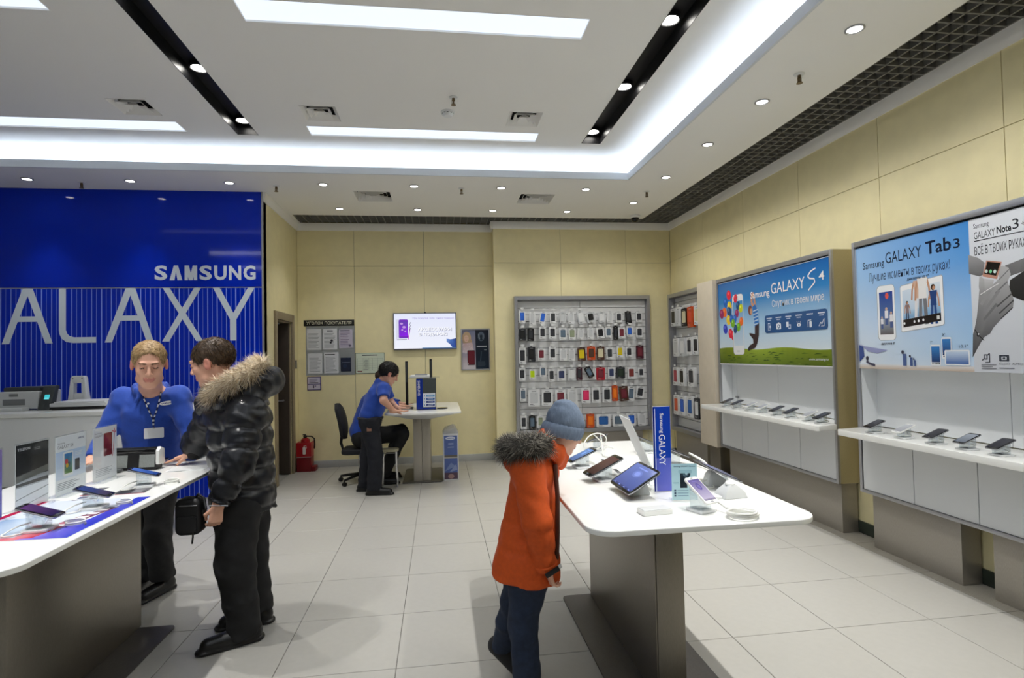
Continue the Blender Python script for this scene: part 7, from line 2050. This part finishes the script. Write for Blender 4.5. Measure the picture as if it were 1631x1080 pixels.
a.rect(W * .04, H * .25, W * .20, H * .27, rgb(60, 50, 80)); a.line([(W * .22, H * .26), (W * .25, H * .5), (W * .245, H * .62)], .012, rgb(190, 60, 200))
for i in range(3): a.line([(W * .245, H * (.52 + .08 * i)), (W * .27, H * (.60 + .08 * i))], .007, rgb(60, 40, 90))
a.text('При покупке телефона в подарок', W * .30, H * .83, W * .98, H * .90, rgb(160, 146, 214))
for dx, col in ((.007, rgb(140, 146, 176)), (0, rgb(252, 252, 255))):
    a.text('АКСЕССУАРЫ', W * .38 + dx, H * .50 - dx, W * .93 + dx, H * .60 - dx, col, .03); a.text('В ПОДАРОК!', W * .40 + dx, H * .35 - dx, W * .86 + dx, H * .45 - dx, col, .03)
a.poly([(W * .85, H * .27), (W * .92, H * .25), (W, H * .28), (W, 0), (W * .95, 0), (W * .90, H * .12), (W * .85, H * .18)], [rgb(90, 130, 200), rgb(70, 110, 180), rgb(30, 60, 130), rgb(20, 50, 130), rgb(40, 80, 160), rgb(60, 90, 160), rgb(110, 140, 200)])
a.rect(W * .45, 0, W, H * .022, rgb(70, 120, 170))
a.build('screen', vmat('tv_screen', .2, emit=0.86), t)
t = on_wall('notice_board', 'clear pocket notice board with a black header and papers beside the doorway', 'notice board')
q = B(M_ACRYL); q.box(-1.885, YW - .005, 1.312, -1.205, YW - .002, 2.02); q.build('clear_panel', parent=t)
q = B(mat('board_back', rgb(216, 220, 228), .4)); q.box(-1.885, YW - .002, 1.312, -1.205, YW, 2.02); q.build('backing', parent=t, smooth=0)
q = B(M_BLACK); q.box(-1.912, YW - .010, 2.022, -1.208, YW, 2.108); hd = q.build('header', parent=t, bevel=.002)
a = Art((-1.912, YW - .0104, 2.022), (1, 0, 0), (0, 0, 1)); a.text('УГОЛОК ПОКУПАТЕЛЯ', .04, .022, .665, .064, rgb(222, 220, 200), .012); a.build('lettering', M_PRINT, hd)
sh = [(-1.87, 1.68, .20, .30), (-1.65, 1.68, .20, .30), (-1.425, 1.70, .19, .27), (-1.86, 1.34, .20, .29), (-1.635, 1.34, .20, .30), (-1.405, 1.36, .145, .20)]
for i, (x, z, w_, h_) in enumerate(sh):
    q = B(M_WHITEM); q.box(x, YW - .0075, z, x + w_, YW - .0055, z + h_); o = q.build('paper', parent=t, smooth=0)
    a = Art((x, YW - .0078, z), (1, 0, 0), (0, 0, 1))
    if i == 5: a.rect(0, 0, w_, h_, rgb(24, 34, 60)); a.rect(w_ * .1, h_ * .64, w_ * .9, h_ * .67, rgb(160, 170, 190)); a.disc(w_ * .4, h_ * .4, .03, .03, rgb(36, 50, 80))
    elif i == 2: a.rect(0, 0, w_, h_, rgb(196, 190, 210)); a.lines(w_ * .1, h_ * .1, w_ * .9, h_ * .85, 9, rgb(140, 130, 160)); a.rect(w_ * .1, h_ * .90, w_ * .8, h_ * .95, rgb(60, 60, 80)); a.disc(w_ * .8, h_ * .12, .02, .012, rgb(50, 50, 80))
    else:
        a.rect(0, 0, w_, h_, rgb(224, 227, 234)); a.lines(w_ * .1, h_ * .1, w_ * .9, h_ * .82, 12, rgb(160, 164, 174))
        if i == 4: a.rect(w_ * .05, h_ * .88, w_ * .75, h_ * .92, rgb(60, 62, 70))
        if i == 1: a.disc(w_ * .62, h_ * .44, .018, .018, rgb(50, 50, 60)); a.disc(w_ * .55, h_ * .34, .014, .014, rgb(30, 30, 40)); a.rect(w_ * .3, h_ * .86, w_ * .7, h_ * .93, rgb(120, 124, 136))
    a.build('print', M_PRINT, o)
t = on_wall('schedule_sheet', 'framed pale green table sheet on the wall above the bending man', 'sign')
q = B(mat('sheet_frame', rgb(70, 96, 84), .5)); q.box(-1.198, YW - .006, 1.325, -.785, YW, 1.622); q.build('frame', parent=t, bevel=.001)
a = Art((-1.192, YW - .0064, 1.331), (1, 0, 0), (0, 0, 1)); W, H = .401, .285
a.rect(0, 0, W, H, rgb(214, 224, 206)); a.rect(W * .22, H * .88, W * .76, H * .93, rgb(50, 60, 60))
for i in range(6): a.rect(W * .05, H * (.14 + .12 * i), W * .95, H * (.145 + .12 * i), rgb(90, 110, 100))
for u in (.05, .25, .45, .58, .76, .95): a.rect(W * u, H * .14, W * u + .002, H * .76, rgb(90, 110, 100))
for i in range(9): a.rect(W * (.27 + .02 * (i % 3)), H * (.17 + .06 * i), W * .42, H * (.19 + .06 * i), rgb(110, 120, 116))
a.rect(W * .05, H * .06, W * .22, H * .12, rgb(150, 110, 100)); a.build('printed_sheet', M_PRINT, t)
t = on_wall('small_sign', 'small white notice with violet border below the notice board', 'sign')
q = B(mat('violet_frame', rgb(84, 70, 132), .5)); q.box(-1.872, YW - .006, 1.105, -1.682, YW, 1.297); q.build('frame', parent=t, bevel=.001)
a = Art((-1.860, YW - .0064, 1.117), (1, 0, 0), (0, 0, 1)); W, H = .166, .168
a.rect(0, 0, W, H * .40, rgb(206, 202, 220)); a.rect(0, H * .46, W, H, rgb(206, 202, 220)); a.lines(W * .1, H * .62, W * .9, H * .92, 4, rgb(130, 120, 160)); a.rect(W * .1, H * .52, W * .85, H * .58, rgb(50, 40, 70)); a.rect(W * .4, H * .1, W * .5, H * .34, rgb(60, 50, 80)); a.rect(W * .56, H * .2, W * .66, H * .34, rgb(120, 110, 150)); a.build('printed_sheet', M_PRINT, t)
t = on_wall('framed_poster', 'silver framed poster of a blonde woman and a dark red phone, right of the television', 'poster')
q = B(M_SILVER); x0, x1, z0, z1 = .325, .755, 1.335, 1.952
for bx in ((x0, z0, x0 + .018, z1), (x1 - .018, z0, x1, z1), (x0 + .018, z0, x1 - .018, z0 + .018), (x0 + .018, z1 - .018, x1 - .018, z1)): q.box(bx[0], YW - .018, bx[1], bx[2], YW, bx[3])
q.build('frame', parent=t, bevel=.003)
a = Art((x0 + .018, YW - .006, z0 + .018), (1, 0, 0), (0, 0, 1)); W, H = .394, .581
a.rect(0, 0, W, H, rgb(184, 174, 186), rgb(120, 124, 150)); a.rect(W * .5, 0, W, H, rgb(28, 42, 60), rgb(36, 40, 52)); a.rect(0, H * .0, W * .5, H * .3, rgb(210, 204, 210), rgb(176, 164, 178))
a.disc(W * .17, H * .80, .066, .092, rgb(186, 160, 130)); a.disc(W * .20, H * .70, .07, .05, rgb(176, 150, 122)); a.disc(W * .16, H * .78, .036, .052, rgb(214, 180, 160)); a.rect(W * .12, H * .795, W * .145, H * .803, rgb(60, 44, 40)); a.rect(W * .175, H * .795, W * .20, H * .803, rgb(60, 44, 40)); a.rect(W * .135, H * .735, W * .185, H * .744, rgb(170, 80, 80))
a.poly([(W * .02, H * .66), (W * .38, H * .68), (W * .46, H * .40), (W * .0, H * .42)], [rgb(190, 160, 164), rgb(196, 168, 170), rgb(206, 196, 204), rgb(200, 190, 200)])
for i in range(30): a.disc(W * .46 * random.random(), H * (.40 + .26 * random.random()), .004, .004, rgb(230, 222, 228), 6); a.k -= 1
a.k += 1
a.rr(W * .19, H * .10, W * .47, H * .48, .012, rgb(60, 24, 30)); a.rr(W * .215, H * .125, W * .455, H * .465, .010, rgb(104, 36, 48)); a.rect(W * .20, H * .12, W * .22, H * .16, WHITE)
a.disc(W * .72, H * .83, .05, .07, rgb(88, 100, 116)); a.disc(W * .72, H * .80, .030, .045, rgb(40, 52, 66)); a.line([(W * .62, H * .9), (W * .66, H * .76)], .01, rgb(150, 160, 172)); a.line([(W * .80, H * .9), (W * .78, H * .76)], .01, rgb(130, 140, 152))
a.rect(W * .55, H * .565, W * .92, H * .585, rgb(206, 212, 220)); a.rect(W * .82, H * .48, W * .92, H * .49, rgb(170, 180, 190)); a.line([(W * .68, H * .2), (W * .72, H * .45)], .006, rgb(84, 100, 116)); a.lines(W * .58, H * .08, W * .9, H * .2, 4, rgb(70, 84, 98))
a.build('printed_sheet', M_PRINTG, t)
# fire extinguisher in its red stand
t = thing('extinguisher_stand', 'red plastic floor stand with a white pictogram beside the doorway', 'stand', (-1.87, 8.10, 0))
M_RED = mat('red_plastic', rgb(170, 16, 28), .35); M_REDD = mat('dark_red_plastic', rgb(120, 10, 22), .4)
q = B(M_REDD); q.box(-1.965, 8.02, .0, -1.775, 8.20, .20); q.build('base', parent=t, bevel=.004)
q = B(M_RED); q.box(-1.968, 8.015, .20, -1.772, 8.035, .40); q.box(-1.968, 8.035, .20, -1.955, 8.19, .40); q.box(-1.785, 8.035, .20, -1.772, 8.19, .40); q.build('upper_panel', parent=t, bevel=.003)
q = B(M_REDD); q.box(-1.77, 8.03, 0, -1.72, 8.20, .06); q.build('side_step', parent=t, bevel=.003)
a = Art((-1.968, 8.0145, .20), (1, 0, 0), (0, 0, 1)); a.rect(0, 0, .196, .006, rgb(220, 214, 206)); a.rr(.085, .04, .125, .14, .012, rgb(226, 220, 214)); a.rect(.098, .14, .110, .158, rgb(226, 220, 214)); a.line([(.11, .155), (.13, .16), (.136, .12)], .006, rgb(226, 220, 214)); a.build('pictogram', M_PRINT, t)
t = thing('fire_extinguisher', 'dark red fire extinguisher standing in the red floor stand', 'fire extinguisher', (-1.87, 8.11, .2))
q = B(M_RED); q.lathe([(.0, .203), (.062, .205), (.064, .22), (.064, .40), (.055, .435), (.028, .455), (.02, .46)], (-1.87, 8.115, 0), 24); q.build('cylinder', parent=t)
q = B(M_BLACK); q.lathe([(.022, .458), (.024, .485), (.012, .49), (.012, .505), (.0, .506)], (-1.87, 8.115, 0), 14); q.box(-1.885, 8.09, .50, -1.855, 8.03, .512); q.box(-1.882, 8.09, .475, -1.858, 8.04, .483); q.build('valve', parent=t, bevel=.002)
q = B(M_BLACK); q.tube([(-1.85, 8.10, .48), (-1.78, 8.09, .475), (-1.745, 8.10, .44), (-1.745, 8.12, .36), (-1.75, 8.12, .30)], .010, 8); q.build('hose', parent=t)
q = B(M_GREY); q.box(XJ + .0005, 8.13, 1.42, XJ + .012, 8.19, 1.54); sw_ = setprops(q.build('wall_switch', bevel=.003), 'narrow beige wall switch on the short wall beside the notice board', 'switch')

# ------------------------------------------------------------------ rear desk
ZD = .9002
def pole_speaker(label, x, y, h_):
    t = thing('column_speaker', label, 'speaker', (x, y, ZD), 'slim black column speakers')
    q = B(M_BLACK); q.lathe([(.0, 0), (.065, 0), (.066, .010), (.03, .018), (.016, .020)], (x, y, ZD), 24); q.build('foot', parent=t)
    q = B(M_BLACK); q.box(x - .017, y - .02, ZD + .018, x + .017, y + .02, ZD + h_); q.build('column', parent=t, bevel=.005)
    q = B(M_DGREY); q.box(x - .013, y - .0215, ZD + h_ * .55, x + .013, y - .0195, ZD + h_ - .02); q.build('grille', parent=t)
pole_speaker('slim black column speaker left of the computer box on the rear desk', -.415, 7.26, .60)
pole_speaker('slim black column speaker behind the computer box on the rear desk', -.112, 7.55, .62)
t = thing('computer_tower', 'dark grey computer case with a blue lettered panel on the rear desk', 'computer', (-.165, 7.1, ZD))
q = B(mat('case_grey', rgb(74, 80, 80), .4, metal=.3, noise=.05)); q.box(-.285, 6.955, ZD + .006, -.045, 7.34, ZD + .385); q.build('case', parent=t, bevel=.004)
q = B(M_BLACK)
for x in (-.265, -.075): q.box(x, 6.97, ZD, x + .03, 7.3, ZD + .006)
o = q.build('foot_rail', parent=t, smooth=0); o['kind'] = 'stuff'
a = Art((-.283, 6.9545, ZD + .008), (1, 0, 0), (0, 0, 1)); W, H = .236, .375
a.poly([(0, 0), (W * .98, 0), (W * .98, H * .05), (W * .32, H * .05), (W * .32, H), (0, H)], rgb(20, 50, 150)); a.text('SAMSUNG', W * .07, H * .45, W * .19, H * .94, WHITE, .02, rot=-90)
a.rect(W * .34, H * .07, W * .97, H * .52, rgb(220, 226, 234))
for i in range(4): a.rect(W * .50, H * (.10 + .10 * i), W * .94, H * (.165 + .10 * i), (rgb(20, 40, 120), rgb(24, 50, 130), rgb(40, 90, 160), rgb(90, 150, 200))[i]); a.disc(W * .41, H * (.135 + .1 * i), .007, .007, rgb(60, 110, 170), 10); a.rect(W * .56, H * (.125 + .1 * i), W * .86, H * (.14 + .1 * i), rgb(200, 214, 230))
a.build('printed_panel', M_PRINTG, t)
q = B(M_ACRYL); q.box(-.38, 6.93, ZD + .3862, .0, 7.36, ZD + .394); setprops(q.build('glass_shelf', bevel=.001), 'thin clear shelf plate lying across the top of the computer case', 'shelf')
t = thing('router', 'flat white box with a grey top on the plate above the computer case', 'router', (-.25, 7.1, ZD + .3945))
q = B(M_WHITEM); q.box(-.36, 6.96, ZD + .3942, -.12, 7.2, ZD + .425); q.build('body', parent=t, bevel=.006)
q = B(M_GREY); q.box(-.30, 7.0, ZD + .4252, -.15, 7.18, ZD + .434); q.build('top_panel', parent=t, bevel=.003)
q = B(M_BLACKG); q.lathe([(.0, 0), (.066, 0), (.068, .006), (.066, .012), (.05, .015), (0, .016)], (.03, 7.05, ZD), 28); setprops(q.build('black_disc'), 'flat black disc lying on the rear desk right of the computer case', 'disc')
t = thing('desk_papers', 'loose papers under the hands of the two people at the rear desk', 'papers', (0, 0, 0))
q = B(M_WHITEM)
for i, (x, y, r_) in enumerate(((-.36, 6.74, .2), (-.43, 6.90, -.2))):
    q = B(M_WHITEM); q.box(-.10, -.07, .0012 * i, .10, .07, .0012 * i + .001, M=Matrix.Translation((x, y, ZD)) @ Matrix.Rotation(r_, 4, 'Z')); q.build('sheet', parent=t, smooth=0)
t = thing('keyboard', 'small dark keyboard beside the computer case on the rear desk', 'keyboard', (-.40, 7.22, ZD))
q = B(M_BLACK); q.box(-.475, 7.16, ZD, -.335, 7.275, ZD + .014); q.build('base', parent=t, bevel=.003)
q = B(M_DGREY)
for i in range(7):
    for j in range(4): q.box(-.470 + i * .0188, 7.164 + j * .026, ZD + .0142, -.470 + i * .0188 + .015, 7.164 + j * .026 + .021, ZD + .018)
o = q.build('keys', parent=t, smooth=0); o['kind'] = 'stuff'
# shrink wrapped carton on the floor
t = thing('carton', 'tall blue printed carton in plastic wrap on the floor beside the rear desk', 'carton', (.115, 7.2, 0))
q = B(mat('carton_white', rgb(206, 208, 212), .5)); q.box(.030, 7.045, 0, .222, 7.36, .585); q.build('box', parent=t, bevel=.004)
a = Art((.030, 7.0445, 0), (1, 0, 0), (0, 0, 1)); W, H = .192, .585
a.rect(W * .07, H * .03, W * .93, H * .955, rgb(72, 92, 150), rgb(86, 106, 166)); a.disc(W * .48, H * .90, W * .32, H * .035, rgb(214, 220, 234)); a.text('SAMSUNG', W * .24, H * .885, W * .72, H * .915, rgb(60, 80, 150), .02)
a.rect(W * .34, H * .765, W * .68, H * .795, rgb(150, 162, 204)); a.rect(W * .3, H * .70, W * .7, H * .715, rgb(160, 172, 206)); a.rect(W * .07, H * .50, W * .93, H * .54, rgb(96, 92, 84)); a.rect(W * .07, H * .475, W * .93, H * .50, rgb(170, 166, 156))
a.rect(W * .07, H * .03, W * .93, H * .17, rgb(84, 66, 84)); a.disc(W * .5, H * .09, W * .2, H * .05, rgb(150, 120, 120)); a.poly([(W * .1, H * .2), (W * .8, H * .3), (W * .5, H * .38)], rgb(112, 130, 176)); a.poly([(W * .4, H * .18), (W * .9, H * .22), (W * .85, H * .35)], rgb(126, 140, 182)); a.build('printed_face', M_PRINTG, t)
q = B(mat('cling_wrap', rgb(190, 192, 194), .2, alpha=.55))
q.ring([[(.028, 7.043, .586), (.224, 7.043, .586), (.224, 7.362, .586), (.028, 7.362, .586)], [(.05, 7.08, .63), (.20, 7.10, .645), (.19, 7.30, .66), (.06, 7.32, .64)], [(.10, 7.16, .65), (.16, 7.16, .685), (.16, 7.24, .68), (.10, 7.24, .66)]]); q.build('plastic_wrap', parent=t, smooth=0)
# office chair
t = thing('office_chair', 'black office chair with a tall curved back by the rear desk', 'chair', (-1.03, 7.22, 0))
M_CHF = mat('black_chair_fabric', rgb(26, 27, 32), .85, noise=.15, nscale=200)
q = B(M_CHF)
rings = []
for i in range(9):
    v = i / 8
    z = .55 + .44 * v
    x = -1.185 - .085 * v + .05 * math.sin(PI * v) * .4
    hw = .23 * math.sqrt(max(0.05, 1 - (2 * v - 1) ** 4))
    rings.append([(x - .028, 7.22 - hw * .9, z), (x - .035, 7.22, z), (x - .028, 7.22 + hw * .9, z), (x + .015, 7.22 + hw, z), (x + .030, 7.22, z), (x + .015, 7.22 - hw, z)])
q.ring(rings); q.build('backrest', parent=t, bevel=.008, smooth=60)
q = B(M_CHF); q.prism(rrect(.46, .46, .10, 5, -.98, 7.22), .375, .432); q.build('seat', parent=t, bevel=.02, segs=3)
q = B(M_BLACK); q.tube([(-1.215, 7.22, .66), (-1.235, 7.22, .50), (-1.20, 7.22, .38), (-1.05, 7.22, .362)], .018, 8); q.build('back_bracket', parent=t)
q = B(M_CHROME); q.cyl((-1.0, 7.22, .08), (-1.0, 7.22, .374), .024); q.build('gas_lift', parent=t)
for k in range(5):
    an = 2 * PI * k / 5 + .3
    d = Vector((math.cos(an), math.sin(an), 0))
    q = B(M_BLACK); p = Vector((-1.0, 7.22, .10)); q.tube([p + d * .025, p + d * .15 - Vector((0, 0, .012)), p + d * .27 - Vector((0, 0, .03))], [.024, .019, .014], 8); sp = q.build('base_arm', parent=t)
    q = B(M_BLACK); w0 = p + d * .27; q.cyl((w0.x - d.y * .018, w0.y + d.x * .018, .026), (w0.x + d.y * .018, w0.y - d.x * .018, .026), .0255, n=14); q.cyl((w0.x, w0.y, .05), (w0.x, w0.y, .07), .008, n=8); q.build('caster', parent=sp)
# chrome visitor chair under the desk edge
t = thing('chrome_stool', 'low chair with a beige seat and thin chrome legs under the rear desk', 'chair', (-.61, 6.875, 0))
q = B(mat('beige_seat', rgb(172, 166, 140), .7, noise=.06)); q.prism(rrect(.22, .16, .05, 4, -.612, 6.875), .425, .458); q.build('seat', parent=t, bevel=.010)
for x, y in ((-.685, 6.825), (-.53, 6.825), (-.685, 6.925), (-.53, 6.925)):
    q = B(M_CHROME); q.tube([(x, y, .424), (x, y, .25), (x + (.012 if x > -.6 else -.012), y, .0)], .009, 8); q.build('leg', parent=t)
q = B(M_CHROME); q.tube([(-.685, 6.825, .41), (-.53, 6.825, .41), (-.53, 6.925, .41), (-.685, 6.925, .41)], .007, 6, closed=True); q.build('seat_frame', parent=t)
